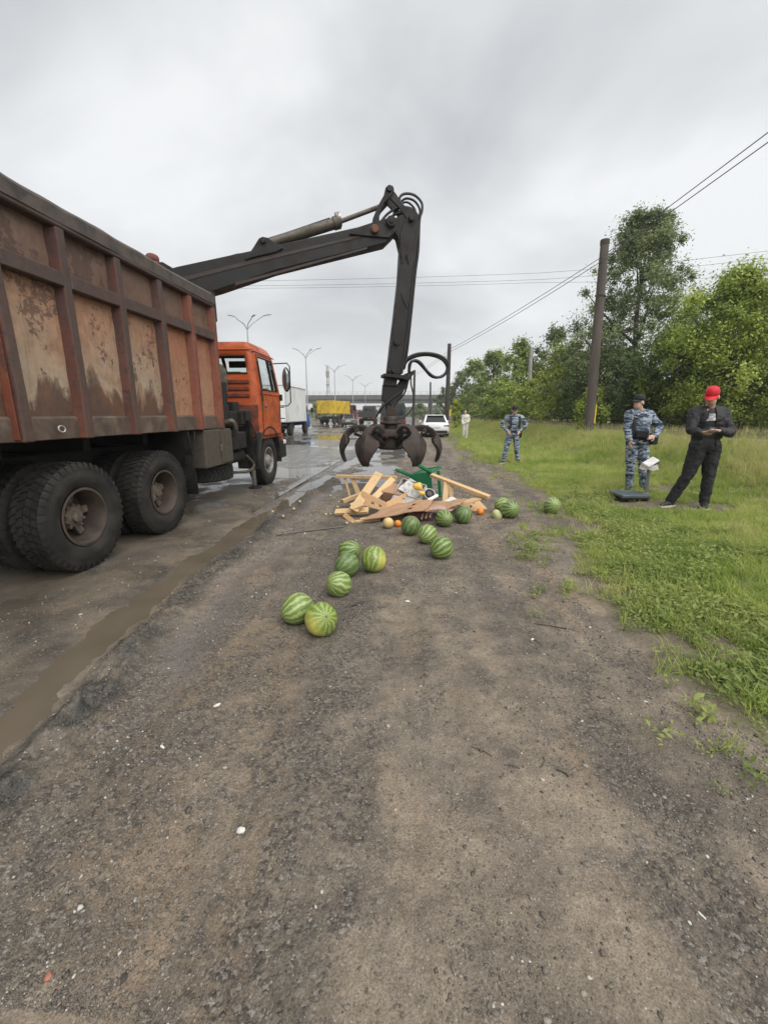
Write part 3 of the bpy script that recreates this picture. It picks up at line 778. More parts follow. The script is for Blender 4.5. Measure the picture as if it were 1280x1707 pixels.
pm('m_white', (0.78, 0.78, 0.76), 0.45, 0, 0.06, 3, (0.45, 0.43, 0.40), 0.2, 4)
pm('m_mossy', (0.085, 0.088, 0.055), 0.85, 0, 0.5, 14, (0.045, 0.04, 0.03), 0.5, 9, 0.6, 50)
pm('m_red_lamp', (0.45, 0.02, 0.015), 0.25, 0, 0.1, 9)
pm('m_amber', (0.75, 0.30, 0.04), 0.25, 0, 0.1, 9)
s = NT('m_glass')
s.b.inputs['Transmission Weight'].default_value = 1.0
s.done((0.75, 0.8, 0.79), 0.02, 0, None, 0.5); s.b.inputs['IOR'].default_value = 1.05
gl = s.n('ShaderNodeBsdfGlossy'); gl.inputs['Roughness'].default_value = 0.03
fr = s.n('ShaderNodeFresnel'); fr.inputs[0].default_value = 1.45
tp = s.n('ShaderNodeBsdfTransparent'); tp.inputs[0].default_value = (0.86, 0.89, 0.88, 1)
mx = s.n('ShaderNodeMixShader'); s.l(fr.outputs[0], mx.inputs[0]); s.l(tp.outputs[0], mx.inputs[1]); s.l(gl.outputs[0], mx.inputs[2]); s.l(mx.outputs[0], s.out.inputs[0])
pm('m_darkglass', (0.018, 0.021, 0.022), 0.06, 0, 0.2, 3, spec=0.6)
pm('m_mirror', (0.32, 0.34, 0.35), 0.08, 0.9, 0.05, 3)

# ------------------------------------------------------------------ the scrap truck
TR = thing('scrap_truck', 'orange lorry with tall rusty scrap body and black loader crane, on the left', 'truck', (-4.35, 6.0, 0))
XS = -3.1                        # outer plane of the kerb side
YB0, YB1, ZB, ZT = 0.75, 6.68, 1.28, 3.22
body = MB()
body.box((-4.36, (YB0 + YB1) / 2, ZB + 0.03), (2.34, YB1 - YB0 - 0.02, 0.06))
body.box((-5.56, (YB0 + YB1) / 2, (ZB + ZT) / 2), (0.05, YB1 - YB0 - 0.02, ZT - ZB - 0.1))
body.box((-4.36, YB1 - 0.05, (ZB + ZT) / 2), (2.32, 0.05, ZT - ZB - 0.14))
body.box((-4.36, YB0 + 0.05, (ZB + ZT) / 2), (2.32, 0.05, ZT - ZB - 0.14))
CB = obj('cargo_body', body, 'm_rib', TR)
ribs = [6.63, 5.97, 5.28, 4.55, 3.84, 3.18, 2.5, 1.82, 1.14, 0.82]
RW, RD = 0.115, 0.10
ZR0, ZR1, ZTR = 2.585, 2.705, 3.07
def dented(y0, y1, z0, z1, x, amp, sd):
    m = MB()
    def fn(u, w_):
        y = y0 + (y1 - y0) * u; z = z0 + (z1 - z0) * w_
        e = 16 * u * (1 - u) * w_ * (1 - w_)
        d = amp * e * (0.6 + 1.6 * float(fbm(y * 1.0, z * 1.0, 0.45, 3, sd))) + 0.006 * float(fbm(y, z, 0.14, 2, sd + 3))
        return (x + d, y, z)
    m.grid(fn, 14, 20)
    return m
for i in range(len(ribs) - 1):
    y1, y0 = ribs[i] - RW / 2 + 0.01, ribs[i + 1] + RW / 2 - 0.01
    lowm_ = 'm_panel_warm' if i in (0, 1) else 'm_panel'
    obj('side_panel', dented(y0, y1, ZB + 0.12, ZR0 + 0.02, XS - RD, 0.018, 60 + i), lowm_, CB, smooth=True)
    obj('upper_panel', dented(y0, y1, ZR1 - 0.02, ZTR + 0.04, XS - RD, 0.012, 70 + i), 'm_panel_top', CB, smooth=True)
    r = MB(); r.box((XS - RD / 2 - 0.012, (y0 + y1) / 2, (ZR0 + ZR1) / 2), (RD + 0.01, y1 - y0 + 0.01, ZR1 - ZR0))
    obj('side_rail', r, 'm_rib', CB, bevel=0.008)
    # folded lip along the foot of the panel
    r = MB(); r.prism([(XS - RD - 0.02, y0, ZB), (XS - 0.070, y0, ZB), (XS - 0.068, y0, ZB + 0.185), (XS - RD + 0.006, y0, ZB + 0.20), (XS - RD - 0.02, y0, ZB + 0.20)], (0, 1, 0), 0, y1 - y0)
    obj('bottom_lip', r, 'm_lip', CB, bevel=0.006)
for i, y in enumerate(ribs):
    r = MB()
    # hat section post, splayed at the foot
    prof = [(XS - RD - 0.02, -RW / 2 - 0.02), (XS - 0.005, -RW / 2 + 0.015), (XS - 0.005, RW / 2 - 0.015), (XS - RD - 0.02, RW / 2 + 0.02)]
    zs = [ZB - 0.004, ZB + 0.35, ZR0, ZT - 0.16]
    n0 = len(r.v); vv = []
    for z in zs:
        for (a, b) in prof:
            vv.append((a + 0.006 * math.sin(z * 5 + i), y + b * (1.12 if z < ZB + 0.1 else 1) + 0.006 * math.sin(z * 3 + i * 2), z))
    ff = []
    for k in range(len(zs) - 1):
        for q in range(4):
            ff.append((k * 4 + q, k * 4 + (q + 1) % 4, k * 4 + 4 + (q + 1) % 4, k * 4 + 4 + q))
    ff += [(3, 2, 1, 0), tuple(12 + q for q in range(4))]
    r.add(vv, ff); r.mi = [1 if (k < 12 and k % 4 == 0) else 0 for k in range(len(ff))]
    obj('side_post', r, ['m_rib_red' if i in (0, 1) else 'm_rib', 'm_rib_red' if i in (0, 1) else 'm_rib_flank'], CB, bevel=0.012, seg=2)
# the worn red flank of the second post from the rear and its weld bead
r = MB(); r.beam((XS - 0.055, 3.108, ZB + 0.02), (XS - 0.055, 3.108, 2.57), 0.07, 0.008, (0, 1, 0)); obj('worn_flank', r, 'm_rib_red', CB)
r = MB()
zz = 3.145
pts = [(XS - 0.045, YB0 + (YB1 - YB0) * k / 40, zz + 0.012 * math.sin(k * 1.1) + 0.01 * float(fbm(k * 0.37, 2.2, 0.9, 2, 5))) for k in range(41)]
r.box((XS - 0.06, (YB0 + YB1) / 2, 3.085), (0.112, YB1 - YB0, 0.05))
obj('top_rail', r, 'm_rib', CB, bevel=0.012)
r = MB(); N_ = 60; vs_ = []
for k in range(N_ + 1):
    y = YB0 + (YB1 - YB0) * k / N_; wv_ = 0.020 * float(fbm(y, 2.2, 0.7, 3, 5)) + 0.012 * float(fbm(y, 5.2, 0.16, 2, 6)); wx = 0.012 * float(fbm(y, 9.2, 0.5, 3, 8))
    vs_ += [(XS - 0.12, y, 3.10), (XS + 0.002 + wx, y, 3.10), (XS + 0.004 + wx, y, 3.215 + wv_), (XS - 0.025 + wx, y, 3.25 + wv_), (XS - 0.11, y, 3.25 + wv_)]
ff = [(k * 5 + q, k * 5 + (q + 1) % 5, (k + 1) * 5 + (q + 1) % 5, (k + 1) * 5 + q) for k in range(N_) for q in range(5)] + [(4, 3, 2, 1, 0), tuple(N_ * 5 + q for q in range(5))]
r.add(vs_, ff); obj('rubber_edge', r, 'm_toprail', CB)
r = MB(); r.box((XS - 0.05, YB1 - 0.02, 3.2), (0.10, 0.10, 0.16)); r.box((XS - 0.02, YB1 + 0.03, 3.02), (0.02, 0.05, 0.28)); obj('corner_bracket', r, 'm_frame', CB, bevel=0.006)
r = MB(); r.lathe([(0.028 + 0.009 * math.cos(a), 0.009 * math.sin(a)) for a in [k * math.pi / 4 for k in range(8)]], Matrix.Translation((XS - 0.02, 3.52, ZB + 0.09)) @ Euler((0.3, 1.35, 0)).to_matrix().to_4x4(), 16, True)
obj('lashing_ring', r, 'm_steel', CB, smooth='all')

fr_ = MB()
for x in (-4.78, -3.92):
    fr_.box((x, 5.7, 0.98), (0.09, 8.6, 0.24))
for y in (1.6, 2.8, 4.35, 5.9, 7.3, 8.7):
    fr_.box((-4.35, y, 0.98), (0.82, 0.12, 0.16))
for y in (1.3, 2.3, 3.3, 4.3, 5.3, 6.2):
    fr_.box((-4.40, y, 1.19), (1.7, 0.10, 0.16))
fr_.box((-4.35, 4.35, 0.62), (0.2, 2.4, 0.16))
for y in (3.72, 5.03):
    fr_.cyl((-5.3, y, 0.54), (-3.4, y, 0.54), 0.085); fr_.sph((-4.35, y, 0.54), (0.26, 0.24, 0.24))
fr_.cyl((-5.3, 8.85, 0.54), (-3.5, 8.85, 0.54), 0.06)
fr_.box((-3.75, 4.38, 0.72), (0.10, 1.5, 0.10)); fr_.box((-4.95, 4.38, 0.72), (0.10, 1.5, 0.10))
obj('chassis_frame', fr_, 'm_frame', TR, bevel=0.01)

# wheels
AXM = Matrix(((0, 0, 1, 0), (0, 1, 0, 0), (-1, 0, 0, 0), (0, 0, 0, 1)))     # local Z -> +X
def tyre_mb(c, R=0.53, Wd=0.29, rim=0.27, rows=44, lug=0.016, style=0, spin=0.0):
    m = MB(); h = Wd / 2
    M = Matrix.Translation(c) @ AXM @ Matrix.Rotation(spin, 4, 'Z')
    sh = R - 0.04
    prof = [(rim, -h * 0.72), (rim + 0.02, -h * 0.86), (rim + 0.10, -h * 1.02), (sh - 0.06, -h * 1.0), (sh, -h * 0.93), (R - lug, -h * 0.82), (R - lug + 0.004, 0), (R - lug, h * 0.82), (sh, h * 0.93), (sh - 0.03, h * 0.985), (sh - 0.06, h * 0.985), (sh - 0.065, h * 1.0), (sh - 0.10, h * 1.02), (rim + 0.10, h * 1.03), (rim + 0.085, h * 1.0), (rim + 0.03, h * 0.93), (rim + 0.022, h * 0.86), (rim, h * 0.72)]
    m.lathe(prof, M, 72)
    da = 2 * math.pi / rows
    for k in range(rows):
        a0 = k * da
        cols = [(-0.80, -0.46, 0.0), (-0.42, -0.03, 0.33), (0.03, 0.42, 0.0), (0.46, 0.80, 0.33)] if style == 0 else [(-0.82, -0.3, 0.0), (-0.26, 0.26, 0.5), (0.3, 0.82, 0.0)]
        for (u0, u1, ph) in cols:
            b = a0 + ph * da; sk = 0.14 * da * (1 if u0 < 0 else -1)
            vs_ = []
            for rr in (R - lug - 0.004, R + 0.001 - 0.010 * max(abs(u0), abs(u1)) ** 3):
                for (uu, aa) in ((u0, b + sk), (u1, b - sk), (u1, b - sk + da * 0.70), (u0, b + sk + da * 0.70)):
                    vs_.append(M @ Vector((rr * math.cos(aa), rr * math.sin(aa), uu * h)))
            m.add(vs_, [(0, 1, 2, 3), (7, 6, 5, 4), (0, 4, 5, 1), (1, 5, 6, 2), (2, 6, 7, 3), (3, 7, 4, 0)])
        # shoulder lugs
        for sg in (-1, 1):
            b = a0 + (0.1 if sg > 0 else 0.4) * da; vs_ = []
            for (rr, uu) in ((sh - 0.035, 0.975), (sh - 0.0, 0.94), (R - 0.012, 0.85), (R - lug - 0.01, 0.80)):
                for aa in (b, b + da * 0.52):
                    vs_.append(M @ Vector(((rr + 0.007) * math.cos(aa), (rr + 0.007) * math.sin(aa), sg * (uu * h + 0.006))))
            m.add(vs_, [(0, 1, 3, 2), (2, 3, 5, 4), (4, 5, 7, 6)])
    return m
def rear_wheel(y, outer):
    x = -3.335 if outer else -3.70
    c = Vector((x, y, 0.528)); M = Matrix.Translation(c) @ AXM
    r = MB()
    prof = [(0.285, 0.135), (0.262, 0.138), (0.255, 0.115), (0.245, 0.09), (0.235, 0.0), (0.225, -0.09), (0.19, -0.115), (0.135, -0.12), (0.12, -0.10), (0.10, -0.10)]
    r.lathe(prof, M, 40)
    wh = obj('wheel', r, 'm_rim', TR, smooth=True)
    obj('tyre', tyre_mb(c, spin=0.03 * y * 7, style=0 if y < 4.4 else 1, rows=44 if y < 4.4 else 50), 'm_tyre', wh, smooth=True)
    if outer:
        hb = MB(); hb.lathe([(0.132, -0.12), (0.13, -0.03), (0.115, -0.02), (0.10, 0.02), (0.062, 0.03), (0.055, 0.055), (0.0, 0.06)], M, 24)
        for k in range(10):
            a = k * math.pi / 5
            p = M @ Vector((0.112 * math.cos(a), 0.112 * math.sin(a), -0.03)); q = M @ Vector((0.112 * math.cos(a), 0.112 * math.sin(a), 0.022))
            hb.cyl(p, q, 0.016, n=6)
        obj('hub', hb, 'm_hub', wh)
        for k in range(5):
            sp = MB()
            a = k * 2 * math.pi / 5 + 0.5
            sp.beam(M @ Vector((0.12 * math.cos(a), 0.12 * math.sin(a), -0.06)), M @ Vector((0.215 * math.cos(a), 0.215 * math.sin(a), -0.03)), 0.075, 0.05, M.to_3x3() @ Vector((0, 0, 1)))
            obj('rim_clamp', sp, 'm_hub', wh, bevel=0.008)
for y in (3.72, 5.03):
    rear_wheel(y, True); rear_wheel(y, False)
    # kerb-far wheels
    c = Vector((-5.36, y, 0.528))
    r = MB(); r.lathe([(0.285, 0.13), (0.25, 0.1), (0.22, -0.1), (0.1, -0.1)], Matrix.Translation(c) @ AXM, 24); wh = obj('wheel', r, 'm_rim', TR)
    obj('tyre', tyre_mb(c), 'm_tyre', wh, smooth=True)
for x in (-3.33, -5.37):
    c = Vector((x, 8.86, 0.528)); M = Matrix.Translation(c) @ AXM
    sg = 1 if x > -4 else -1
    r = MB(); r.lathe([(0.285, 0.13 * sg), (0.26, 0.135 * sg), (0.25, 0.10 * sg), (0.235, 0.02 * sg), (0.20, 0.04 * sg), (0.15, 0.075 * sg), (0.12, 0.08 * sg), (0.115, 0.12 * sg), (0.07, 0.15 * sg), (0.0, 0.155 * sg)], M, 32)
    wh = obj('wheel', r, 'm_rim_pale', TR, smooth=True)
    for k in range(10):
        hb = MB()
        a = k * math.pi / 5; p = M @ Vector((0.165 * math.cos(a), 0.165 * math.sin(a), 0.055 * sg)); q = M @ Vector((0.165 * math.cos(a), 0.165 * math.sin(a), 0.10 * sg)); hb.cyl(p, q, 0.018, n=6); obj('wheel_nut', hb, 'm_frame', wh)
    for k in range(8):
        hb = MB(); a = k * math.pi / 4 + 0.2; p = M @ Vector((0.215 * math.cos(a), 0.215 * math.sin(a), 0.018 * sg)); q = M @ Vector((0.215 * math.cos(a), 0.215 * math.sin(a), 0.037 * sg)); hb.cyl(p, q, 0.024, n=8); obj('vent_hole', hb, 'm_frame', wh)
    obj('tyre', tyre_mb(c, style=1, rows=52, lug=0.01), 'm_tyre', wh, smooth=True)

# under-body gear on the kerb side
m = MB(); m.prism([(XS - 0.06, 5.66, 1.26), (XS - 0.06, 5.72, 0.95), (XS - 0.06, 5.78, 0.36), (XS - 0.06, 5.765, 0.36), (XS - 0.06, 5.70, 0.95), (XS - 0.06, 5.64, 1.26)], (-1, 0, 0), 0, 0.62)
obj('mudguard_flap', m, 'm_blackplastic', TR)
m = MB(); m.cyl((XS - 0.05, 5.80, 1.26), (XS - 0.05, 5.73, 0.9), 0.012, n=6); obj('flap_stay', m, 'm_frame', TR)
m = MB(); m.box((-3.42, 6.48, 0.985), (0.58, 0.92, 0.56)); tb = obj('tool_box', m, 'm_toolbox', TR, bevel=0.015, seg=2)
m = MB(); m.box((-3.122, 6.72, 0.985), (0.012, 0.40, 0.50)); obj('box_door', m, 'm_toolbox', tb, bevel=0.004)
m = MB(); m.box((-3.11, 6.50, 0.98), (0.02, 0.03, 0.09)); m.cyl((-3.105, 6.46, 0.93), (-3.105, 6.55, 0.95), 0.007, n=6); obj('latch', m, 'm_steel', tb)
m = tyre_mb(Vector((0, 0, 0)), style=0)
Msp = Matrix.Translation((-3.72, 6.92, 0.545)) @ Matrix.Rotation(math.pi / 2, 4, 'Y')
m.v = [tuple(Msp @ Vector(p)) for p in m.v]
obj('spare_tyre', m, 'm_tyre', TR, smooth=True)
m = MB(); m.box((-3.45, 7.48, 1.03), (0.46, 0.62, 0.30), taper=(1, 0.96)); obj('battery_box', m, 'm_frame', TR, bevel=0.02, seg=2)
m = MB(); m.cyl((-3.42, 7.18, 0.73), (-3.42, 7.86, 0.73), 0.12); m.sph((-3.42, 7.18, 0.73), (0.12, 0.05, 0.12)); m.sph((-3.42, 7.86, 0.73), (0.12, 0.05, 0.12)); obj('air_tank', m, 'm_frame', TR, smooth=True)
m = MB(); m.tube(spline([(-3.3, 7.9, 0.72), (-3.24, 8.1, 0.52), (-3.27, 7.86, 0.42), (-3.5, 7.5, 0.44)], 6), 0.028, 8); obj('exhaust_pipe', m, 'm_oldcyl', TR, smooth='all')
m = MB(); m.tube(spline([(-3.25, 6.98, 1.35), (-3.14, 7.02, 1.38), (-3.12, 7.1, 1.25), (-3.2, 7.15, 1.15)], 6), 0.045, 8); obj('elbow_pipe', m, 'm_oldcyl', TR, smooth='all')
# crane base frame, stabiliser
m = MB(); m.box((-4.35, 7.55, 1.42), (2.05, 0.34, 0.26)); m.box((-4.35, 7.55, 1.2), (1.0, 0.7, 0.24)); m.box((-3.36, 7.9, 1.42), (0.2, 0.30, 0.22))
m.box((-3.6, 7.25, 1.5), (0.5, 0.35, 0.3)); m.box((-3.75, 7.6, 1.75), (0.35, 0.3, 0.35)); m.cyl((-3.5, 7.5, 1.55), (-3.5, 7.5, 2.05), 0.09)
m.box((-3.55, 7.85, 1.62), (0.3, 0.25, 0.2))
obj('crane_base', m, 'm_frame', TR, bevel=0.012)
m = MB(); a = Vector((-3.26, 7.92, 1.56)); b = Vector((-3.30, 8.20, 0.46))
m.beam(a, b, 0.11, 0.12, (1, 0, 0)); m.box((-3.28, 7.93, 1.46), (0.16, 0.22, 0.18)); sl_ = obj('stabiliser_leg', m, 'm_crane', TR, bevel=0.01)
m = MB(); m.cyl(b, (-3.315, 8.255, 0.09), 0.042); obj('stabiliser_rod', m, 'm_steel', sl_, smooth=True)
hzf = hz(-3.32, 8.27)
m = MB(); m.lathe([(0.0, 0.0), (0.13, 0.0), (0.135, 0.02), (0.10, 0.035), (0.055, 0.05), (0.05, 0.12), (0.0, 0.125)], Matrix.Translation((-3.32, 8.27, hzf - 0.003)), 20); obj('foot_plate', m, 'm_crane', sl_, smooth=True)
m = MB(); m.tube(spline([(-3.2, 7.98, 1.35), (-3.14, 8.1, 1.0), (-3.19, 8.12, 0.75)], 6), 0.014, 6); obj('hose', m, 'm_hose', sl_)
m = MB(); m.tube([(-3.62, 7.62, 1.9), (-3.62, 7.62, 2.28), (-3.62, 7.62, 2.36)], [0.17, 0.17, 0.10], 16); m.cyl((-3.62, 7.62, 1.6), (-3.62, 7.62, 1.9), 0.1); m.cyl((-3.62, 7.62, 2.36), (-3.6, 7.62, 2.46), 0.05); obj('air_filter', m, 'm_mossy', TR, smooth=True)

# ---------------------------------------------------------------- cab
CYB, CYF = 8.36, 9.80
zl = [1.0, 1.12, 1.40, 1.62, 1.80, 1.98, 2.10, 2.28, 2.46, 2.60, 2.72, 2.82, 2.875, 2.90]
def ring_dims(z):
    hw = np.interp(z, [1.0, 1.9, 2.6, 2.72, 2.82, 2.875, 2.9], [1.215, 1.225, 1.15, 1.13, 1.08, 1.0, 0.86])
    yb = np.interp(z, [1.0, 2.7, 2.82, 2.875, 2.9], [CYB, CYB + 0.02, CYB + 0.06, CYB + 0.13, CYB + 0.27])
    yf = np.interp(z, [1.0, 1.9, 2.6, 2.72, 2.82, 2.875, 2.9], [CYF, CYF + 0.02, CYF - 0.16, CYF - 0.22, CYF - 0.32, CYF - 0.42, CYF - 0.6])
    return float(hw), float(yb), float(yf)
bx_ = [-0.86, -0.50, -0.12, 0.12, 0.50, 0.86]
sy_ = [0.10, 0.16, 0.30, 0.44, 0.60, 0.64, 0.80, 0.88]
fx_ = [0.9, 0.45, 0.03, -0.03, -0.45, -0.9]
XC = -4.375
def ring(z, off=0.0):
    hw, yb, yf = ring_dims(z); hw += off; yb -= off; yf += off
    L = yf - yb; P = []
    for q in bx_: P.append((XC + hw * q, yb, z, 'b'))
    for k in (0.25, 0.5, 0.75):
        a = k * math.pi / 2; x0 = 0.86 * hw; P.append((XC + x0 + (hw - x0) * math.sin(a), yb + 0.10 * L * (1 - math.cos(a)), z, 'c'))
    for q in sy_: P.append((XC + hw, yb + L * q, z, 'r'))
    for k in (0.25, 0.5, 0.75):
        a = k * math.pi / 2; P.append((XC + 0.9 * hw + 0.1 * hw * math.cos(a), yb + 0.88 * L + 0.12 * L * math.sin(a), z, 'c'))
    for q in fx_: P.append((XC + hw * q, yf, z, 'f'))
    for k in (0.25, 0.5, 0.75):
        a = k * math.pi / 2; P.append((XC - 0.9 * hw - 0.1 * hw * math.sin(a), yb + L - 0.12 * L * (1 - math.cos(a)), z, 'c'))
    for q in sy_[::-1]: P.append((XC - hw, yb + L * q, z, 'l'))
    for k in (0.25, 0.5, 0.75):
        a = k * math.pi / 2; x0 = 0.86 * hw; P.append((XC - hw + (hw - x0) * (1 - math.cos(a)), yb + 0.10 * L * (1 - math.sin(a)), z, 'c'))
    return P
nR = len(ring(1.5))
def iswin(i, k):
    """ring span i, level span k"""
    z0, z1 = zl[k], zl[k + 1]
    a, b = ring(z0)[i], ring(z0)[(i + 1) % nR]
    if a[3] != b[3]: return False
    if a[3] == 'b': return z0 >= 2.27 and z1 <= 2.61 and i in (0, 1, 3, 4)
    hw, yb, yf = ring_dims(z0); L = yf - yb
    if a[3] in 'rl':
        f0, f1 = sorted(((a[1] - yb) / L, (b[1] - yb) / L))
        return z0 >= 1.97 and z1 <= 2.61 and f0 >= 0.159 and f1 <= 0.801 and not (f0 > 0.59 and f1 < 0.65)
    if a[3] == 'f': return z0 >= 1.97 and z1 <= 2.73 and abs(abs(a[0] - XC) + abs(b[0] - XC)) > 0.2
    return False
cabm = MB(); gls = {}
vv = [p[:3] for z in zl for p in ring(z)]; ff = []; mi = []
for k in range(len(zl) - 1):
    for i in range(nR):
        j = (i + 1) % nR; q = (k * nR + i, k * nR + j, (k + 1) * nR + j, (k + 1) * nR + i)
        if iswin(i, k):
            gls.setdefault(ring(zl[k])[i][3], []).append(q)
        else:
            ff.append(q)
ff.append(tuple((len(zl) - 1) * nR + i for i in range(nR)))
cabm.add(vv, ff)
cab = obj('cab', cabm, 'm_cab', TR, smooth=True)
sol = cab.modifiers.new('skin', 'SOLIDIFY'); sol.thickness = 0.03; sol.offset = -1
for key, qs in gls.items():
    g = MB(); g.add(vv, qs)
    used = sorted({i for f in g.f for i in f}); mp = {a: b for b, a in enumerate(used)}
    g2 = MB(); g2.add([g.v[i] for i in used], [tuple(mp[i] for i in f) for f in g.f])
    obj({'b': 'rear_window', 'r': 'side_window', 'l': 'side_window', 'f': 'windscreen'}[key], g2, 'm_glass', cab)
# rubber seals
def seal(pts, r_=0.016):
    m_ = MB(); m_.tube(pts + [pts[0]], r_, 6, False); return m_
def cabpt(side, frac, z, off=0.0):
    hw, yb, yf = ring_dims(z)
    if side == 'r': return Vector((XC + hw + off, yb + (yf - yb) * frac, z))
    if side == 'b': return Vector((XC + hw * frac, yb - off, z))
obj('window_seal', seal([cabpt('b', 0.12, 2.28, .004), cabpt('b', 0.86, 2.28, .004), cabpt('b', 0.86, 2.60, .004), cabpt('b', 0.12, 2.60, .004)]), 'm_blackplastic', cab)
obj('window_seal', seal([cabpt('b', -0.86, 2.28, .004), cabpt('b', -0.12, 2.28, .004), cabpt('b', -0.12, 2.60, .004), cabpt('b', -0.86, 2.60, .004)]), 'm_blackplastic', cab)
obj('window_seal', seal([cabpt('r', 0.16, 1.98, .003), cabpt('r', 0.60, 1.98, .003), cabpt('r', 0.60, 2.60, .003), cabpt('r', 0.16, 2.60, .003)]), 'm_blackplastic', cab)
obj('window_seal', seal([cabpt('r', 0.64, 1.98, .003), cabpt('r', 0.80, 1.98, .003), cabpt('r', 0.80, 2.60, .003), cabpt('r', 0.64, 2.60, .003)], 0.013), 'm_blackplastic', cab)
# pressed ribs on the rear wall
for z in (1.86, 1.99, 2.12):
    m = MB(); m.box((XC + 0.56, CYB - 0.006, z), (0.98, 0.03, 0.075)); obj('pressed_rib', m, 'm_cab_dark', cab, bevel=0.014, seg=2)
m = MB(); m.box((XC + 0.2, CYB - 0.01, 1.36), (2.0, 0.025, 0.64)); m.box((XC + 0.72, CYB - 0.03, 1.45), (0.6, 0.03, 0.28)); obj('rear_skirt', m, 'm_cab_dark', cab, bevel=0.01)
# door seam, handle, step, belt line
dz = [1.06, 1.35, 1.66, 1.95, 2.3, 2.64]
seam = [cabpt('r', 0.115, z, 0.004) for z in dz] + [cabpt('r', 0.85, z, 0.004) for z in dz[::-1]]
door = MB()
fr1, fr2 = 0.125, 0.84
dg = [fr1, 0.145, 0.155]
def dpatch(f0, f1, z0, z1):
    n_ = 4; vs_ = []; 
    for i in range(n_ + 1):
        for j in range(n_ + 1):
            vs_.append(cabpt('r', f0 + (f1 - f0) * i / n_, z0 + (z1 - z0) * j / n_, 0.012))
    door.add(vs_, [(i * 5 + j, (i + 1) * 5 + j, (i + 1) * 5 + j + 1, i * 5 + j + 1) for i in range(n_) for j in range(n_)])
dpatch(fr1, fr2, 1.08, 1.955); dpatch(fr1, 0.145, 1.955, 2.63); dpatch(0.815, fr2, 1.955, 2.63); dpatch(0.145, 0.815, 2.615, 2.63)
dr = obj('door', door, 'm_cab', cab)
dr.modifiers.new('skin', 'SOLIDIFY').thickness = 0.014
obj('door_seam', seal(seam, 0.009), 'm_frame', dr)
m = MB(); m.box(cabpt('r', 0.22, 1.66, 0.03), (0.035, 0.12, 0.05)); m.box(cabpt('r', 0.22, 1.60, 0.02), (0.03, 0.05, 0.05)); obj('door_handle', m, 'm_steel', dr, bevel=0.008)
m = MB(); m.box(cabpt('r', 0.45, 1.90, 0.014), (0.02, 1.1, 0.03)); obj('belt_moulding', m, 'm_cab', dr, bevel=0.006)
m = MB(); m.box(cabpt('r', 0.90, 1.86, 0.015), (0.06, 0.10, 0.14)); obj('turn_lamp', m, 'm_blackplastic', cab, bevel=0.012)
m = MB(); m.tube([cabpt('r', 0.06, 1.75, 0.03), cabpt('r', 0.06, 1.75, 0.05), cabpt('r', 0.06, 2.5, 0.05), cabpt('r', 0.06, 2.5, 0.02)], 0.014, 6); obj('grab_rail', m, 'm_frame', cab)
m = MB(); m.tube([cabpt('b', 1.0, 2.72, 0.012), cabpt('b', -1.0, 2.72, 0.012)], 0.014, 6); m.tube([cabpt('r', 0.0, 2.70, 0.008), cabpt('r', 0.5, 2.70, 0.008), cabpt('r', 1.0, 2.68, 0.0)], 0.014, 6); obj('roof_gutter', m, 'm_cab', cab)
# interior
m = MB(); m.box((XC, 8.55, 1.4), (2.2, 0.06, 0.7)); m.box((-3.85, 8.85, 1.75), (0.55, 0.5, 0.2)); m.box((-3.85, 8.66, 2.02), (0.5, 0.14, 0.62)); m.box((-4.9, 8.85, 1.75), (0.55, 0.5, 0.2)); m.box((-4.9, 8.66, 2.10), (0.5, 0.14, 0.62)); m.box((XC, 9.52, 1.78), (2.2, 0.33, 0.3)); m.box((XC, 9.08, 1.12), (2.3, 1.3, 0.06)); m.box((-3.98, 9.46, 2.56), (0.42, 0.04, 0.14))
m.lathe([(0.21 + 0.018 * math.cos(a), 0.018 * math.sin(a)) for a in [k * math.pi / 3 for k in range(6)]], Matrix.Translation((-4.9, 9.45, 2.02)) @ Euler((-0.6, 0, 0)).to_matrix().to_4x4(), 20, True)
obj('cab_interior', m, 'm_blackplastic', cab, bevel=0.02)
# front wheel arch, bumper, steps
m = MB(); cA = Vector((-3.34, 8.86, 0.56)); outer = [cA + Vector((0, math.cos(a) * 0.70, math.sin(a) * 0.70)) for a in [math.pi * k / 16 for k in range(-1, 18)]]; inner = [cA + Vector((0, math.cos(a) * 0.645, math.sin(a) * 0.645)) for a in [math.pi * k / 16 for k in range(17, -2, -1)]]
m.prism(outer + inner, (1, 0, 0), -0.26, 0.20)
m.box((-3.55, 8.24, 1.0), (0.5, 0.10, 0.55)); m.box((-3.17, 8.26, 0.86), (0.03, 0.22, 0.58))
obj('front_mudguard', m, 'm_blackplastic', TR, bevel=0.012)
m = MB(); m.box((XC, 9.86, 0.66), (2.44, 0.22, 0.32)); bp = obj('bumper', m, 'm_blackplastic', TR, bevel=0.03, seg=2)
m = MB(); m.box((-3.23, 9.82, 0.86), (0.18, 0.26, 0.09)); obj('bumper_corner', m, 'm_white', bp, bevel=0.02, seg=2)
m = MB(); m.box((XC, 9.84, 0.94), (2.36, 0.06, 0.24)); obj('front_panel', m, 'm_cab', TR, bevel=0.01)
m = MB(); m.box((-3.20, 9.60, 0.72), (0.12, 0.26, 0.40)); obj('step_box', m, 'm_frame', TR, bevel=0.015)
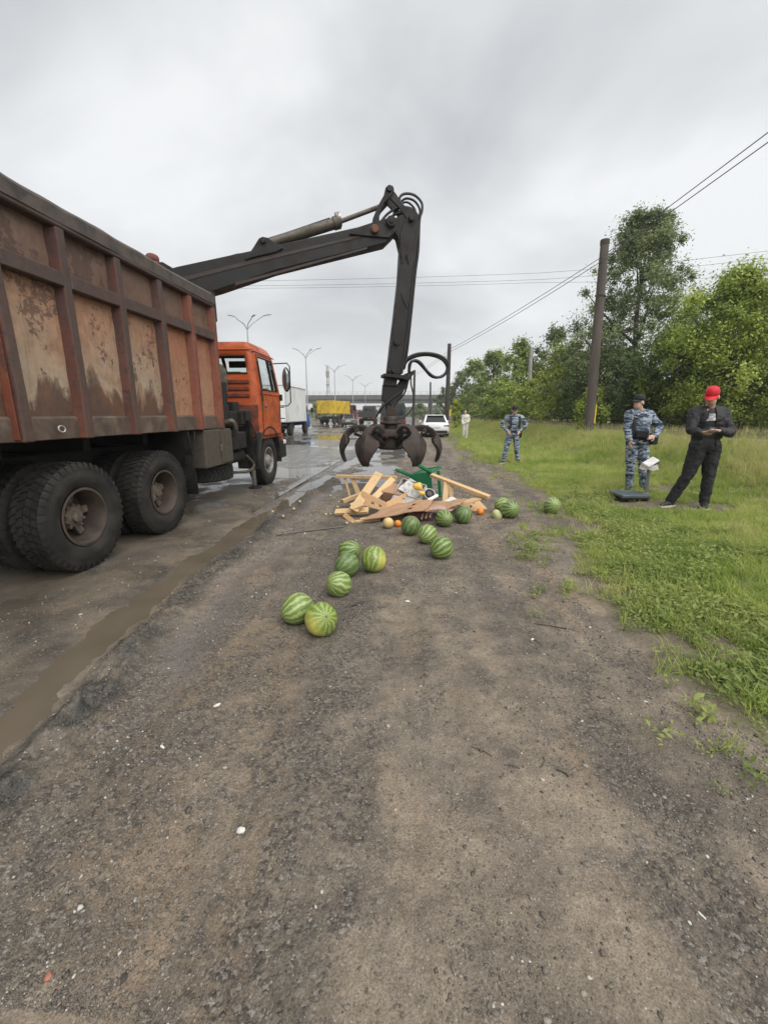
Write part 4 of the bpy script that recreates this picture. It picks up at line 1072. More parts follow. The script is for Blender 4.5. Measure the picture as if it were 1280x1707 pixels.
# mirror on its tube frame
m = MB(); t1 = cabpt('r', 0.93, 2.58, 0.0); t2 = Vector((-3.00, 9.82, 2.62)); t3 = Vector((-2.94, 9.82, 2.55)); t4 = Vector((-2.95, 9.82, 1.76)); t5 = Vector((-3.02, 9.82, 1.68)); t6 = cabpt('r', 0.93, 1.68, 0.0)
m.tube([t1, t2, t3, t4, t5, t6], 0.013, 6); mr = obj('mirror_arm', m, 'm_frame', TR)
m = MB(); m.sph((-3.02, 9.79, 2.26), (0.098, 0.06, 0.27), 20, 14); obj('mirror_housing', m, 'm_blackplastic', mr, smooth='all')
m = MB(); m.sph((-3.02, 9.75, 2.26), (0.078, 0.03, 0.24), 20, 14); obj('mirror_glass', m, 'm_mirror', mr, smooth='all')
for z in (1.55, 1.3, 1.05): m = MB(); m.tube([(-3.17, 9.66, z + .1), (-3.1, 9.66, z + .1), (-3.1, 9.78, z + .1), (-3.17, 9.78, z + .1)], 0.011, 6); obj('ladder_step', m, 'm_frame', TR)

# ---------------------------------------------------------------- crane (profile plane through column and elbow)
B0 = Vector((-4.35, 7.45, 0)); E0 = Vector((-0.42, 8.42, 0))
bd = (E0 - B0).normalized(); bn = Vector((bd.y, -bd.x, 0))       # bn points to the camera side
def BP(px, py):
    d = ray(px, py); t = (B0 - CAM).dot(bn) / d.dot(bn); return CAM + d * t
def bpoly(m_, pts, t0, t1):
    m_.prism([BP(*p) for p in pts], bn, t0, t1); return m_
m = MB(); m.tube([(-4.35, 7.45, 1.5), (-4.35, 7.45, 3.3)], [0.20, 0.17], 20); m.box((-4.35, 7.45, 1.65), (0.62, 0.5, 0.34)); m.box((-4.35, 7.45, 3.55), (0.36, 0.44, 0.7)); obj('crane_column', m, 'm_crane', TR, bevel=0.012)
m = MB()
bpoly(m, [(232, 470), (300, 450), (420, 424), (640, 375), (655, 396), (640, 411), (460, 456), (369, 487), (250, 520), (228, 500)], -0.15, 0.17)
boom = obj('boom', m, 'm_crane', TR, bevel=0.015, seg=2)
m = MB(); bpoly(m, [(300, 470), (420, 440), (600, 398), (600, 402), (420, 446), (300, 477)], 0.168, 0.178); bpoly(m, [(395, 476), (610, 418), (610, 421), (395, 481)], 0.168, 0.176); obj('weld_seam', m, 'm_grapple', boom)
m = MB(); bpoly(m, [(420, 428), (434, 405), (440, 402), (449, 404), (474, 421), (462, 427), (440, 432), (420, 437), (412, 440), (413, 433)], 0.17, 0.20); bpoly(m, [(420, 428), (434, 405), (440, 402), (449, 404), (474, 421), (462, 427), (440, 432)], -0.18, -0.15)
m.cyl(BP(441, 409) - bn * 0.22, BP(441, 409) + bn * 0.24, 0.045); obj('cylinder_bracket', m, 'm_crane', boom, bevel=0.008)
m = MB(); m.cyl(BP(441, 409), BP(563, 371), 0.088, n=20); m.cyl(BP(556, 373), BP(566, 370), 0.105, n=20); cy = obj('lift_cylinder', m, 'm_oldcyl', boom, smooth=True)
m = MB(); m.cyl(BP(560, 366) - bn * .02, BP(568, 364.5) - bn * .02, 0.112, n=20); obj('gland_nut', m, 'm_steel', boom, smooth=True)
m = MB(); m.cyl(BP(563, 371), BP(640, 342), 0.038, n=16); obj('piston_rod', m, 'm_oldcyl', boom, smooth=True)
m = MB(); m.tube([BP(450, 398), BP(500, 381), BP(550, 364)], 0.016, 6); m.tube(spline([BP(415, 428), BP(425, 412), BP(437, 403), BP(452, 398)], 5), 0.016, 6); m.tube(spline([BP(418, 432), BP(424, 418), BP(434, 408), BP(444, 407)], 5), 0.014, 6); obj('oil_pipe', m, 'm_hose', boom)
m = MB(); m.tube([BP(347, 444), BP(348, 439), BP(352, 436), (BP(398, 424)), BP(403, 427), BP(404, 432)], 0.017, 6); obj('handrail', m, 'm_crane', boom)
m = MB(); bpoly(m, [(580, 398), (588, 389), (618, 379), (650, 370), (658, 392), (645, 404), (618, 402)], 0.17, 0.205); bpoly(m, [(580, 398), (588, 389), (618, 379), (650, 370), (658, 392), (645, 404), (618, 402)], -0.19, -0.15); obj('elbow_plate', m, 'm_crane', boom, bevel=0.008)
m = MB(); m.cyl(BP(622, 391) - bn * 0.25, BP(622, 391) + bn * 0.27, 0.065, n=20); obj('rusty_pin', m, 'm_rust', boom, bevel=0.01)
m = MB(); m.cyl(BP(648, 379) - bn * 0.25, BP(648, 379) + bn * 0.27, 0.085, n=20); m.cyl(BP(648, 379) + bn * 0.27, BP(648, 379) + bn * 0.29, 0.045, n=6); obj('elbow_pin', m, 'm_frame', boom, bevel=0.01)
# links of the elbow
m = MB()
la = [(617, 392), (619, 372), (627, 352), (637, 334), (640, 321), (646, 317), (652, 319), (654, 326), (648, 336), (637, 348), (630, 364), (629, 390), (624, 398)]
bpoly(m, la, 0.15, 0.19); bpoly(m, la, -0.19, -0.15); m.cyl(BP(646, 324) - bn * 0.21, BP(646, 324) + bn * 0.22, 0.05); obj('elbow_link', m, 'm_crane', boom, bevel=0.008)
m = MB(); lb = [(641, 322), (648, 318), (658, 330), (668, 346), (682, 356), (688, 364), (684, 374), (677, 378), (672, 366), (662, 352), (648, 338)]
bpoly(m, lb, 0.10, 0.145); bpoly(m, lb, -0.145, -0.10); obj('elbow_link', m, 'm_crane', boom, bevel=0.008)
# stick
m = MB()
bpoly(m, [(655, 369), (668, 363), (676, 352), (688, 353), (695, 363), (696, 385), (691, 430), (686, 470), (678, 540), (673, 585), (668, 625), (644, 625), (649, 580), (654, 540), (662, 470), (665, 420), (660, 398), (652, 391)], -0.10, 0.13)
stick = obj('stick', m, 'm_crane', TR, bevel=0.014, seg=2)
m = MB(); bpoly(m, [(664, 395), (672, 372), (684, 372), (690, 390), (684, 420), (678, 446), (674, 430), (668, 446), (664, 420)], 0.12, 0.15); m.cyl(BP(682, 371) + bn * 0.1, BP(682, 371) + bn * 0.22, 0.05); obj('gusset_plate', m, 'm_crane', stick, bevel=0.006)
m = MB(); bpoly(m, [(687, 440), (690, 436), (678, 560), (669, 624), (665, 624), (675, 555)], 0.12, 0.148); bpoly(m, [(666, 492), (676, 487), (678, 505), (676, 518), (668, 502)], 0.12, 0.145); obj('edge_rail', m, 'm_crane', stick, bevel=0.004)
m = MB(); m.cyl(BP(659, 572) + bn * 0.15, BP(659, 572) + bn * 0.185, 0.055, n=18); m.cyl(BP(659, 572) + bn * 0.15, BP(659, 572) + bn * 0.19, 0.03, n=18); obj('pin_boss', m, 'm_frame', stick)
m = MB(); bpoly(m, [(637, 624), (672, 627), (680, 632), (678, 636), (664, 632), (637, 629)], -0.19, 0.21); m.cyl(BP(645, 619) + bn * .12, BP(645, 619) + bn * 0.20, 0.035); m.cyl(BP(653, 620) + bn * .12, BP(653, 620) + bn * 0.20, 0.035); obj('end_collar', m, 'm_crane', stick, bevel=0.006)
m = MB(); bpoly(m, [(641, 628), (661, 629), (659, 645), (639, 643)], -0.10, 0.12); bpoly(m, [(638, 641), (661, 643), (673, 624), (683, 620), (688, 618), (688, 624), (680, 634), (668, 660), (652, 676), (636, 668)], -0.07, 0.09); obj('stick_tip', m, 'm_crane', stick, bevel=0.008)
hp = []
for (pts, off, r_) in ([[(672, 352), (664, 336), (672, 328), (688, 330), (700, 342), (701, 356), (697, 372), (695, 420), (690, 460), (684, 520), (677, 585), (672, 615)], 0.10, 0.022],
                 [[(676, 356), (668, 340), (676, 332), (690, 336), (699, 350), (698, 366), (695, 400), (692, 440), (686, 500), (680, 560)], 0.02, 0.02],
                 [[(634, 372), (644, 360), (656, 352), (672, 348), (684, 350), (694, 360)], 0.05, 0.022], [[(632, 376), (646, 364), (660, 356), (676, 354), (690, 362)], -0.04, 0.02], [[(655, 360), (662, 344), (678, 334), (692, 345), (696, 362)], -0.06, 0.018],
                 [[(672, 612), (676, 600), (690, 592), (710, 590), (730, 594), (743, 604), (744, 616), (735, 628), (722, 629), (710, 620), (700, 607), (692, 602), (684, 604), (681, 612), (680, 622)], 0.10, 0.026],
                 [[(672, 616), (678, 602), (694, 594), (714, 592), (734, 598), (744, 610), (742, 622), (731, 629), (718, 627), (706, 614), (696, 604), (687, 602), (682, 608), (681, 620)], 0.02, 0.026],
                 [[(684, 622), (684, 640), (688, 660), (686, 680), (674, 694), (662, 697)], 0.05, 0.015], [[(680, 624), (672, 648), (652, 664), (634, 680), (626, 695)], 0.10, 0.02], [[(682, 626), (674, 655), (660, 672), (650, 690)], 0.02, 0.018], [[(678, 630), (664, 650), (645, 668), (632, 690)], -0.05, 0.016]):
    m = MB(); m.tube(spline([BP(*p) + bn * off for p in pts], 5), r_, 7); obj('hydraulic_hose', m, 'm_hose', stick, smooth='all')
# grapple
GC = BP(651, 715); GC.z = 0
gm = MB()
gz = Matrix.Translation(GC)
gm.tube([BP(646, 672), GC + Vector((0, 0, 1.42))], [0.06, 0.075], 12); gm.lathe([(0.0, 1.46), (0.13, 1.46), (0.15, 1.43), (0.15, 1.36), (0.21, 1.35), (0.21, 1.31), (0.13, 1.30), (0.13, 1.22), (0.34, 1.2), (0.36, 1.16), (0.36, 1.08), (0.28, 1.06), (0.28, 0.86), (0.22, 0.82), (0.0, 0.82)], gz, 28)
gm.box(GC + Vector((0.02, 0, 1.52)), (0.20, 0.16, 0.18))
GP = obj('grapple', gm, 'm_grapple', TR, bevel=0.008, smooth=True)
cl = [(0.28, 1.06, 0.07, 0.16), (0.42, 1.165, 0.07, 0.15), (0.58, 1.215, 0.072, 0.155), (0.73, 1.19, 0.075, 0.155), (0.84, 1.11, 0.08, 0.15), (0.885, 1.045, 0.24, 0.15), (0.925, 0.965, 0.265, 0.14), (0.95, 0.85, 0.215, 0.13), (0.945, 0.74, 0.150, 0.11), (0.92, 0.65, 0.10, 0.09), (0.885, 0.575, 0.065, 0.05)]
face_a = math.atan2(-1, 0.07)
ci_ = spline([Vector((a, b, 0)) for a, b, _, _ in cl], 4)
hw_ = np.interp(np.linspace(0, len(cl) - 1, len(ci_)), range(len(cl)), [q[2] for q in cl]); tk_ = np.interp(np.linspace(0, len(cl) - 1, len(ci_)), range(len(cl)), [q[3] for q in cl])
for k in range(6):
    a = face_a + math.radians(30) + k * math.pi / 3
    er_ = Vector((math.cos(a), math.sin(a), 0)); et = Vector((-math.sin(a), math.cos(a), 0)); ez = Vector((0, 0, 1))
    tm = MB(); vs_ = []
    for i, c in enumerate(ci_):
        t = (ci_[min(i + 1, len(ci_) - 1)] - ci_[max(i - 1, 0)]).normalized(); nr = Vector((t.y * -1, t.x, 0))    # outward normal in (r,z)
        nr = nr if nr.x * 0.6 + nr.y > 0 or i < 3 else nr
        h_, k_ = float(hw_[i]), float(tk_[i]); flare = max(0.0, (h_ - 0.09) / 0.18)
        def Q(off, side):
            return GC + er_ * (c.x + nr.x * off) + ez * (c.y + nr.y * off) + et * side
        rw = min(h_, 0.035)
        o_ = k_ * 0.5
        side_off = o_ * (1 - 1.9 * flare)
        vs_ += [Q(o_, -rw), Q(o_, rw), Q(side_off, h_), Q(side_off - 0.035, h_), Q(-o_ * 0.6, rw), Q(-o_ * 0.6, -rw), Q(side_off - 0.035, -h_), Q(side_off, -h_)]
    n_ = len(ci_); ff = []
    for i in range(n_ - 1):
        for q in range(8):
            ff.append((i * 8 + q, i * 8 + (q + 1) % 8, (i + 1) * 8 + (q + 1) % 8, (i + 1) * 8 + q))
    ff += [tuple(range(7, -1, -1)), tuple((n_ - 1) * 8 + q for q in range(8))]
    tm.add(vs_, ff)
    for rr, zz in ((0.33, 1.09), (0.66, 1.19)):
        p = GC + er_ * rr + ez * zz; tm.cyl(p - et * 0.125, p + et * 0.125, 0.045, n=14)
    tn = obj('tine', tm, 'm_grapple', GP, bevel=0.006)
    hc = MB(); hc.cyl(GC + er_ * 0.24 + ez * 0.92, GC + er_ * 0.50 + ez * 1.05, 0.05, n=12); hc.cyl(GC + er_ * 0.50 + ez * 1.05, GC + er_ * 0.72 + ez * 1.12, 0.028, n=10); obj('tine_cylinder', hc, 'm_steel' if k == 9 else 'm_frame', GP, smooth=True)
# operator seat on the column
m = MB(); m.box((-4.75, 7.35, 3.28), (0.46, 0.46, 0.08)); m.box((-4.75, 7.13, 3.5), (0.44, 0.08, 0.4)); m.beam((-4.4, 7.45, 3.0), (-4.75, 7.35, 3.24), 0.1, 0.1); m.box((-4.75, 7.85, 2.72), (0.5, 0.35, 0.05)); m.beam((-4.4, 7.45, 2.5), (-4.75, 7.8, 2.7), 0.07, 0.07)
obj('operator_seat', m, 'm_blackplastic', TR, bevel=0.02)
# ------------------------------------------------------------------ tracks, poles, wires, lamps, bridge
pm('m_concrete', (0.30, 0.285, 0.265), 0.85, 0, 0.2, 2, (0.16, 0.15, 0.135), 0.4, 1.5, 0.3, 20)
pm('m_bridge', (0.125, 0.122, 0.118), 0.85, 0, 0.2, 0.5, (0.11, 0.105, 0.10), 0.4, 0.3)
pm('m_bridge_pale', (0.27, 0.265, 0.255), 0.85, 0, 0.15, 0.5, (0.24, 0.235, 0.22), 0.3, 0.3)
pm('m_oldpole', (0.105, 0.086, 0.072), 0.9, 0, 0.3, 3, (0.085, 0.072, 0.062), 0.45, 2.5, 0.5, 25, (1, 1, 0.15))
pm('m_poledark', (0.065, 0.056, 0.05), 0.9, 0, 0.3, 3, (0.035, 0.03, 0.028), 0.4, 3)
pm('m_polegrey', (0.28, 0.27, 0.25), 0.85, 0, 0.2, 3)
pm('m_galv', (0.42, 0.43, 0.44), 0.5, 0.4, 0.1, 3)
pm('m_rail', (0.20, 0.165, 0.135), 0.6, 0.3, 0.3, 6, (0.24, 0.22, 0.20), 0.4, 3)
pm('m_yellowpaint', (0.70, 0.52, 0.05), 0.6, 0, 0.2, 6)
TK = thing('railway_track', 'old railway track on the grassy bank in front of the trees', 'track', (8.6, 30, 0))
for x in (8.0, 9.52):
    m = MB(); ys = np.arange(4, 75, 2.0)
    prof = [(-0.07, 0), (0.07, 0), (0.012, 0.03), (0.012, 0.12), (0.036, 0.13), (0.036, 0.17), (-0.036, 0.17), (-0.036, 0.13), (-0.012, 0.12), (-0.012, 0.03)]
    vs_ = [(x + a, y, hz(8.6, y) + 0.16 + b) for y in ys for a, b in prof]; n = len(prof)
    m.add(vs_, [(i * n + k, i * n + (k + 1) % n, (i + 1) * n + (k + 1) % n, (i + 1) * n + k) for i in range(len(ys) - 1) for k in range(n)])
    obj('rail', m, 'm_rail', TK)
sl0 = None
for y in np.arange(6, 45, 0.62):
    if sl0 is None:
        m = MB(); m.box((8.76, 6.0, 0), (2.5, 0.24, 0.16)); sl0 = obj('sleeper', m, 'm_concrete', TK, bevel=0.02)
        sl0.location.z = 0; base_z = hz(8.6, 6.0)
        sl0.location = (0, 0, base_z + 0.08)
    else:
        c = sl0.copy(); COL.objects.link(c); c.location = (0, y - 6.0, hz(8.6, y) + 0.08)

def pole(px_b, px_t, y_t, Y, r0, r1, mat_, label, zb=None, extra=True):
    b = AY(px_b, 690, Y); t = AY(px_t, y_t, Y); bz = hz(b.x, b.y)
    P = thing('utility_pole', label, 'pole', (b.x, b.y, bz), 0, 'poles along the tracks')
    m = MB(); a = Vector((b.x, b.y, bz - 0.15)); d = t - a
    m.tube([a, a + d * 0.35, a + d * 0.7, t], [r0, r0 * 0.87 + r1 * 0.13, r0 * 0.4 + r1 * 0.6, r1], 20)
    obj('shaft', m, mat_, P, smooth=True)
    return P, a, t
P1, pa, pt_ = pole(984, 1008, 401, 18.5, 0.192, 0.152, 'm_oldpole', 'thick brown leaning concrete pole, the nearest one, right of centre')
d = (pt_ - pa).normalized()
m = MB(); m.tube([pt_ - d * 0.14, pt_ - d * 0.02, pt_ + d * 0.03], [0.168, 0.172, 0.16], 20); obj('pole_cap', m, 'm_poledark', P1, smooth=True)
q = AY(1001, 494, 18.5); m = MB(); m.tube([q - d * 0.03, q + d * 0.03], 0.185, 20); m.box(q + Vector((-0.21, -0.1, 0)), (0.1, 0.06, 0.06)); obj('band', m, 'm_poledark', P1)
q = AY(992, 690, 18.34); m = MB(); m.box(q, (0.05, 0.02, 0.75)); obj('yellow_marking', m, 'm_yellowpaint', P1)
P2, a2, t2_ = pole(744.5, 749, 573, 37, 0.20, 0.145, 'm_poledark', 'dark utility pole behind the white parked car')
q = AY(745, 595, 37); m = MB(); m.beam(q, q + Vector((-0.75, 0, 0.02)), 0.06, 0.06); obj('bracket', m, 'm_galv', P2)
m = MB(); m.cyl(q + Vector((-0.7, 0, 0.02)), q + Vector((-0.7, 0, 0.2)), 0.05, n=8); obj('insulator', m, 'm_white', P2)
q = AY(747, 590, 36.8); m = MB(); m.box(AY(750, 688, 36.7), (0.14, 0.03, 0.5)); obj('yellow_marking', m, 'm_yellowpaint', P2)
P3, a3, t3_ = pole(689, 691, 617, 58, 0.19, 0.14, 'm_poledark', 'dark distant pole just right of the stick of the crane')
q = AY(690.5, 632, 58); m = MB(); m.beam(q, q + Vector((-0.8, 0, 0)), 0.07, 0.07); obj('bracket', m, 'm_galv', P3)
P4, a4, t4_ = pole(717, 717.5, 637, 82, 0.2, 0.15, 'm_poledark', 'far thin pole in front of the bridge, above the white car')
P5, a5, t5_ = pole(880, 885, 582, 39, 0.19, 0.14, 'm_polegrey', 'pale grey pole standing in front of the tree row')

pm('m_wire', (0.10, 0.10, 0.105), 0.6, 0, 0.05, 1)
def wire(pts, r, label, sag=0.0, n=10, grp='overhead wires'):
    m = MB(); P = []
    for i in range(len(pts) - 1):
        a, b = Vector(pts[i]), Vector(pts[i + 1])
        for k in range(n):
            t = k / n; P.append(a.lerp(b, t) - Vector((0, 0, sag * 4 * t * (1 - t))))
    P.append(Vector(pts[-1])); m.tube(P, r, 5)
    o = obj('overhead_wire', m, 'm_wire', None, origin=tuple(P[0])); tag(o, label, 'wire', grp)
wq = AY(1003, 431, 15.3)
wire([(10.2, -14, 8.7), AY(1003, 428, 18.3), AY(752, 581, 37), AY(693, 622, 58)], 0.013, 'upper wire of the pair strung along the poles', 0.12)
wire([(10.5, -14, 8.5), AY(1003, 435, 18.3), AY(753, 585, 37), AY(692, 626, 58)], 0.013, 'lower wire of the pair strung along the poles', 0.12)
wire([AY(250, 470, 70), AY(900, 455, 75), AY(1330, 412, 62)], 0.022, 'topmost of the faint wires crossing the road overhead', 0.25)
wire([AY(250, 477, 70), AY(900, 466, 75), AY(1330, 424, 62)], 0.022, 'middle of the faint wires crossing the road overhead', 0.25)
wire([AY(250, 481, 70), AY(900, 471, 75), AY(1330, 455, 62)], 0.020, 'lowest of the faint wires crossing the road overhead', 0.25)

lampl = ['nearest four armed street lamp, standing right behind the orange cab', 'four armed street lamp right of the white box truck', 'four armed street lamp above the yellow tipper', 'four armed street lamp right of the lamp above the yellow tipper', 'farthest street lamp, left of the crane stick']
proto = None
for i, Y in enumerate((47, 71, 95, 121, 149)):
    x = -18.5
    if proto is None:
        L0 = thing('street_lamp', lampl[0], 'lamp', (0, 0, 0), 0, 'street lamps on the median')
        m = MB(); m.tube([(0, 0, 0), (0, 0, 10.3)], [0.13, 0.07], 10); obj('lamp_post', m, 'm_galv', L0, smooth=True)
        for sx in (-1, 1):
            for (ry, rx, zz) in ((-0.75, 0.95, 11.35), (0.75, 1.75, 11.75)):
                m = MB(); m.tube(spline([(0, 0, 10.2), (0.25 * rx * sx, 0.3 * ry, 10.75), (0.7 * rx * sx, 0.8 * ry, zz - 0.32), (rx * sx, ry, zz)], 4), 0.045, 6); am = obj('arm', m, 'm_galv', L0)
                m = MB(); m.beam((rx * sx * 0.93, ry * 0.95, zz - 0.02), (rx * sx * 1.38, ry * 1.2, zz + 0.12), 0.22, 0.09); obj('lamp_head', m, 'm_galv', am, bevel=0.02)
        proto = L0; o = L0
    else:
        o = copy_tree(proto)
    o.location = (x, Y, hz(x, Y)); o['label'] = lampl[i]
# lattice mast beyond
MT = thing('lattice_mast', 'thin grey lattice mast rising behind the bridge', 'mast', (-38, 190, 0)); q = AY(548, 690, 190); MT.location = (q.x, q.y, 0); WLOC[MT.name] = Vector((q.x, q.y, 0))
m = MB()
for a in range(3):
    c, s_ = math.cos(a * 2.094), math.sin(a * 2.094); m.tube([(q.x + c, q.y + s_, 0), (q.x + 0.5 * c, q.y + 0.5 * s_, 21.5)], 0.10, 5)
for z in range(0, 21, 2):
    for a in range(3):
        r0 = 1 - z / 43; r1 = 1 - (z + 2) / 43
        m.tube([(q.x + r0 * math.cos(a * 2.094), q.y + r0 * math.sin(a * 2.094), z), (q.x + r1 * math.cos(a * 2.094 + 2.094), q.y + r1 * math.sin(a * 2.094 + 2.094), z + 2)], 0.07, 4)
obj('lattice', m, 'm_polegrey', MT)
m = MB(); m.box((q.x, q.y, 18.5), (1.3, 1.3, 2.4)); m.box((q.x, q.y, 14), (1.2, 1.2, 0.5)); obj('antenna', m, 'm_polegrey', MT)

BRY = 150
BR = thing('road_bridge', 'grey concrete road bridge spanning the road in the distance', 'bridge', (-30, BRY, 0))
m = MB(); m.box((-45, BRY + 6, 7.15), (150, 12, 1.5)); dk = obj('deck', m, 'm_bridge', BR)
m = MB(); m.box((-45, BRY + 6, 5.85), (150, 9.5, 1.1)); obj('girder', m, 'm_bridge_pale', BR)
m = MB()
m.box((-45, BRY + 0.2, 9.0), (150, 0.07, 0.07)); m.box((-45, BRY + 0.2, 8.45), (150, 0.06, 0.06)); obj('rail', m, 'm_galv', BR)
p0 = None
for k in range(0, 62):
    x = -105 + k * 2.2
    if p0 is None:
        m = MB(); m.box((-105, BRY + 0.2, 8.45), (0.13, 0.13, 1.15)); p0 = obj('railing_post', m, 'm_galv', BR)
    else:
        c = p0.copy(); COL.objects.link(c); c.location.x = x + 105
for x in (-64, -37, -10.8, 4, 15):
    m = MB(); m.box((x, BRY + 6, 2.6), (1.4, 9, 5.4)); obj('pier', m, 'm_bridge_pale' if x != 4 else 'm_bridge', BR, bevel=0.1)
# buildings far beyond the bridge
pm('m_farwall', (0.62, 0.62, 0.61), 0.8, 0, 0.08, 0.2); pm('m_farred', (0.42, 0.10, 0.09), 0.7, 0, 0.15, 0.3); pm('m_farroof', (0.22, 0.21, 0.21), 0.8, 0, 0.1, 0.3)
def fbuild(px0, px1, pyt, Y, wm, label):
    a = AY(px0, 690, Y); b = AY(px1, pyt, Y); t = thing('distant_building', label, 'building', ((a.x + b.x) / 2, Y, 0), 0)
    h = b.z; m = MB(); m.box(((a.x + b.x) / 2, Y + 5, h / 2), (b.x - a.x, 10, h)); obj('wall', m, wm, t)
    m = MB(); m.box(((a.x + b.x) / 2, Y + 5, h + 0.15), (b.x - a.x + 0.8, 10.8, 0.3)); obj('roof', m, 'm_farroof', t)
    n = max(2, int((b.x - a.x) / 4))
    for k in range(n):
        m = MB(); m.box((a.x + (b.x - a.x) * (k + 0.5) / n, Y - 0.02, h * 0.55), (1.8, 0.08, h * 0.3)); obj('window', m, 'm_darkglass', t)
fbuild(609, 632, 677, 215, 'm_farwall', 'pale distant building under the bridge beside the dark lorry')
fbuild(583, 601, 684, 225, 'm_farred', 'low dark red distant building under the bridge')

# ------------------------------------------------------------------ trees
def leaf_tree_mat(name, lo, hi, tr=0.3):
    s = NT(name)
    at = s.n('ShaderNodeAttribute', attribute_name='tone').outputs['Fac']
    c = s.ramp(at, [(0.0, lo), (0.55, tuple((a + b) / 2 for a, b in zip(lo, hi))), (1.0, hi)])
    s.done(c, 0.55, 0, None, 0.35)
    t = s.n('ShaderNodeBsdfTranslucent'); s.l(c, t.inputs[0]); mx = s.n('ShaderNodeMixShader'); mx.inputs[0].default_value = tr
    s.l(s.b.outputs[0], mx.inputs[1]); s.l(t.outputs[0], mx.inputs[2]); s.l(mx.outputs[0], s.out.inputs[0])
leaf_tree_mat('m_leaf_bright', (0.14, 0.205, 0.036), (0.43, 0.51, 0.11))
leaf_tree_mat('m_leaf_mid', (0.115, 0.17, 0.038), (0.33, 0.41, 0.10))
leaf_tree_mat('m_leaf_dark', (0.060, 0.095, 0.034), (0.19, 0.25, 0.085))
leaf_tree_mat('m_leaf_grey', (0.105, 0.14, 0.06), (0.31, 0.365, 0.165))
leaf_tree_mat('m_leaf_yellow', (0.20, 0.26, 0.04), (0.50, 0.55, 0.11))
pm('m_bark', (0.085, 0.072, 0.058), 0.9, 0, 0.35, 5, (0.045, 0.04, 0.034), 0.4, 6, 0.6, 25)
def tree(x, y, h, rad, base, label, mat_, nl, ls=0.1, clumps=60, shape=1.0, seed=0, name='tree', airy=0.0, lean=0.0, csz=1.0):
    g = np.random.default_rng(100 + seed); z0 = hz(x, y) if y < 300 else 0
    T = thing(name, label, 'tree' if name == 'tree' else 'shrub', (x, y, z0), 0, 'trees along the tracks' if name == 'tree' else None)
    # limbs reach towards clump centres
    cl = []
    while len(cl) < clumps:
        t = g.random() ** 0.85
        prof = math.sin(math.pi * min(1, (0.12 + 0.88 * t) ** shape)) ** 0.6 if t < 0.97 else 0.25
        a = g.random() * 6.28; r = rad * prof * math.sqrt(g.uniform(0.10, 1.0)) * g.uniform(0.65, 1.22 - 0.17 * airy)
        cl.append((r * math.cos(a) + lean * t * h, r * math.sin(a), base + (h - base) * t))
    cl = np.array(cl)
    m = MB(); tr_ = 0.028 * h ** 0.9
    top = Vector((x + lean * h, y, z0 + h * 0.88))
    bend = [Vector((x, y, z0 - 0.1)), Vector((x + 0.02 * h * g.normal(), y, z0 + h * 0.3)), Vector((x + lean * h * 0.5 + 0.02 * h * g.normal(), y, z0 + h * 0.6)), top]
    tp = spline(bend, 5); m.tube(tp, [tr_ * (1 - 0.9 * i / (len(tp) - 1)) for i in range(len(tp))], 8)
    for c in cl[:: max(1, len(cl) // 26)]:
        zt = max(0.12 * h, c[2] - 0.55 * math.hypot(c[0], c[1]) - 0.05 * h); k = min(len(tp) - 2, int(zt / (0.88 * h) * (len(tp) - 1)))
        a = tp[k]; b = Vector((x + c[0], y + c[1], z0 + c[2])); md = a.lerp(b, 0.5) + Vector((0, 0, -0.04 * h * g.random()))
        m.tube(spline([a, md, b], 3), [tr_ * q for q in np.linspace(0.42, 0.06, 7)], 5)
    obj('trunk', m, 'm_bark', T, smooth='all')
    # leaves
    per = g.multinomial(nl, g.dirichlet(np.full(len(cl), 3.0))); cid = np.repeat(np.arange(len(cl)), per)
    cr = csz * rad * g.uniform(0.13, 0.32, len(cl)) * (1 - 0.25 * airy) * (1 - 0.25 * airy * np.clip((cl[:, 2] - base) / (h - base), 0, 1))
    d = g.normal(size=(nl, 3)); d /= np.linalg.norm(d, axis=1)[:, None] + 1e-9
    rr = np.minimum(np.abs(g.normal(0, 0.62, nl)), 1.5)
    P = cl[cid] + d * (cr[cid] * rr)[:, None] * np.array([1.05, 1.05, 1.0])
    # fringe sprays
    fr = g.random(nl) < 0.10; P[fr] += d[fr] * (cr[cid][fr] * g.random(fr.sum()) * 0.7)[:, None]
    P[:, 2] = np.maximum(P[:, 2], 0.15)
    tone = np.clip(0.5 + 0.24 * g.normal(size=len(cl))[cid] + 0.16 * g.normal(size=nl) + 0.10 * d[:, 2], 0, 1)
    nrm = d * 0.6 + g.normal(size=(nl, 3)) * 0.6 + np.array([0, 0, 0.5]); nrm /= np.linalg.norm(nrm, axis=1)[:, None]
    u = np.cross(nrm, g.normal(size=(nl, 3))); u /= np.linalg.norm(u, axis=1)[:, None] + 1e-9; w_ = np.cross(nrm, u)
    sz = ls * g.uniform(0.6, 1.35, nl)[:, None]
    C = P
    q = np.stack([C - u * sz, C + w_ * sz * 0.45 + nrm * sz * 0.12, C + u * sz, C - w_ * sz * 0.45 + nrm * sz * 0.12], 1).reshape(-1, 3)
    npmesh('crown', q, np.arange(nl * 4).reshape(-1, 4), mat_, T, {'tone': np.repeat(tone, 4)})
    return T
def tpx(px, Y, pyt, wpx, *a, **k):
    q = AY(px, 690, Y); z0 = hz(q.x, Y); t = AY(px, pyt, Y).z - z0; r = wpx / 2 / F * (Y + 0.4)
    return tree(q.x, Y, t, r, *a, **k)
tpx(1043, 25, 362, 290, 1.2, 'tall airy grey green tree rising above all the others behind the brown pole', 'm_leaf_grey', 90000, 0.064, 400, 0.42, 1, airy=1.0, csz=0.62)
tpx(1195, 17.5, 455, 190, 0.6, 'bright green tree behind the man in the red cap', 'm_leaf_bright', 42000, 0.06, 190, 0.9, 2, csz=0.8)
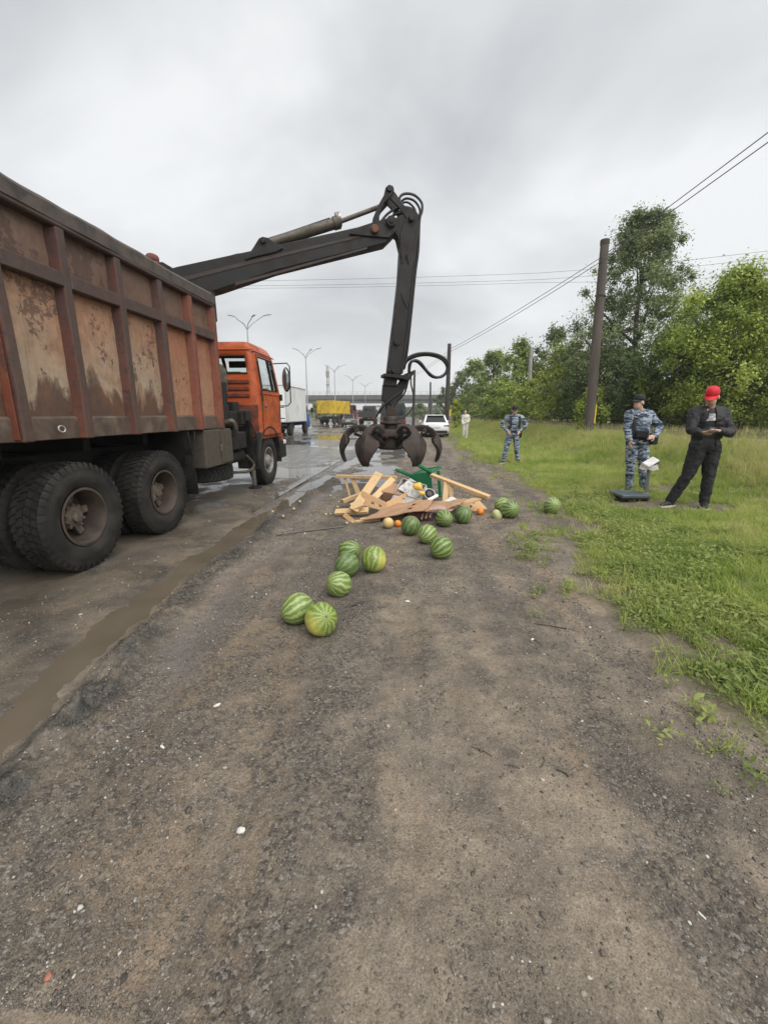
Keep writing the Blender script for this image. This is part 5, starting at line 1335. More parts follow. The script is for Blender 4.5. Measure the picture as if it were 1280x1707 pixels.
tpx(1300, 18.5, 448, 200, 0.6, 'bright green tree cut off by the right edge of the picture', 'm_leaf_bright', 34000, 0.065, 170, 0.9, 3, csz=0.8)
tpx(1110, 20, 560, 170, 0.3, 'lower dark green tree between the tall tree and the bright tree', 'm_leaf_dark', 20000, 0.085, 90, 0.8, 4)
tpx(1420, 17, 440, 220, 0.5, 'green tree beyond the right edge of the picture', 'm_leaf_mid', 9000, 0.12, 60, 0.9, 15)
tpx(1240, 24, 500, 240, 0.4, 'dark tree behind the bright tree on the far right', 'm_leaf_dark', 15000, 0.11, 90, 0.8, 5)
tpx(1010, 26, 585, 170, 0.3, 'dark thicket tree behind the foot of the brown pole', 'm_leaf_dark', 17000, 0.10, 90, 0.75, 6)
tpx(938, 30, 585, 115, 0.3, 'round light yellow green tree just left of the brown pole', 'm_leaf_yellow', 17000, 0.10, 80, 0.75, 7)
tpx(915, 44, 548, 95, 1.0, 'dark treetop showing above the light yellow green tree', 'm_leaf_dark', 9000, 0.15, 60, 0.9, 8)
tpx(862, 46, 572, 90, 0.4, 'mid green tree behind the pale grey pole', 'm_leaf_mid', 13000, 0.14, 80, 0.85, 9)
tpx(888, 36, 640, 80, 0.2, 'low green bush tree at the foot of the pale grey pole', 'm_leaf_bright', 10000, 0.10, 60, 0.75, 16)
tpx(820, 55, 588, 80, 0.4, 'green tree left of the mid green tree with the grey pole', 'm_leaf_mid', 12000, 0.15, 70, 0.85, 10)
tpx(838, 40, 640, 70, 0.2, 'low bright bush tree behind the standing far guard', 'm_leaf_bright', 9000, 0.11, 60, 0.75, 17)
tpx(788, 68, 604, 62, 0.4, 'tree behind the person in white clothes', 'm_leaf_mid', 10000, 0.18, 60, 0.85, 11)
tpx(765, 84, 622, 44, 0.5, 'dark green tree near the right end of the bridge', 'm_leaf_dark', 7000, 0.2, 50, 0.85, 12)
tpx(743, 105, 645, 38, 0.5, 'farthest tree of the row, beside the bridge pier', 'm_leaf_dark', 5000, 0.24, 40, 0.85, 13)
tpx(758, 45, 668, 26, 0.1, 'small bright yellow green shrub right of the white car', 'm_leaf_yellow', 4000, 0.10, 30, 0.75, 14, name='shrub')
tpx(985, 20, 655, 60, 0.1, 'small light green shrub at the foot of the brown pole', 'm_leaf_bright', 6000, 0.07, 40, 0.75, 18, name='shrub')
tpx(700, 98, 674, 34, 0.1, 'grey green shrub under the bridge left of the white car', 'm_leaf_grey', 3500, 0.2, 30, 0.75, 19, name='shrub')
tpx(527, 120, 672, 22, 0.1, 'roadside shrub left of the yellow tipper', 'm_leaf_mid', 3000, 0.22, 30, 0.75, 20, name='shrub')
# far wood behind the bridge
g_ = np.random.default_rng(5)
def farwood(x0, x1, Y, h, n, label):
    px = x0 + (x1 - x0) * g_.random(n); py = Y + 12 * g_.random(n); tz = h * (0.75 + 0.35 * fbm(px, px * 0, 9, 3, 77)) 
    P = np.stack([px, py, tz * g_.random(n) ** 0.7 - 0.5], 1); u = g_.normal(size=(n, 3)); u /= np.linalg.norm(u, axis=1)[:, None]; v_ = np.cross(u, g_.normal(size=(n, 3))); v_ /= np.linalg.norm(v_, axis=1)[:, None]
    q = np.stack([P - u * .5, P + v_ * .3, P + u * .5, P - v_ * .3], 1).reshape(-1, 3)
    o = npmesh('far_wood', q, np.arange(n * 4).reshape(-1, 4), 'm_leaf_dark', None, {'tone': np.repeat(np.clip(g_.normal(0.5, 0.25, n), 0, 1), 4)}); tag(o, label, 'wood', kind='stuff')
farwood(-140, -42, 240, 5.5, 9000, 'distant dark wood left of the road beyond the bridge')
farwood(-12, 70, 230, 7.5, 9000, 'distant dark wood right of the road beyond the bridge')
farwood(9, 60, 75, 7.0, 14000, 'thicket filling the gaps behind the tree row')
farwood(16, 40, 26, 4.5, 12000, 'dense undergrowth behind the trees on the right')
# ------------------------------------------------------------------ vehicles on the road
pm('m_carwhite', (0.80, 0.80, 0.80), 0.22, 0, 0.03, 3, (0.62, 0.61, 0.59), 0.15, 2, spec=0.6)
pm('m_cargrey', (0.17, 0.18, 0.175), 0.35, 0.2, 0.1, 3, (0.12, 0.115, 0.10), 0.35, 2)
pm('m_boxwhite', (0.74, 0.755, 0.74), 0.55, 0, 0.06, 1.2, (0.50, 0.50, 0.46), 0.22, 1.5, stretch=(1, 1, 0.4))
pm('m_blue', (0.035, 0.12, 0.42), 0.35, 0, 0.12, 3, (0.02, 0.05, 0.14), 0.3, 2)
pm('m_yellow', (0.66, 0.48, 0.03), 0.5, 0, 0.12, 1.5, (0.30, 0.16, 0.03), 0.36, 1.6, stretch=(1, 1, 0.5))
pm('m_darkgreen', (0.030, 0.038, 0.032), 0.4, 0, 0.2, 3, (0.06, 0.055, 0.045), 0.3, 3)
pm('m_darkred', (0.10, 0.035, 0.035), 0.5, 0, 0.2, 3)
pm('m_plate', (0.55, 0.55, 0.55), 0.5, 0, 0.1, 30)
def small_wheel(c, R, wd, par, mt='m_rim_pale', n=24):
    M = Matrix.Translation(c) @ AXM; h = wd / 2
    r = MB(); sg = 1
    r.lathe([(R * 0.62, h * 0.9), (R * 0.5, h * 0.7), (R * 0.3, h * 0.75), (R * 0.12, h * 0.9), (0, h * 0.9)], M, n); r.lathe([(R * 0.62, -h * 0.9), (R * 0.5, -h * 0.7), (R * 0.3, -h * 0.75), (0, -h * 0.9)], M, n)
    wh = obj('wheel', r, mt, par, smooth=True)
    t = MB(); t.lathe([(R * 0.6, -h * 0.8), (R * 0.66, -h), (R * 0.9, -h), (R, -h * 0.75), (R, h * 0.75), (R * 0.9, h), (R * 0.66, h), (R * 0.6, h * 0.8)], M, n); obj('tyre', t, 'm_tyre', wh, smooth=True)
def sedan(label, paint, Lh=4.4, Wd=1.75, Ht=1.46, old=False):
    """forward is +Y, rear bumper at y = 0"""
    T = thing('parked_car' if not old else 'car', label, 'car')
    hw = Wd / 2; rs = 0.30
    def loft(secs, n=None):
        m_ = MB(); k = len(secs[0][1]); vs_ = []
        for y, ring_ in secs:
            for (x, z) in ring_: vs_.append((x, y, z))
        ff = [(i * k + j, i * k + (j + 1) % k, (i + 1) * k + (j + 1) % k, (i + 1) * k + j) for i in range(len(secs) - 1) for j in range(k)]
        ff += [tuple(range(k - 1, -1, -1)), tuple((len(secs) - 1) * k + j for j in range(k))]
        m_.add(vs_, ff); return m_
    def ringb(w_, zt, zb):
        zc = zb + (zt - zb) * 0.55
        half = [(0.55 * w_, zb), (0.93 * w_, zb + 0.04), (w_, zb + 0.16), (w_ * 1.0, zc), (0.965 * w_, zt - 0.07), (0.88 * w_, zt), (0.4 * w_, zt + (0.0 if old else 0.02))]
        return half + [(-x, z) for x, z in half[::-1]]
    bt = 0.98 if not old else 0.93
    secs = [(0.0, ringb(hw * 0.86, bt - 0.10, 0.40)), (0.05, ringb(hw * 0.93, bt - 0.03, 0.30)), (0.22, ringb(hw * 0.985, bt, 0.22)), (0.9, ringb(hw, bt - 0.01, 0.20)), (2.2, ringb(hw, bt - 0.05, 0.19)), (3.2, ringb(hw, bt - 0.06, 0.20)), (3.9, ringb(hw * 0.98, bt - 0.17, 0.21)), (Lh - 0.12, ringb(hw * 0.93, bt - 0.28, 0.25)), (Lh, ringb(hw * 0.84, bt - 0.36, 0.36))]
    bd_ = obj('body', loft(secs), paint, T, smooth=True)
    def ringr(w0, w1, z0, z1):
        return [(-w0, z0), (w0, z0), (w1, z1), (-w1, z1)]
    g = MB(); b = bt - 0.03
    pts = [(0.55 if not old else 0.75, b, hw * 0.86), (1.25 if not old else 1.2, Ht - 0.05, hw * 0.66), (2.35, Ht - 0.03, hw * 0.67), (3.3, b - 0.03, hw * 0.86)]
    vs_ = []
    for (y, z, w_) in pts: vs_ += [(-w_, y, z), (w_, y, z)]
    vs_ += [(-hw * 0.86, 1.25, b), (hw * 0.86, 1.25, b), (-hw * 0.86, 2.35, b), (hw * 0.86, 2.35, b)]
    g.add(vs_, [(0, 1, 3, 2), (2, 3, 5, 4), (4, 5, 7, 6), (1, 9, 3), (9, 11, 5, 3), (11, 7, 5), (0, 2, 8), (8, 2, 4, 10), (10, 4, 6)])
    obj('window_glass', g, 'm_darkglass', bd_)
    r = MB(); r.prism([(-hw * 0.68, 1.17, Ht - 0.06), (-hw * 0.60, 1.10, Ht - 0.05), (hw * 0.60, 1.10, Ht - 0.05), (hw * 0.68, 1.17, Ht - 0.06), (hw * 0.69, 2.42, Ht - 0.045), (-hw * 0.69, 2.42, Ht - 0.045)], (0, 0, 1), 0, 0.05); obj('roof', r, paint, bd_, bevel=0.02, seg=2)
    for sx in (-1, 1):
        p = MB()
        for a, c in ((0, 2), (4, 6)):
            q0 = Vector(vs_[a]); q1 = Vector(vs_[c]); p.beam((sx * abs(q0.x) * 0.985, q0.y, q0.z - .02), (sx * abs(q1.x) * 1.0, q1.y, q1.z + .02), 0.10, 0.05, (0, -1, 0.3))
        obj('pillar', p, paint, bd_)
        lm = MB(); lm.box((sx * hw * 0.74, 0.035, bt - 0.20), (hw * 0.40, 0.07, 0.12 if not old else 0.15)); obj('tail_lamp', lm, 'm_red_lamp', bd_, bevel=0.015)
        mm = MB(); mm.box((sx * (hw + 0.08), 2.75, b + 0.07), (0.17, 0.10, 0.12)); obj('side_mirror', mm, paint, bd_, bevel=0.03)
    q = MB(); q.box((0, 0.02, 0.40), (Wd * 0.82, 0.10, 0.17)); obj('bumper', q, 'm_blackplastic', bd_, bevel=0.03)
    q = MB(); q.box((0, -0.005, 0.66), (0.52, 0.02, 0.12)); obj('number_plate', q, 'm_plate', bd_)
    for sx in (-1, 1):
        for y in (0.85, 3.5): small_wheel((sx * (hw - 0.10), y, rs), rs, 0.20, T)
    return T
def place(T, x, y, rz=0.0):
    T.location = (x, y, hz(x, y)); T.rotation_euler = (0, 0, rz)
c = sedan('white sedan parked on the dirt shoulder with its back to the camera', 'm_carwhite', 4.5, 1.78, 1.48); q = GZ(725, 727, 0); place(c, q.x, 28.2, math.radians(1.5))
c = sedan('old grey sedan driving away behind the yellow tipper', 'm_cargrey', 4.1, 1.62, 1.44, True); q = AY(580, 700, 51); place(c, q.x, 51, math.radians(3))

def truck_base(T, L, wd, zf, wheels, R=0.48):
    m_ = MB(); m_.box((-0.4, L / 2, zf), (0.1, L, 0.2)); m_.box((0.4, L / 2, zf), (0.1, L, 0.2)); m_.box((0, L * 0.3, zf - 0.12), (wd * 0.75, L * 0.25, 0.3)); obj('chassis', m_, 'm_frame', T)
    for y in wheels:
        for sx in (-1, 1): small_wheel((sx * (wd / 2 - 0.17), y, R), R, 0.3, T, 'm_rim')
# white box truck with blue cab
T = thing('box_truck', 'white box truck with blue cab beyond the orange cab', 'truck')
truck_base(T, 6.6, 2.2, 0.72, (1.3, 5.4), 0.44)
m = MB(); m.box((0, 2.55, 2.14), (2.3, 5.3, 2.42)); bxx = obj('cargo_box', m, 'm_boxwhite', T, bevel=0.02)
m = MB()
for x in (-1.14, 1.14): m.box((x, -0.11, 2.14), (0.05, 0.02, 2.42))
m.box((0, -0.11, 3.33), (2.3, 0.02, 0.05)); m.box((0, -0.11, 0.97), (2.3, 0.02, 0.06)); m.box((0, -0.112, 2.14), (0.03, 0.02, 2.36)); m.box((1.16, 2.55, 3.33), (0.03, 5.3, 0.05)); m.box((1.16, 2.55, 0.96), (0.03, 5.3, 0.06)); obj('box_trim', m, 'm_galv', bxx)
for z in (1.3, 1.75, 2.2, 2.65, 3.1):
    m = MB(); m.box((-0.2, -0.14, z), (0.34, 0.04, 0.05)); obj('hinge', m, 'm_frame', bxx)
m = MB(); m.box((0, -0.06, 0.75), (2.2, 0.12, 0.12)); obj('rear_bumper', m, 'm_frame', T)
m = MB(); m.box((0, 5.95, 1.15), (2.0, 1.3, 0.75)); m.box((0, 6.85, 1.02), (1.9, 0.7, 0.55), taper=(0.95, 0.8)); m.box((0, 5.9, 1.9), (1.95, 1.1, 0.75), taper=(0.9, 0.8)); cb = obj('cab', m, 'm_blue', T, bevel=0.06, seg=2)
for sx in (-1, 1):
    m = MB(); m.prism([(sx * 0.965, 5.5, 1.62), (sx * 0.965, 6.4, 1.62), (sx * 0.90, 6.22, 2.2), (sx * 0.90, 5.55, 2.2)], (sx, 0, 0), 0.0, 0.02); obj('side_window', m, 'm_darkglass', cb)
    m = MB(); m.beam((sx * 0.98, 6.35, 1.75), (sx * 1.28, 6.42, 1.85), 0.03, 0.03); m.box((sx * 1.3, 6.42, 1.8), (0.2, 0.08, 0.34)); obj('mirror', m, 'm_blackplastic', cb, bevel=0.02)
    m = MB(); m.prism([Vector((sx * 0.78, 5.42 + .66 + 0.66 * math.cos(a), 0.44 + 0.62 * math.sin(a))) for a in [math.pi * k / 10 for k in range(11)]], (sx, 0, 0), 0.0, 0.26); obj('wing', m, 'm_blue', cb)
q = GZ(477, 728, 0); place(T, -9.95, 28.3, math.radians(0.5))
# yellow tipper
T = thing('tipper_truck', 'yellow tipper truck with rust streaked body far up the road', 'truck')
truck_base(T, 8.0, 2.5, 1.0, (0.9, 2.2, 6.6), 0.52)
m = MB(); m.box((0, 2.6, 2.4), (2.44, 5.6, 2.0)); bb = obj('tipping_body', m, 'm_yellow', T, bevel=0.03)
for k in range(6):
    for sx in (-1, 1):
        m = MB(); m.box((sx * 1.25, 0.0 + k * 1.04, 2.4), (0.10, 0.12, 2.0)); obj('side_rib', m, 'm_yellow', bb, bevel=0.01)
for x in (-1.1, -0.4, 0.4, 1.1):
    m = MB(); m.box((x, -0.24, 2.4), (0.12, 0.08, 1.9)); obj('tailgate_rib', m, 'm_yellow', bb, bevel=0.01)
m = MB(); m.box((0, -0.25, 1.5), (2.4, 0.05, 0.12)); m.box((1.27, 2.6, 1.5), (0.04, 5.5, 0.1)); obj('bottom_rail', m, 'm_darkred', bb)
m = MB(); m.box((0, 6.9, 1.95), (2.35, 1.6, 1.9), taper=(0.94, 0.9)); cb = obj('cab', m, 'm_darkred', T, bevel=0.08, seg=2)
for sx in (-1, 1):
    m = MB(); m.prism([(sx * 1.16, 6.4, 2.05), (sx * 1.16, 7.5, 2.05), (sx * 1.11, 7.4, 2.7), (sx * 1.11, 6.45, 2.7)], (sx, 0, 0), 0.0, 0.02); obj('side_window', m, 'm_darkglass', cb)
m = MB(); m.cyl((1.05, 5.75, 1.2), (1.05, 5.75, 3.5), 0.09); m.box((0.4, 5.75, 2.6), (1.2, 0.2, 1.4)); obj('exhaust_stack', m, 'm_darkred', T)
m = MB(); m.box((0, -0.1, 0.85), (2.3, 0.08, 0.2)); obj('rear_bumper', m, 'm_frame', T)
q = AY(539, 690, 63); place(T, q.x + 0.2, 63, math.radians(-21))
# dark flatbed lorry
T = thing('lorry', 'dark open lorry driving away right of the grey sedan', 'truck')
truck_base(T, 6.0, 2.3, 0.8, (1.2, 4.8), 0.45)
m = MB(); m.box((0, 2.0, 1.12), (2.25, 4.2, 0.16)); bb = obj('flatbed', m, 'm_darkgreen', T)
for sx in (-1, 1):
    m = MB(); m.box((sx * 1.11, 2.0, 1.5), (0.05, 4.2, 0.6)); obj('side_board', m, 'm_darkgreen', bb)
    m = MB(); m.box((sx * 0.85, -0.13, 0.9), (0.3, 0.05, 0.15)); obj('tail_lamp', m, 'm_red_lamp', bb)
m = MB(); m.box((0, -0.08, 1.5), (2.25, 0.05, 0.6)); obj('tailgate', m, 'm_darkgreen', bb)
m = MB(); m.box((0, 5.0, 1.75), (2.0, 1.5, 1.7), taper=(0.92, 0.85)); cb = obj('cab', m, 'm_darkgreen', T, bevel=0.06)
m = MB(); m.box((0, 4.235, 2.15), (1.3, 0.03, 0.42)); obj('rear_window', m, 'm_glass', cb)
q = AY(611, 690, 58); place(T, q.x, 58, math.radians(2))
# dark green van seen through the grapple
T = thing('van', 'tall dark van standing behind the grapple on the shoulder', 'van')
truck_base(T, 5.0, 1.95, 0.5, (1.0, 4.0), 0.36)
m = MB(); m.box((0, 2.4, 1.45), (2.05, 4.8, 1.9), taper=(0.86, 0.97)); bb = obj('body', m, 'm_darkgreen', T, bevel=0.10, seg=3)
m = MB(); m.prism([(-0.80, -0.004, 1.45), (0.80, -0.004, 1.45), (0.70, 0.045, 2.2), (-0.70, 0.045, 2.2)], (0, -1, 0), -0.01, 0.012); obj('rear_window', m, 'm_darkglass', bb, bevel=0.004)
for sx in (-1, 1):
    m = MB(); m.box((sx * 0.88, -0.01, 0.92), (0.16, 0.05, 0.22)); obj('tail_lamp', m, 'm_red_lamp', bb, bevel=0.015)
    for k in range(3):
        m = MB(); x0 = 0.5 + 1.5 * k; m.prism([(sx * 0.985, x0, 1.5), (sx * 0.985, x0 + 1.2, 1.5), (sx * 0.915, x0 + 1.15, 2.15), (sx * 0.915, x0 + .05, 2.15)], (sx, 0, 0), -0.01, 0.012); obj('side_window', m, 'm_darkglass', bb)
m = MB(); m.box((0, -0.03, 0.55), (2.0, 0.12, 0.22)); obj('rear_bumper', m, 'm_blackplastic', bb, bevel=0.03)
m = MB(); m.box((0, -0.02, 0.85), (0.52, 0.02, 0.12)); obj('number_plate', m, 'm_plate', bb)
q = AY(655, 690, 33); place(T, q.x, 33, math.radians(2))

# ------------------------------------------------------------------ watermelons
def melon_mat(name, dark, light, n=10, yellow=None, wob=1.2):
    s = NT(name); v = s.coord('Object'); x, y, z = s.sepx(v)
    wv_ = s.noise(v, 14, 5, 0.65); a = s.math('ARCTAN2', y, x)
    ph = s.math('ADD', s.math('MULTIPLY', a, n), s.math('MULTIPLY', s.math('SUBTRACT', wv_, 0.5), 7.0 * wob))
    st = s.math('MULTIPLY_ADD', s.math('SINE', ph), 0.5, 0.5)
    st = s.math('ADD', st, s.math('MULTIPLY_ADD', s.noise(v, 48, 5, 0.75), 1.0, -0.5))
    c = s.ramp(st, [(0.30, dark), (0.62, tuple(0.5 * (p + q) for p, q in zip(dark, light))), (0.8, light)])
    c = s.mix(0.28, c, tuple(0.5 * (p + q) for p, q in zip(dark, light)))
    if yellow:
        d = s.math('ADD', s.math('MULTIPLY', x, -5.0), s.math('ADD', s.math('MULTIPLY', y, yellow[3]), s.math('MULTIPLY', s.noise(v, 9, 4), 0.5)))
        c = s.mix(s.math('MULTIPLY', s.ramp(d, [(0.45, 0.0), (0.85, 1.0)]), 0.85), c, yellow[:3])
    mud = s.ramp(s.noise(s.coord('World'), 11, 6, 0.7), [(0.56, 0.0), (0.68, 0.6)])
    c = s.mix(mud, c, (0.13, 0.108, 0.078))
    return s.done(c, s.math('MULTIPLY_ADD', mud, 0.5, 0.36), 0, s.bump(s.noise(v, 18, 3), 0.08, 0.01), 0.5)
melon_mat('m_melon_a', (0.045, 0.105, 0.024), (0.285, 0.36, 0.115), 13, wob=1.3)
melon_mat('m_melon_b', (0.085, 0.155, 0.036), (0.36, 0.43, 0.15), 13, wob=1.5)
melon_mat('m_melon_c', (0.062, 0.120, 0.036), (0.185, 0.25, 0.085), 12, wob=2.2)
melon_mat('m_melon_y', (0.10, 0.17, 0.030), (0.32, 0.39, 0.10), 13, (0.55, 0.50, 0.11, -2.0), 1.9)
pm('m_stem', (0.12, 0.11, 0.04), 0.8, 0, 0.3, 30)
pm('m_melonend', (0.42, 0.46, 0.22), 0.5, 0, 0.15, 20)
MEL = [ # px, py of the ground contact, diameter, elongation, axis (tilt from up, heading), material, label
    (497, 1036, 0.225, 1.10, (1.25, 2.2), 'm_melon_b', 'pale striped watermelon at the lower left of the nearest touching pair'),
    (536, 1056, 0.235, 1.04, (1.0, 0.6), 'm_melon_y', 'nearest watermelon, with a yellow patch, at the front of the trail'),
    (565, 992, 0.215, 1.06, (1.15, -0.7), 'm_melon_b', 'lone striped watermelon just behind the nearest pair'),
    (579, 959, 0.225, 1.12, (1.2, 2.5), 'm_melon_c', 'dark watermelon between the lone one and the trio at the back'),
    (583, 934, 0.225, 1.10, (1.2, 1.2), 'm_melon_a', 'striped watermelon half hidden behind the dark one on the left'),
    (623, 951, 0.245, 1.05, (0.5, 2.8), 'm_melon_y', 'big watermelon with a yellowish left flank, middle of the trail'),
    (684, 891, 0.245, 1.02, (0.5, 1.8), 'm_melon_c', 'dull dark watermelon beside the orange in front of the broken boards'),
    (712, 905, 0.225, 1.05, (1.1, 2.4), 'm_melon_b', 'bright striped watermelon at the upper left of the pair right of the trail'),
    (735, 930, 0.240, 1.05, (1.1, 2.0), 'm_melon_a', 'boldly striped watermelon at the lower right of the pair right of the trail'),
    (740, 877, 0.235, 1.25, (1.5, 0.2), 'm_melon_a', 'long watermelon lying under the edge of the cardboard'),
    (772, 872, 0.240, 1.05, (0.4, 1.0), 'm_melon_c', 'round dull watermelon against the right end of the cardboard'),
    (849, 863, 0.265, 1.08, (1.3, 0.3), 'm_melon_a', 'front striped watermelon of the cluster right of the heap'),
    (836, 853, 0.235, 1.05, (1.2, 1.4), 'm_melon_b', 'striped watermelon tucked behind another right of the heap'),
    (919, 855, 0.255, 1.05, (1.35, 0.2), 'm_melon_b', 'solitary watermelon nearest the grass edge'),
]
def melon_mesh():
    m_ = MB(); m_.sph((0, 0, 0), 1.0, 36, 24); return m_
for i, (px, py, dia, el, (ti, hd), mt, lb) in enumerate(MEL):
    p = GH(px, py); r = dia / 2
    m_ = melon_mesh()
    sh = [];
    for (x, y, z) in m_.v:
        n_ = 1 + 0.012 * math.sin(5 * math.atan2(y, x) + i) + 0.035 * math.sin(2 * x + 3 * z + i)
        sh.append((x * r * n_, y * r * n_, z * r * el))
    m_.v = sh
    o = obj('watermelon', m_, mt, None, smooth='all')
    o.rotation_euler = (ti, 0.0, hd)
    vert = math.sqrt((r * math.sin(ti)) ** 2 + 0) ; hgt = math.sqrt((r * el * math.cos(ti)) ** 2 + (r * math.sin(ti)) ** 2)
    o.location = (p.x, p.y, p.z + hgt - 0.008)
    tag(o, lb, 'watermelon', 'spilled watermelons')
    e_ = MB(); e_.lathe([(0.0, r * el + 0.006), (0.006, r * el + 0.004), (0.010, r * el - 0.004)], None, 10); st = obj('stem_scar', e_, 'm_stem', None); st.parent = o
p = GH(828, 863)
m = MB(); m.sph((0, 0, 0), 1, 20, 14); m.v = [(x * 0.075, y * 0.085, max(z, -0.3) * 0.085 * (1.3 if z > 0 else 1)) for x, y, z in m.v]
o = obj('watermelon_chunk', m, 'm_melonend', None, smooth='all'); o.location = (p.x, p.y, p.z + 0.03); o.rotation_euler = (0.5, -0.5, 0); tag(o, 'pale broken watermelon chunk against the cluster right of the heap', 'watermelon')

# small fruit
s = NT('m_cantaloupe'); v = s.coord('Object'); n_ = s.vor(v, 60, 'DISTANCE_TO_EDGE')
s.done(s.mix(s.ramp(n_, [(0.02, 1.0), (0.10, 0.0)]), s.ramp(s.noise(v, 12, 3), [(0.3, (0.52, 0.33, 0.10)), (0.7, (0.66, 0.46, 0.17))]), (0.68, 0.58, 0.36)), 0.55, 0, s.bump(n_, -0.3, 0.004))
pm('m_orange', (0.75, 0.23, 0.02), 0.42, 0, 0.12, 20, None, 0, 3, 0.25, 250)
pm('m_potato', (0.50, 0.42, 0.27), 0.7, 0, 0.2, 40, (0.30, 0.23, 0.13), 0.3, 40)
def fruit(name, px, py, r, mt, label, cat, sq=1.0, grp=None):
    p = GH(px, py); m_ = MB(); m_.sph((0, 0, 0), (r, r, r * sq), 24, 16)
    o = obj(name, m_, mt, None, smooth='all'); o.location = (p.x, p.y, p.z + r * sq - 0.004); tag(o, label, cat, grp)
    e_ = MB(); e_.lathe([(0.0, r * sq + 0.003), (0.004, r * sq + 0.002), (0.007, r * sq - 0.003)], None, 8); q_ = obj('stem_scar', e_, 'm_stem', None); q_.parent = o; o.rotation_euler = (0.9, 0.2, random.random() * 6)
fruit('melon', 647, 880, 0.073, 'm_cantaloupe', 'yellow netted melon left of the orange in front of the boards', 'melon')
fruit('orange', 663, 878, 0.048, 'm_orange', 'orange wedged between yellow melon and dull watermelon', 'orange')
fruit('orange', 800, 858, 0.056, 'm_orange', 'lone orange at the right end of the cardboard', 'orange', 0.95)
onl = ['left of the two touching by the front plank', 'right of the two touching by the front plank', 'alone under the thin front lath', 'farthest back left of the heap', 'second from the back left of the heap', 'third from the back left of the heap', 'fourth from the back left of the heap', 'leftmost, nearest the gully', 'between gully and iron rod', 'on the mud between gully and heap', 'farthest from the gully edge towards the puddles']
for oi, (px, py) in enumerate(((543, 859), (551, 858), (578, 874), (551, 828), (557, 831), (565, 838), (563, 847), (455, 855), (472, 862), (490, 850), (500, 838))):
    fruit('onion', px, py, random.uniform(0.017, 0.026), 'm_potato', 'small pale round onion, ' + onl[oi], 'onion', 0.9, 'scattered small vegetables')
# ------------------------------------------------------------------ heap of broken stall boards
def wood(name, a, b, dirt=(0.28, 0.18, 0.10)):
    s = NT(name); v = s.coord('World')
    g = s.noise(s.scale(v, (9, 9, 9)), 3.0, 6, 0.7, 1.6)
    rnd = s.n('ShaderNodeObjectInfo').outputs['Random']
    c = s.ramp(g, [(0.3, a), (0.7, b)])
    c = s.mix(s.math('MULTIPLY', rnd, 0.3), c, tuple(q * 0.72 for q in a))
    d = s.ramp(s.noise(v, 7, 6, 0.7), [(0.55, 0.0), (0.68, 1.0)])
    c = s.mix(s.math('MULTIPLY', d, 0.45), c, dirt)
    return s.done(c, 0.75, 0, s.bump(g, 0.25, 0.004), 0.3)
wood('m_wood', (0.52, 0.345, 0.175), (0.66, 0.48, 0.27))
wood('m_ply', (0.50, 0.30, 0.155), (0.60, 0.40, 0.22), (0.30, 0.16, 0.08))
wood('m_card', (0.36, 0.215, 0.125), (0.46, 0.29, 0.18), (0.25, 0.13, 0.08))
pm('m_cardred', (0.13, 0.045, 0.035), 0.75, 0, 0.3, 8, (0.07, 0.035, 0.03), 0.4, 6)
pm('m_pinkboard', (0.46, 0.33, 0.29), 0.7, 0, 0.2, 10, (0.30, 0.18, 0.14), 0.4, 7)
pm('m_carton', (0.55, 0.54, 0.51), 0.6, 0, 0.15, 9, (0.22, 0.22, 0.23), 0.4, 16)
pm('m_greenplastic', (0.008, 0.155, 0.062), 0.35, 0, 0.15, 6, (0.03, 0.10, 0.05), 0.25, 8)
pm('m_yellowbag', (0.78, 0.44, 0.03), 0.4, 0, 0.2, 25, (0.70, 0.55, 0.2), 0.4, 20)
pm('m_blackplas2', (0.015, 0.015, 0.016), 0.35, 0, 0.2, 8)
pm('m_hole', (0.02, 0.015, 0.012), 0.9, 0, 0.1, 8)
pm('m_paper', (0.66, 0.62, 0.58), 0.8, 0, 0.12, 12, (0.45, 0.36, 0.32), 0.35, 9)
pm('m_iron', (0.11, 0.10, 0.09), 0.5, 0.5, 0.2, 10)
def board(name, a, b, wd, th, mt, label, cat, up=(0, 0, 1), grp='broken boards of the heap', bev=0.003):
    a = Vector(a); b = Vector(b)
    m_ = MB(); m_.beam(a, b, wd, th, up); c_ = (a + b) / 2
    o = obj(name, m_, mt, None, bevel=bev, origin=tuple(c_)); tag(o, label, cat, grp); return o
camd = Vector((0, -1, 0.35))
board('plank', AY(561, 794, 7.15), AY(661, 796, 6.95), 0.10, 0.05, 'm_wood', 'level plank at the back left of the heap, standing on a leg', 'plank')
board('plank', AY(588, 798, 7.1), AY(603, 838, 7.0), 0.075, 0.045, 'm_wood', 'short leg under the level plank at the back left', 'plank', (0, 1, 0))
board('plank', AY(575, 797, 7.12), AY(585, 834, 7.02), 0.035, 0.03, 'm_wood', 'thin stick leaning under the left end of the level plank', 'plank', (0, 1, 0))
board('plank', AY(632, 789, 6.75), AY(589, 851, 5.95), 0.135, 0.032, 'm_wood', 'wide plank sloping down to the left, resting on the level plank', 'plank', camd)
board('plank', AY(655, 798, 6.7), AY(620, 834, 6.2), 0.10, 0.03, 'm_wood', 'plank sloping to the left just right of the wide sloping one', 'plank', camd)
board('plank', AY(571, 836, 6.55), AY(606, 822, 6.75), 0.075, 0.06, 'm_wood', 'short plank stub lying at the left end of the heap', 'plank')
board('plank', AY(559, 854, 6.1), AY(614, 851, 6.05), 0.11, 0.05, 'm_wood', 'plank lying low at the front left corner of the heap', 'plank', (0, -0.5, 1))
board('plank', AY(586, 846, 6.0), AY(605, 838, 6.05), 0.14, 0.05, 'm_wood', 'sawn plank end on top of the front left plank', 'plank', (0, -0.6, 1))
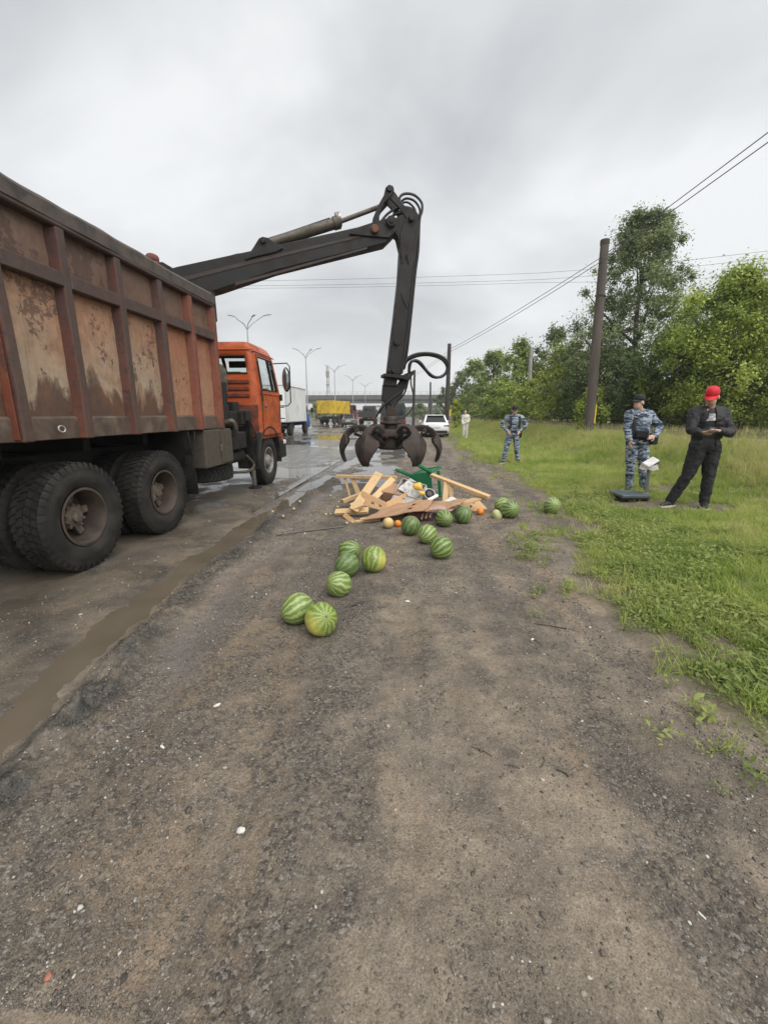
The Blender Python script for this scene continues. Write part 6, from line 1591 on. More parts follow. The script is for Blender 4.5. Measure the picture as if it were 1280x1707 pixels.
board('plank', AY(574, 858, 5.95), AY(591, 872, 5.75), 0.07, 0.028, 'm_ply', 'snapped lath at the bottom left of the heap', 'plank', camd)
board('plank', AY(585, 870, 5.78), AY(634, 866, 5.85), 0.06, 0.03, 'm_wood', 'thin lath on the mud along the front of the heap', 'plank')
board('plank', AY(600, 866, 5.85), AY(650, 857, 6.0), 0.05, 0.03, 'm_wood', 'thin lath half under the brown cardboard', 'plank')
def sheet(name, corners, th, mt, label, cat, holes=(), nu=14, nv=8, bend=0.02, sd=1, grp=None):
    """corners: four 3D points in order; a buckled sheet with real thickness and punched holes"""
    A, B_, C_, D_ = [Vector(c) for c in corners]
    n_ = (B_ - A).cross(D_ - A).normalized()
    if n_.dot(CAM - A) < 0: n_ = -n_
    m_ = MB(); vs_ = []
    def pt(u, v_):
        p_ = (A * (1 - u) + B_ * u) * (1 - v_) + (D_ * (1 - u) + C_ * u) * v_
        w_ = bend * (float(fbm(u * 3.0, v_ * 3.0, 1.0, 3, sd)) + 0.5 * math.sin(u * 5 + sd))
        return p_ + n_ * w_
    idx = lambda i, j: j * (nu + 1) + i
    top = [pt(i / nu, j / nv) for j in range(nv + 1) for i in range(nu + 1)]
    ff = []
    for j in range(nv):
        for i in range(nu):
            u, v_ = (i + .5) / nu, (j + .5) / nv
            if any(abs(u - hu) < hw_ / 2 and abs(v_ - hv) < hh / 2 for hu, hv, hw_, hh in holes): continue
            ff.append((idx(i, j), idx(i + 1, j), idx(i + 1, j + 1), idx(i, j + 1)))
    m_.add(top, ff); c_ = (A + B_ + C_ + D_) / 4
    o = obj(name, m_, mt, None, origin=tuple(c_)); so = o.modifiers.new('thick', 'SOLIDIFY'); so.thickness = th; so.offset = 0
    tag(o, label, cat, grp); return o
sheet('plywood_sheet', [AY(604, 818, 6.25), AY(645, 838, 6.05), AY(643, 853, 5.98), AY(604, 842, 6.15)], 0.012, 'm_ply', 'plywood crate side with punched hand holes, left half of the heap', 'plywood', [(0.42, 0.6, 0.14, 0.2), (0.75, 0.55, 0.10, 0.2)], 16, 10, 0.006, 2)
sheet('plywood_sheet', [AY(642, 838, 6.05), AY(684, 817, 6.35), AY(686, 836, 6.28), AY(644, 854, 6.0)], 0.012, 'm_ply', 'plywood crate side slanting up to the right in the middle', 'plywood', [(0.7, 0.5, 0.1, 0.2)], 14, 8, 0.008, 3)
for k in range(5):
    a0 = Vector(AY(640 + k * 8, 839 - k * 4, 6.1 + k * .05)); board('lath', a0, a0 + Vector((0.035, -0.03, -0.16)), 0.04, 0.01, 'm_wood', ('first', 'second', 'third', 'fourth', 'fifth')[k] + ' thin upright crate slat from the left, middle of the heap', 'slat', camd, 'upright crate slats')
sheet('cardboard_sheet', [AY(601, 865, 5.72), AY(706, 853, 5.62), AY(722, 836, 6.15), AY(654, 838, 6.15)], 0.010, 'm_card', 'big brown buckled cardboard sheet with holes across the front of the heap', 'cardboard', [(0.45, 0.55, 0.08, 0.13), (0.7, 0.35, 0.1, 0.13), (0.62, 0.75, 0.08, 0.13)], 24, 12, 0.035, 4)
sheet('cardboard_sheet', [AY(700, 853, 5.70), AY(762, 845, 5.85), AY(778, 832, 6.35), AY(712, 834, 6.35)], 0.010, 'm_card', 'buckled cardboard sheet over the watermelons at the right front', 'cardboard', [(0.3, 0.4, 0.1, 0.15)], 20, 10, 0.04, 9)
sheet('cardboard_sheet', [AY(715, 849, 5.75), AY(752, 852, 5.80), AY(760, 846, 5.95), AY(722, 843, 5.95)], 0.008, 'm_pinkboard', 'pinkish cardboard flap hanging over the long watermelon', 'cardboard', [], 8, 5, 0.012, 5)
sheet('cardboard_sheet', [AY(773, 857, 6.5), AY(812, 848, 6.8), AY(794, 830, 7.05), AY(768, 836, 6.85)], 0.010, 'm_ply', 'plywood sheet with holes leaning by the lone orange', 'cardboard', [(0.4, 0.4, 0.12, 0.12), (0.6, 0.65, 0.1, 0.12)], 18, 12, 0.01, 6)
sheet('paper_sheet', [AY(738, 838, 6.3), AY(770, 836, 6.4), AY(775, 830, 6.7), AY(745, 831, 6.65)], 0.004, 'm_paper', 'pale crumpled paper lying behind the right cardboard', 'paper', [], 10, 6, 0.03, 7)
m = MB(); cR = AY(694, 860, 5.98); m.box(cR, (0.30, 0.28, 0.20)); o = obj('fruit_box', m, 'm_cardred', None, bevel=0.006, origin=tuple(cR)); o.rotation_euler = (0, 0, 0.25); tag(o, 'dark red fruit box under the cardboard sheet', 'box')
for k in range(3):
    q = AY(702 + k * 7, 866 - k * 1.5, 5.80); board('lath', q, q + Vector((0.05, 0.12, 0.13)), 0.03, 0.015, 'm_pinkboard', ('left', 'middle', 'right')[k] + ' of three pale laths poking out under the cardboard', 'slat', camd)
# right hand trestle
TRS = thing('trestle', 'collapsed wooden trestle with slanting top beam, right side of the heap', 'trestle', tuple(GH(765, 838)))
m = MB(); m.beam(AY(719, 792, 7.2), AY(815, 829, 6.45), 0.085, 0.055, (0, -0.2, 1)); obj('beam', m, 'm_wood', TRS, bevel=0.003)
m = MB(); m.beam(AY(744, 803, 6.98), AY(741, 838, 6.75), 0.085, 0.04, (0, 1, 0)); obj('leg', m, 'm_wood', TRS, bevel=0.003)
m = MB(); m.beam(AY(751, 806, 6.93), AY(752, 834, 6.85), 0.07, 0.04, (0, 1, 0)); obj('leg', m, 'm_wood', TRS, bevel=0.003)
m = MB(); m.beam(AY(762, 841, 6.35), AY(806, 829, 6.6), 0.13, 0.035); obj('bottom_board', m, 'm_wood', TRS, bevel=0.003)
# carton with yellow packet
c0 = AY(686, 821, 6.42); R = Euler((0.75, 0.18, -0.45)).to_matrix()
CT = thing('carton', 'tipped grey white printed carton in the middle of the heap', 'box', tuple(c0))
for nm, off, dim in (('base', (0, 0, -0.11), (0.42, 0.28, 0.008)), ('side', (0.206, 0, 0), (0.008, 0.28, 0.22)), ('side', (-0.206, 0, 0), (0.008, 0.28, 0.22)), ('side', (0, -0.136, 0), (0.404, 0.008, 0.22)), ('side', (0, 0.136, 0), (0.404, 0.008, 0.22)), ('flap', (0, -0.23, 0.09), (0.40, 0.18, 0.006))):
    m = MB(); m.box(c0 + R @ Vector(off), dim, R); obj(nm, m, 'm_carton' if nm != 'base' else 'm_card', CT)
_a, _b, _c, _d = AY(663, 814, 6.34), AY(684, 797, 6.48), AY(708, 816, 6.40), AY(691, 834, 6.24)
m = MB(); m.grid(lambda u, v_: (_a * (1 - u) + _b * u) * (1 - v_) + (_d * (1 - u) + _c * u) * v_ + Vector((0, -0.012 * math.sin(3 * u + 2), 0.01 * math.sin(4 * v_))), 8, 8); _o = obj('printed_side', m, 'm_carton', CT); _o.modifiers.new('t', 'SOLIDIFY').thickness = 0.006
q = AY(697, 811, 6.22); m = MB(); m.sph(q, (0.085, 0.06, 0.055), 14, 10, Euler((0.3, 0.5, 0.4)).to_matrix()); m.v = [(x + 0.012 * math.sin(40 * z), y, z + 0.01 * math.sin(55 * x)) for x, y, z in m.v]
tag(obj('packet', m, 'm_yellowbag', None, smooth='all', origin=tuple(q)), 'bright yellow packet sticking out of the tipped carton', 'packet')
q = AY(703, 822, 6.18); m = MB(); m.box(q, (0.09, 0.05, 0.05), Euler((0.4, 0.2, 0.3)).to_matrix()); tag(obj('packet', m, 'm_yellowbag', None, bevel=0.012, origin=tuple(q)), 'small yellow packet at the lower right of the tipped carton', 'packet')
q = AY(714, 826, 6.35); m = MB(); m.lathe([(0.075, -0.09), (0.088, 0.07), (0.083, 0.07), (0.07, -0.08), (0.0, -0.08)], Matrix.Translation(q) @ Euler((0.9, 0.5, 0)).to_matrix().to_4x4(), 20); tag(obj('bucket', m, 'm_white', None, smooth=True, origin=tuple(q)), 'small white tub with dark inside right of the carton', 'tub')
q2 = q + Euler((0.9, 0.5, 0)).to_matrix() @ Vector((0, 0, 0.04)); m = MB(); m.sph(q2, (0.078, 0.078, 0.045), 16, 8, Euler((0.9, 0.5, 0)).to_matrix()); tag(obj('black_infill', m, 'm_blackplas2', None, smooth='all', origin=tuple(q2)), 'black bag inside the small white tub', 'bag')  # black ellipsoid set in the tub, stands for its black inside
m = MB(); a = AY(713, 834, 6.15); b = AY(729, 826, 6.3); m.cyl(a, b, 0.025, n=12); tag(obj('paper_roll', m, 'm_white', None, bevel=0.006, origin=tuple(a)), 'white roll lying on the cardboard beside the tub', 'roll')
q = AY(657, 823, 6.5); m = MB(); m.box(q, (0.34, 0.30, 0.20), Euler((0.35, 0.1, -0.3)).to_matrix()); tag(obj('box', m, 'm_card', None, bevel=0.006, origin=tuple(q)), 'brown cardboard box behind the plywood crate side', 'box')
# green plastic chair, tipped over on its back
CH = thing('plastic_chair', 'green plastic armchair tipped over behind the heap', 'chair', (0, 0, 0))
def cp(nm, f):
    m_ = MB(); f(m_); obj(nm, m_, 'm_greenplastic', CH, bevel=0.008, seg=2)
cp('seat', lambda q_: q_.grid(lambda u, v_: (0.44 * (u - .5), 0.42 * (v_ - .5), 0.42 - 0.02 * math.sin(math.pi * u) * math.sin(math.pi * v_)), 8, 8))
seat_ = bpy.data.objects[[o.name for o in bpy.data.objects if o.parent == CH][0]]; seat_.modifiers.new('t', 'SOLIDIFY').thickness = 0.012
for x in (-0.215, 0.215):
    cp('leg', lambda q_: q_.beam((x * 1.0, -0.20, 0.42), (x * 1.13, -0.25, 0.0), 0.05, 0.045, (1, 0, 0)))
    cp('leg', lambda q_: q_.beam((x * 1.0, 0.20, 0.42), (x * 1.1, 0.28, 0.0), 0.05, 0.045, (1, 0, 0)))
    cp('armrest', lambda q_: (q_.beam((x * 1.18, -0.24, 0.63), (x * 1.08, 0.24, 0.66), 0.065, 0.025), q_.beam((x * 1.16, -0.22, 0.63), (x * 1.03, -0.20, 0.42), 0.05, 0.025, (0, 1, 0))))
    cp('back_post', lambda q_: q_.beam((x, 0.20, 0.42), (x * 0.92, 0.33, 0.84), 0.05, 0.03, (0, 1, 0)))
cp('back_top', lambda q_: q_.beam((-0.2, 0.33, 0.84), (0.2, 0.33, 0.84), 0.03, 0.07))
for k in range(4):
    cp('back_slat', lambda q_: q_.beam((-0.12 + 0.08 * k, 0.205, 0.43), (-0.11 + 0.074 * k, 0.325, 0.82), 0.045, 0.012, (0, 1, 0)))
p = GH(686, 836)
CH.location = (AY(686, 800, 7.0).x - 0.05, 7.15, hz(0, 7.1) + 0.33); CH.rotation_euler = Euler((math.radians(100), math.radians(12), math.radians(150)))
# iron rod on the mud
a = GH(461, 893); b = GH(572, 880); m = MB(); m.tube([a + Vector((0, 0, 0.012)), (a + b) / 2 + Vector((0, 0, 0.02)), b + Vector((0, 0, 0.015))], 0.010, 6); tag(obj('iron_rod', m, 'm_iron', None, origin=tuple(a)), 'thin iron rod lying on the mud left of the heap', 'rod')

# ------------------------------------------------------------------ platform scale
pm('m_scalegrey', (0.085, 0.115, 0.125), 0.4, 0.1, 0.12, 6, (0.12, 0.12, 0.11), 0.3, 6)
pm('m_scalepost', (0.24, 0.25, 0.25), 0.4, 0.3, 0.1, 6)
b = GZ(1048, 832, 0.1); SX, SY = b.x, b.y + 0.03; SZ = hz(SX, SY)
SC = thing('platform_scale', 'grey platform scale with white display standing on the grass', 'scale', (SX, SY, SZ))
m = MB(); m.box((SX, SY, SZ + 0.10), (0.44, 0.52, 0.05)); pl = obj('platform', m, 'm_scalegrey', SC, bevel=0.012, seg=2)
m = MB(); m.box((SX, SY, SZ + 0.06), (0.40, 0.48, 0.03)); obj('base_frame', m, 'm_frame', SC)
for sx in (-0.18, 0.18):
    for sy in (-0.2, 0.2): m = MB(); m.cyl((SX + sx, SY + sy, SZ - 0.02), (SX + sx, SY + sy, SZ + 0.06), 0.02, n=10); obj('foot', m, 'm_blackplastic', SC)
px_ = SX + 0.275; pt2 = Vector((px_ - 0.01, SY, SZ + 0.56))
m = MB(); m.cyl((px_, SY, SZ + 0.10), pt2, 0.028, n=12); m.box((px_ - 0.03, SY, SZ + 0.10), (0.14, 0.10, 0.05)); obj('post', m, 'm_scalepost', SC, bevel=0.004)
Rh = Euler((math.radians(28), math.radians(-24), math.radians(25))).to_matrix(); hc_ = pt2 + Vector((0.0, -0.02, 0.07))
m = MB(); m.box(hc_, (0.25, 0.14, 0.075), Rh); hd_ = obj('display_head', m, 'm_white', SC, bevel=0.02, seg=2)
m = MB(); m.box(hc_ + Rh @ Vector((0, -0.071, 0.0)), (0.20, 0.006, 0.05), Rh); obj('display', m, 'm_scalegrey', hd_)
def bagf(u, v_):
    a_ = u * 2 * math.pi; rr = 0.11 + 0.02 * math.sin(3 * a_) + 0.02 * v_; return hc_ + Vector((rr * math.cos(a_) * 1.1, rr * math.sin(a_) * 0.75, -0.02 - 0.085 * v_ + 0.012 * math.sin(5 * a_)))
m = MB(); m.grid(bagf, 24, 4); obj('plastic_cover', m, 'm_paper', hd_, smooth='all')

# ------------------------------------------------------------------ litter on the dirt
pm('m_chalk', (0.62, 0.60, 0.55), 0.85, 0, 0.1, 40, (0.4, 0.37, 0.32), 0.3, 40)
pm('m_brick', (0.33, 0.13, 0.085), 0.85, 0, 0.2, 40)
pm('m_twig', (0.05, 0.042, 0.036), 0.9, 0, 0.3, 30)
def chip(name, px, py, lx, ly, lz, rz, mt, label, cat):
    p = GH(px, py); m_ = MB(); iv, iF = icosa(); g = np.random.default_rng(int(px * 7 + py)); v_ = iv * (1 + 0.25 * g.normal(size=(12, 1)))
    m_.add([(a_ * lx, b_ * ly, c_ * lz) for a_, b_, c_ in v_], [tuple(f_) for f_ in iF]); o = obj(name, m_, mt, None, bevel=0.002)
    o.location = (p.x, p.y, p.z + lz * 0.45); o.rotation_euler = (0, 0, rz); tag(o, label, cat)
chip('stone', 401, 1386, 0.017, 0.014, 0.011, 0.4, 'm_chalk', 'white stone on the dirt in the left foreground', 'stone')
chip('brick_chip', 82, 1628, 0.011, 0.014, 0.008, 0.2, 'm_brick', 'small red brick chip in the lower left corner', 'stone')
chip('stone', 206, 1632, 0.013, 0.010, 0.008, 0.9, 'm_twig', 'brown pebble right of the red brick chip', 'stone')
chip('paper_scrap', 272, 1246, 0.022, 0.007, 0.004, -0.5, 'm_chalk', 'narrow white scrap on the dirt left of centre', 'scrap')
chip('paper_scrap', 363, 1175, 0.011, 0.022, 0.004, -0.7, 'm_chalk', 'pale scrap on the dirt behind the narrow white scrap', 'scrap')
chip('stone', 679, 1003, 0.022, 0.017, 0.010, 0.1, 'm_chalk', 'pale stone right of the watermelon trail', 'stone')
chip('stone', 597, 1007, 0.035, 0.06, 0.006, -0.5, 'm_twig', 'flat grey slab pressed in the dirt near the lone watermelon', 'stone')
chip('paper_scrap', 887, 1066, 0.010, 0.026, 0.004, -0.6, 'm_chalk', 'small white scrap on the dirt left of the grass edge', 'scrap')
chip('paper_scrap', 1168, 1525, 0.004, 0.013, 0.003, 0.5, 'm_chalk', 'thin white scrap in the lower right foreground', 'scrap')
chip('stone', 1149, 1540, 0.006, 0.008, 0.005, 0.5, 'm_chalk', 'white pebble beside the thin white scrap on the lower right', 'stone')
chip('paper_scrap', 1140, 1165, 0.014, 0.006, 0.003, -0.4, 'm_chalk', 'white scrap at the grass edge on the right', 'scrap')
chip('paper_scrap', 1076, 1170, 0.014, 0.006, 0.003, -0.5, 'm_chalk', 'white scrap on the dirt just left of the scrap at the grass edge', 'scrap')
def twig(p0, p1, r, label):
    a_ = GH(*p0); b_ = GH(*p1); c_ = (a_ + b_) / 2 + Vector((0.01, 0.0, 0.006)); m_ = MB(); m_.tube(spline([a_ + Vector((0, 0, r)), c_, b_ + Vector((0, 0, r))], 4), r, 5)
    tag(obj('twig', m_, 'm_twig', None, origin=tuple(a_)), label, 'twig')
twig((927, 1284), (947, 1296), 0.0035, 'short dark stick in the foreground right of centre')
twig((1098, 1458), (1112, 1480), 0.0016, 'dark twig in the right foreground')
twig((900, 1280), (905, 1262), 0.0016, 'tiny upright looking twig left of the short dark stick')
twig((785, 1245), (820, 1262), 0.0016, 'thin twig left of the others on the sandy patch')
twig((840, 1275), (866, 1282), 0.0016, 'thin twig between the sandy patch twig and the dark stick')
twig((1230, 1276), (1280, 1294), 0.0022, 'long thin twig at the right edge of the dirt')
twig((890, 1040), (950, 1050), 0.0035, 'bent dark twig on the dirt beside the grass')

# splinters, torn card and crumbs round the heap (uncountable)
def shards(n):
    g = np.random.default_rng(77); V = []; Fc = []; tn = []
    for k in range(n):
        px = g.uniform(556, 815); Yv = g.uniform(5.55, 7.4); x = float(AY(px, 690, Yv).x) + g.normal(0, 0.1); z = hz(x, Yv) + 0.004
        L_ = g.uniform(0.02, 0.11); wv_ = g.uniform(0.004, 0.016); a = g.random() * 6.28; ca, sa = math.cos(a), math.sin(a); t = g.uniform(-0.1, 0.25) * L_
        b = len(V)
        for (u, v_, h) in ((-L_, -wv_, 0), (-L_, wv_, 0), (L_, wv_ * 0.2, t), (L_, -wv_ * 0.6, t), (-L_, -wv_, 0.005), (-L_, wv_, 0.006), (L_, wv_ * 0.2, t + 0.004), (L_, -wv_ * 0.6, t + 0.004)):
            V.append((x + u * ca - v_ * sa, Yv + u * sa + v_ * ca, z + h))
        Fc += [(b + i for i in q) for q in ((0, 3, 2, 1), (4, 5, 6, 7), (0, 1, 5, 4), (1, 2, 6, 5), (2, 3, 7, 6), (3, 0, 4, 7))]
    o = npmesh('wood_splinters', np.array(V), np.array([tuple(q) for q in Fc]), 'm_wood'); tag(o, 'pale splinters scattered round the broken boards', 'splinters', kind='stuff')
shards(170)
# ------------------------------------------------------------------ people
pm('m_skin', (0.52, 0.335, 0.25), 0.55, 0, 0.08, 20)
pm('m_hair', (0.03, 0.024, 0.02), 0.7, 0, 0.3, 40)
pm('m_blackcloth', (0.012, 0.012, 0.014), 0.85, 0, 0.3, 6, bump=0.3, bump_sc=60)
pm('m_jacket', (0.017, 0.016, 0.018), 0.7, 0, 0.3, 5, bump=0.3, bump_sc=40)
pm('m_tshirt', (0.032, 0.032, 0.034), 0.85, 0, 0.2, 6)
pm('m_redcap', (0.56, 0.012, 0.025), 0.7, 0, 0.1, 20)
pm('m_blackcap', (0.012, 0.012, 0.014), 0.8, 0, 0.2, 20)
pm('m_shoe', (0.014, 0.014, 0.015), 0.6, 0, 0.2, 20)
pm('m_sole', (0.62, 0.60, 0.58), 0.7, 0, 0.1, 20)
pm('m_whitecloth', (0.68, 0.66, 0.58), 0.85, 0, 0.08, 6)
pm('m_eye', (0.02, 0.015, 0.012), 0.2, 0, 0.1, 20)
s = NT('m_camo'); v = s.coord('World')
n_ = s.noise(s.scale(v, (4.0, 4.0, 12.0)), 1.5, 2, 0.5, 1.3); n2_ = s.noise(s.scale(v, (5.0, 5.0, 17.0)), 1.7, 2, 0.5, 1.0)
c = s.ramp(n_, [(0.0, (0.27, 0.31, 0.36)), (0.45, (0.14, 0.185, 0.25)), (0.54, (0.032, 0.042, 0.062))], 'CONSTANT')
c = s.mix(s.ramp(n2_, [(0.0, 0.0), (0.60, 1.0)], 'CONSTANT'), c, (0.38, 0.41, 0.44))
s.done(c, 0.85, 0, s.bump(s.noise(v, 14, 3), 0.4, 0.02), 0.2)
s = NT('m_print'); s.done(s.ramp(s.vor(s.coord('World'), 30, 'F1', 'Distance'), [(0.3, (0.7, 0.7, 0.7)), (0.45, (0.35, 0.35, 0.35))]), 0.8)
BAKE = []
def cap(m_, a, ra, b, rb, n=12):
    a = Vector(a); b = Vector(b); d = b - a; L = d.length
    if L < 1e-6: d = Vector((0, 0, 1))
    d.normalize(); P = []; R_ = []
    for t in (15, 40, 65): P.append(a - d * ra * math.cos(math.radians(t))); R_.append(ra * math.sin(math.radians(t)))
    P.append(a); R_.append(ra); P.append(b); R_.append(rb)
    for t in (65, 40, 15): P.append(b + d * rb * math.cos(math.radians(t))); R_.append(rb * math.sin(math.radians(t)))
    m_.tube(P, R_, n)
def chain(m_, *pr):
    for (a, ra), (b, rb) in zip(pr[:-1], pr[1:]): cap(m_, a, ra, b, rb)
def soft(name, m_, mats, par, vox=0.008, smooth=4, wr=0.0, wsc=0.12):
    o = obj(name, m_, mats, par, smooth='all')
    r_ = o.modifiers.new('union', 'REMESH'); r_.mode = 'VOXEL'; r_.voxel_size = vox; r_.use_smooth_shade = True
    q_ = o.modifiers.new('soft', 'SMOOTH'); q_.iterations = smooth; q_.factor = 0.5
    if wr:
        tx = bpy.data.textures.new('folds', 'CLOUDS'); tx.noise_scale = wsc; tx.noise_depth = 2
        d_ = o.modifiers.new('folds', 'DISPLACE'); d_.texture = tx; d_.strength = wr; d_.mid_level = 0.5; d_.texture_coords = 'LOCAL'
    BAKE.append(o); return o
def basis(fd, up=(0, 0, 1)):
    f_ = Vector(fd).normalized(); r_ = f_.cross(Vector(up)).normalized(); u_ = r_.cross(f_); return Matrix((r_, f_, u_)).transposed()
def hand(m_, w_, d, pn, sc=1.0, curl=0.5, th=1):
    """wrist, finger direction, palm normal, thumb side"""
    d = Vector(d).normalized(); pn = Vector(pn); pn = (pn - d * pn.dot(d)).normalized(); sd = d.cross(pn) * th; w_ = Vector(w_)
    pc = w_ + d * 0.05 * sc
    R_ = Matrix((sd, d, pn)).transposed(); m_.sph(pc, (0.043 * sc, 0.055 * sc, 0.018 * sc), 12, 8, R_)
    for k, (o_, l_) in enumerate(((0.030, 0.062), (0.010, 0.072), (-0.011, 0.068), (-0.030, 0.052))):
        b_ = w_ + d * 0.095 * sc + sd * o_ * sc; k1 = b_ + (d * math.cos(curl * .6) + pn * math.sin(curl * .6)) * l_ * 0.5 * sc; k2 = k1 + (d * math.cos(curl * 1.5) + pn * math.sin(curl * 1.5)) * l_ * 0.5 * sc
        cap(m_, b_ - d * 0.02 * sc, 0.0105 * sc, k1, 0.0095 * sc, 8); cap(m_, k1, 0.0095 * sc, k2, 0.008 * sc, 8)
    t0 = w_ + d * 0.03 * sc + sd * 0.035 * sc; t1 = t0 + (sd * 0.7 + d * 0.7 + pn * 0.25).normalized() * 0.04 * sc; t2 = t1 + (d + pn * 0.5 + sd * .1).normalized() * 0.033 * sc
    cap(m_, t0, 0.013 * sc, t1, 0.011 * sc, 8); cap(m_, t1, 0.011 * sc, t2, 0.009 * sc, 8)
def person(label, loc, J_, k_, top, bottom, shoe, capm, hfd, bfd=(0, -1, 0), bulk=1.0, vox=0.0095, cap_up=None, short=False, sleeve=True):
    J = {a_: ((b_[0] - k_ * b_[2], b_[1], b_[2]) if isinstance(b_, tuple) and a_[:2] not in ('hd', 'hn', 'to') else b_) for a_, b_ in J_.items()}
    L = Vector(loc); P = {k: L + Vector(q_) for k, q_ in J.items() if isinstance(q_, tuple)}
    T = thing('person', label, 'person', tuple(L))
    Bt = basis(bfd, P['neck'] - P['pelvis']); Hh = basis(hfd)
    m_ = MB(); hc = P['head']
    H_ = lambda x, y, z: hc + Hh @ Vector((x, y, z))
    m_.sph(H_(0, -0.008, 0.028), (0.076, 0.096, 0.098), 18, 12, Hh); m_.sph(H_(0, 0.022, -0.045), (0.058, 0.068, 0.078), 16, 10, Hh); m_.sph(H_(0, 0.05, -0.095), (0.026, 0.024, 0.022), 10, 8, Hh)
    m_.sph(H_(0, 0.096, -0.018), (0.014, 0.022, 0.024), 10, 8, Hh); m_.sph(H_(0, 0.084, 0.02), (0.045, 0.016, 0.014), 10, 8, Hh); m_.sph(H_(0, 0.082, -0.066), (0.026, 0.014, 0.012), 10, 8, Hh)
    for sx in (-1, 1): m_.sph(H_(sx * 0.078, -0.005, -0.015), (0.012, 0.022, 0.034), 10, 8, Hh)
    chain(m_, (H_(0, -0.02, -0.06), 0.055), (P['neck'], 0.062))
    ch = P['chest']; pv = P['pelvis']; be = ch.lerp(pv, 0.5)
    m_.sph(ch, (0.165 * bulk, 0.10 * bulk, 0.19), 16, 12, Bt); m_.sph(be, (0.145 * bulk, 0.10 * bulk, 0.17), 16, 12, Bt); m_.sph(pv, (0.16 * bulk, 0.11 * bulk, 0.13), 16, 12, Bt)
    for sd in 'lr':
        chain(m_, (P['neck'] - Vector((0, 0, .03)), 0.05), (P['sh' + sd], 0.062), (P['el' + sd], 0.043), (P['wr' + sd], 0.028))
        chain(m_, (P['hip' + sd], 0.085), (P['kn' + sd], 0.056), (P['an' + sd], 0.042))
        wd_ = Vector(J.get('hd' + sd, (0, 0, -1))); hand(m_, P['wr' + sd], wd_, Vector(J.get('hn' + sd, (0, -1, 0))), 1.0, J.get('cu' + sd, 0.6) if not isinstance(J.get('cu' + sd), tuple) else 0.6, J.get('th' + sd, 1))
    body_ = soft('body', m_, 'm_skin', T, vox * 0.85, 3)
    for sx in (-1, 1):
        e_ = MB(); e_.sph(H_(sx * 0.031, 0.088, 0.004), (0.011, 0.006, 0.006), 10, 6, Hh); obj('eye', e_, 'm_eye', body_)
    # hair ring under the cap
    h_ = MB(); h_.sph(H_(0, -0.024, 0.022), (0.079, 0.090, 0.088), 18, 12, Hh); obj('hair', h_, 'm_hair', T, smooth='all')
    # trousers
    m_ = MB(); m_.sph(pv, (0.178 * bulk, 0.128 * bulk, 0.13), 18, 12, Bt)
    for sd in 'lr':
        an = P['an' + sd]; kn = P['kn' + sd]; hp = P['hip' + sd]
        chain(m_, (hp, 0.108 * bulk), (hp.lerp(kn, 0.5), 0.096 * bulk), (kn, 0.080), (kn.lerp(an, 0.6), 0.074), (an + Vector((0, 0, 0.01)), 0.068))
    soft('trousers', m_, bottom, T, vox, 3, 0.034, 0.07)
    # shoes
    for sd in 'lr':
        an = P['an' + sd]; td = Vector(J['toe' + sd]).normalized(); m_ = MB(); bz = hz(an.x, an.y); z0 = min(an.z - 0.085, bz + 0.0)
        b_ = Vector((an.x, an.y, bz + 0.045)) if abs(bz - an.z) < 0.3 else an - Vector((0, 0, 0.05))
        chain(m_, (b_ - td * 0.045, 0.042), (b_ + td * 0.03 + Vector((0, 0, 0.01)), 0.046), (b_ + td * 0.12 - Vector((0, 0, 0.008)), 0.040), (b_ + td * 0.175 - Vector((0, 0, 0.015)), 0.028)); cap(m_, b_ - td * 0.02, 0.045, an + Vector((0, 0, 0.02)), 0.05)
        sh_ = soft('shoe', m_, shoe, T, vox, 2)
        so = MB(); sdv = td.cross(Vector((0, 0, 1)))
        ol = [b_ + td * a_ + sdv * c_ for a_, c_ in ((-0.088, -0.02), (-0.088, 0.02), (-0.05, 0.042), (0.06, 0.047), (0.15, 0.042), (0.20, 0.015), (0.20, -0.015), (0.15, -0.042), (0.06, -0.047), (-0.05, -0.042))]
        so.prism([Vector((q_.x, q_.y, b_.z - 0.05)) for q_ in ol], (0, 0, 1), 0, 0.024); obj('sole', so, 'm_sole' if shoe == 'm_shoe' else shoe, sh_)
    # cap
    if capm:
        Hc = Hh if cap_up is None else Hh @ Euler((cap_up, 0, 0)).to_matrix()
        C_ = lambda x, y, z: hc + Hc @ Vector((x, y, z))
        m_ = MB(); vs_ = []; nn = 20; pr = [(1.0, 0.035), (1.0, 0.065), (0.97, 0.095), (0.86, 0.122), (0.62, 0.142), (0.3, 0.151), (0.02, 0.153)]
        for (q_, z) in pr:
            for k in range(nn):
                a_ = 2 * math.pi * k / nn; vs_.append(C_(0.084 * q_ * math.cos(a_), -0.008 + 0.104 * q_ * math.sin(a_), z * 0.95))
        m_.add(vs_, [(i * nn + k, i * nn + (k + 1) % nn, (i + 1) * nn + (k + 1) % nn, (i + 1) * nn + k) for i in range(len(pr) - 1) for k in range(nn)])
        cp_ = obj('cap', m_, capm, T, smooth='all'); cp_.modifiers.new('t', 'SOLIDIFY').thickness = 0.004
        m_ = MB(); m_.grid(lambda u, w_: C_((u - .5) * 0.165 * (1 - 0.25 * w_ * w_), 0.085 - 0.05 * (2 * u - 1) ** 2 + 0.115 * w_ * (1 - 0.3 * (2 * u - 1) ** 2), 0.045 - 0.022 * w_ - 0.022 * (2 * u - 1) ** 2), 10, 5)
        br = obj('cap_brim', m_, capm, cp_, smooth='all'); br.modifiers.new('t', 'SOLIDIFY').thickness = 0.005
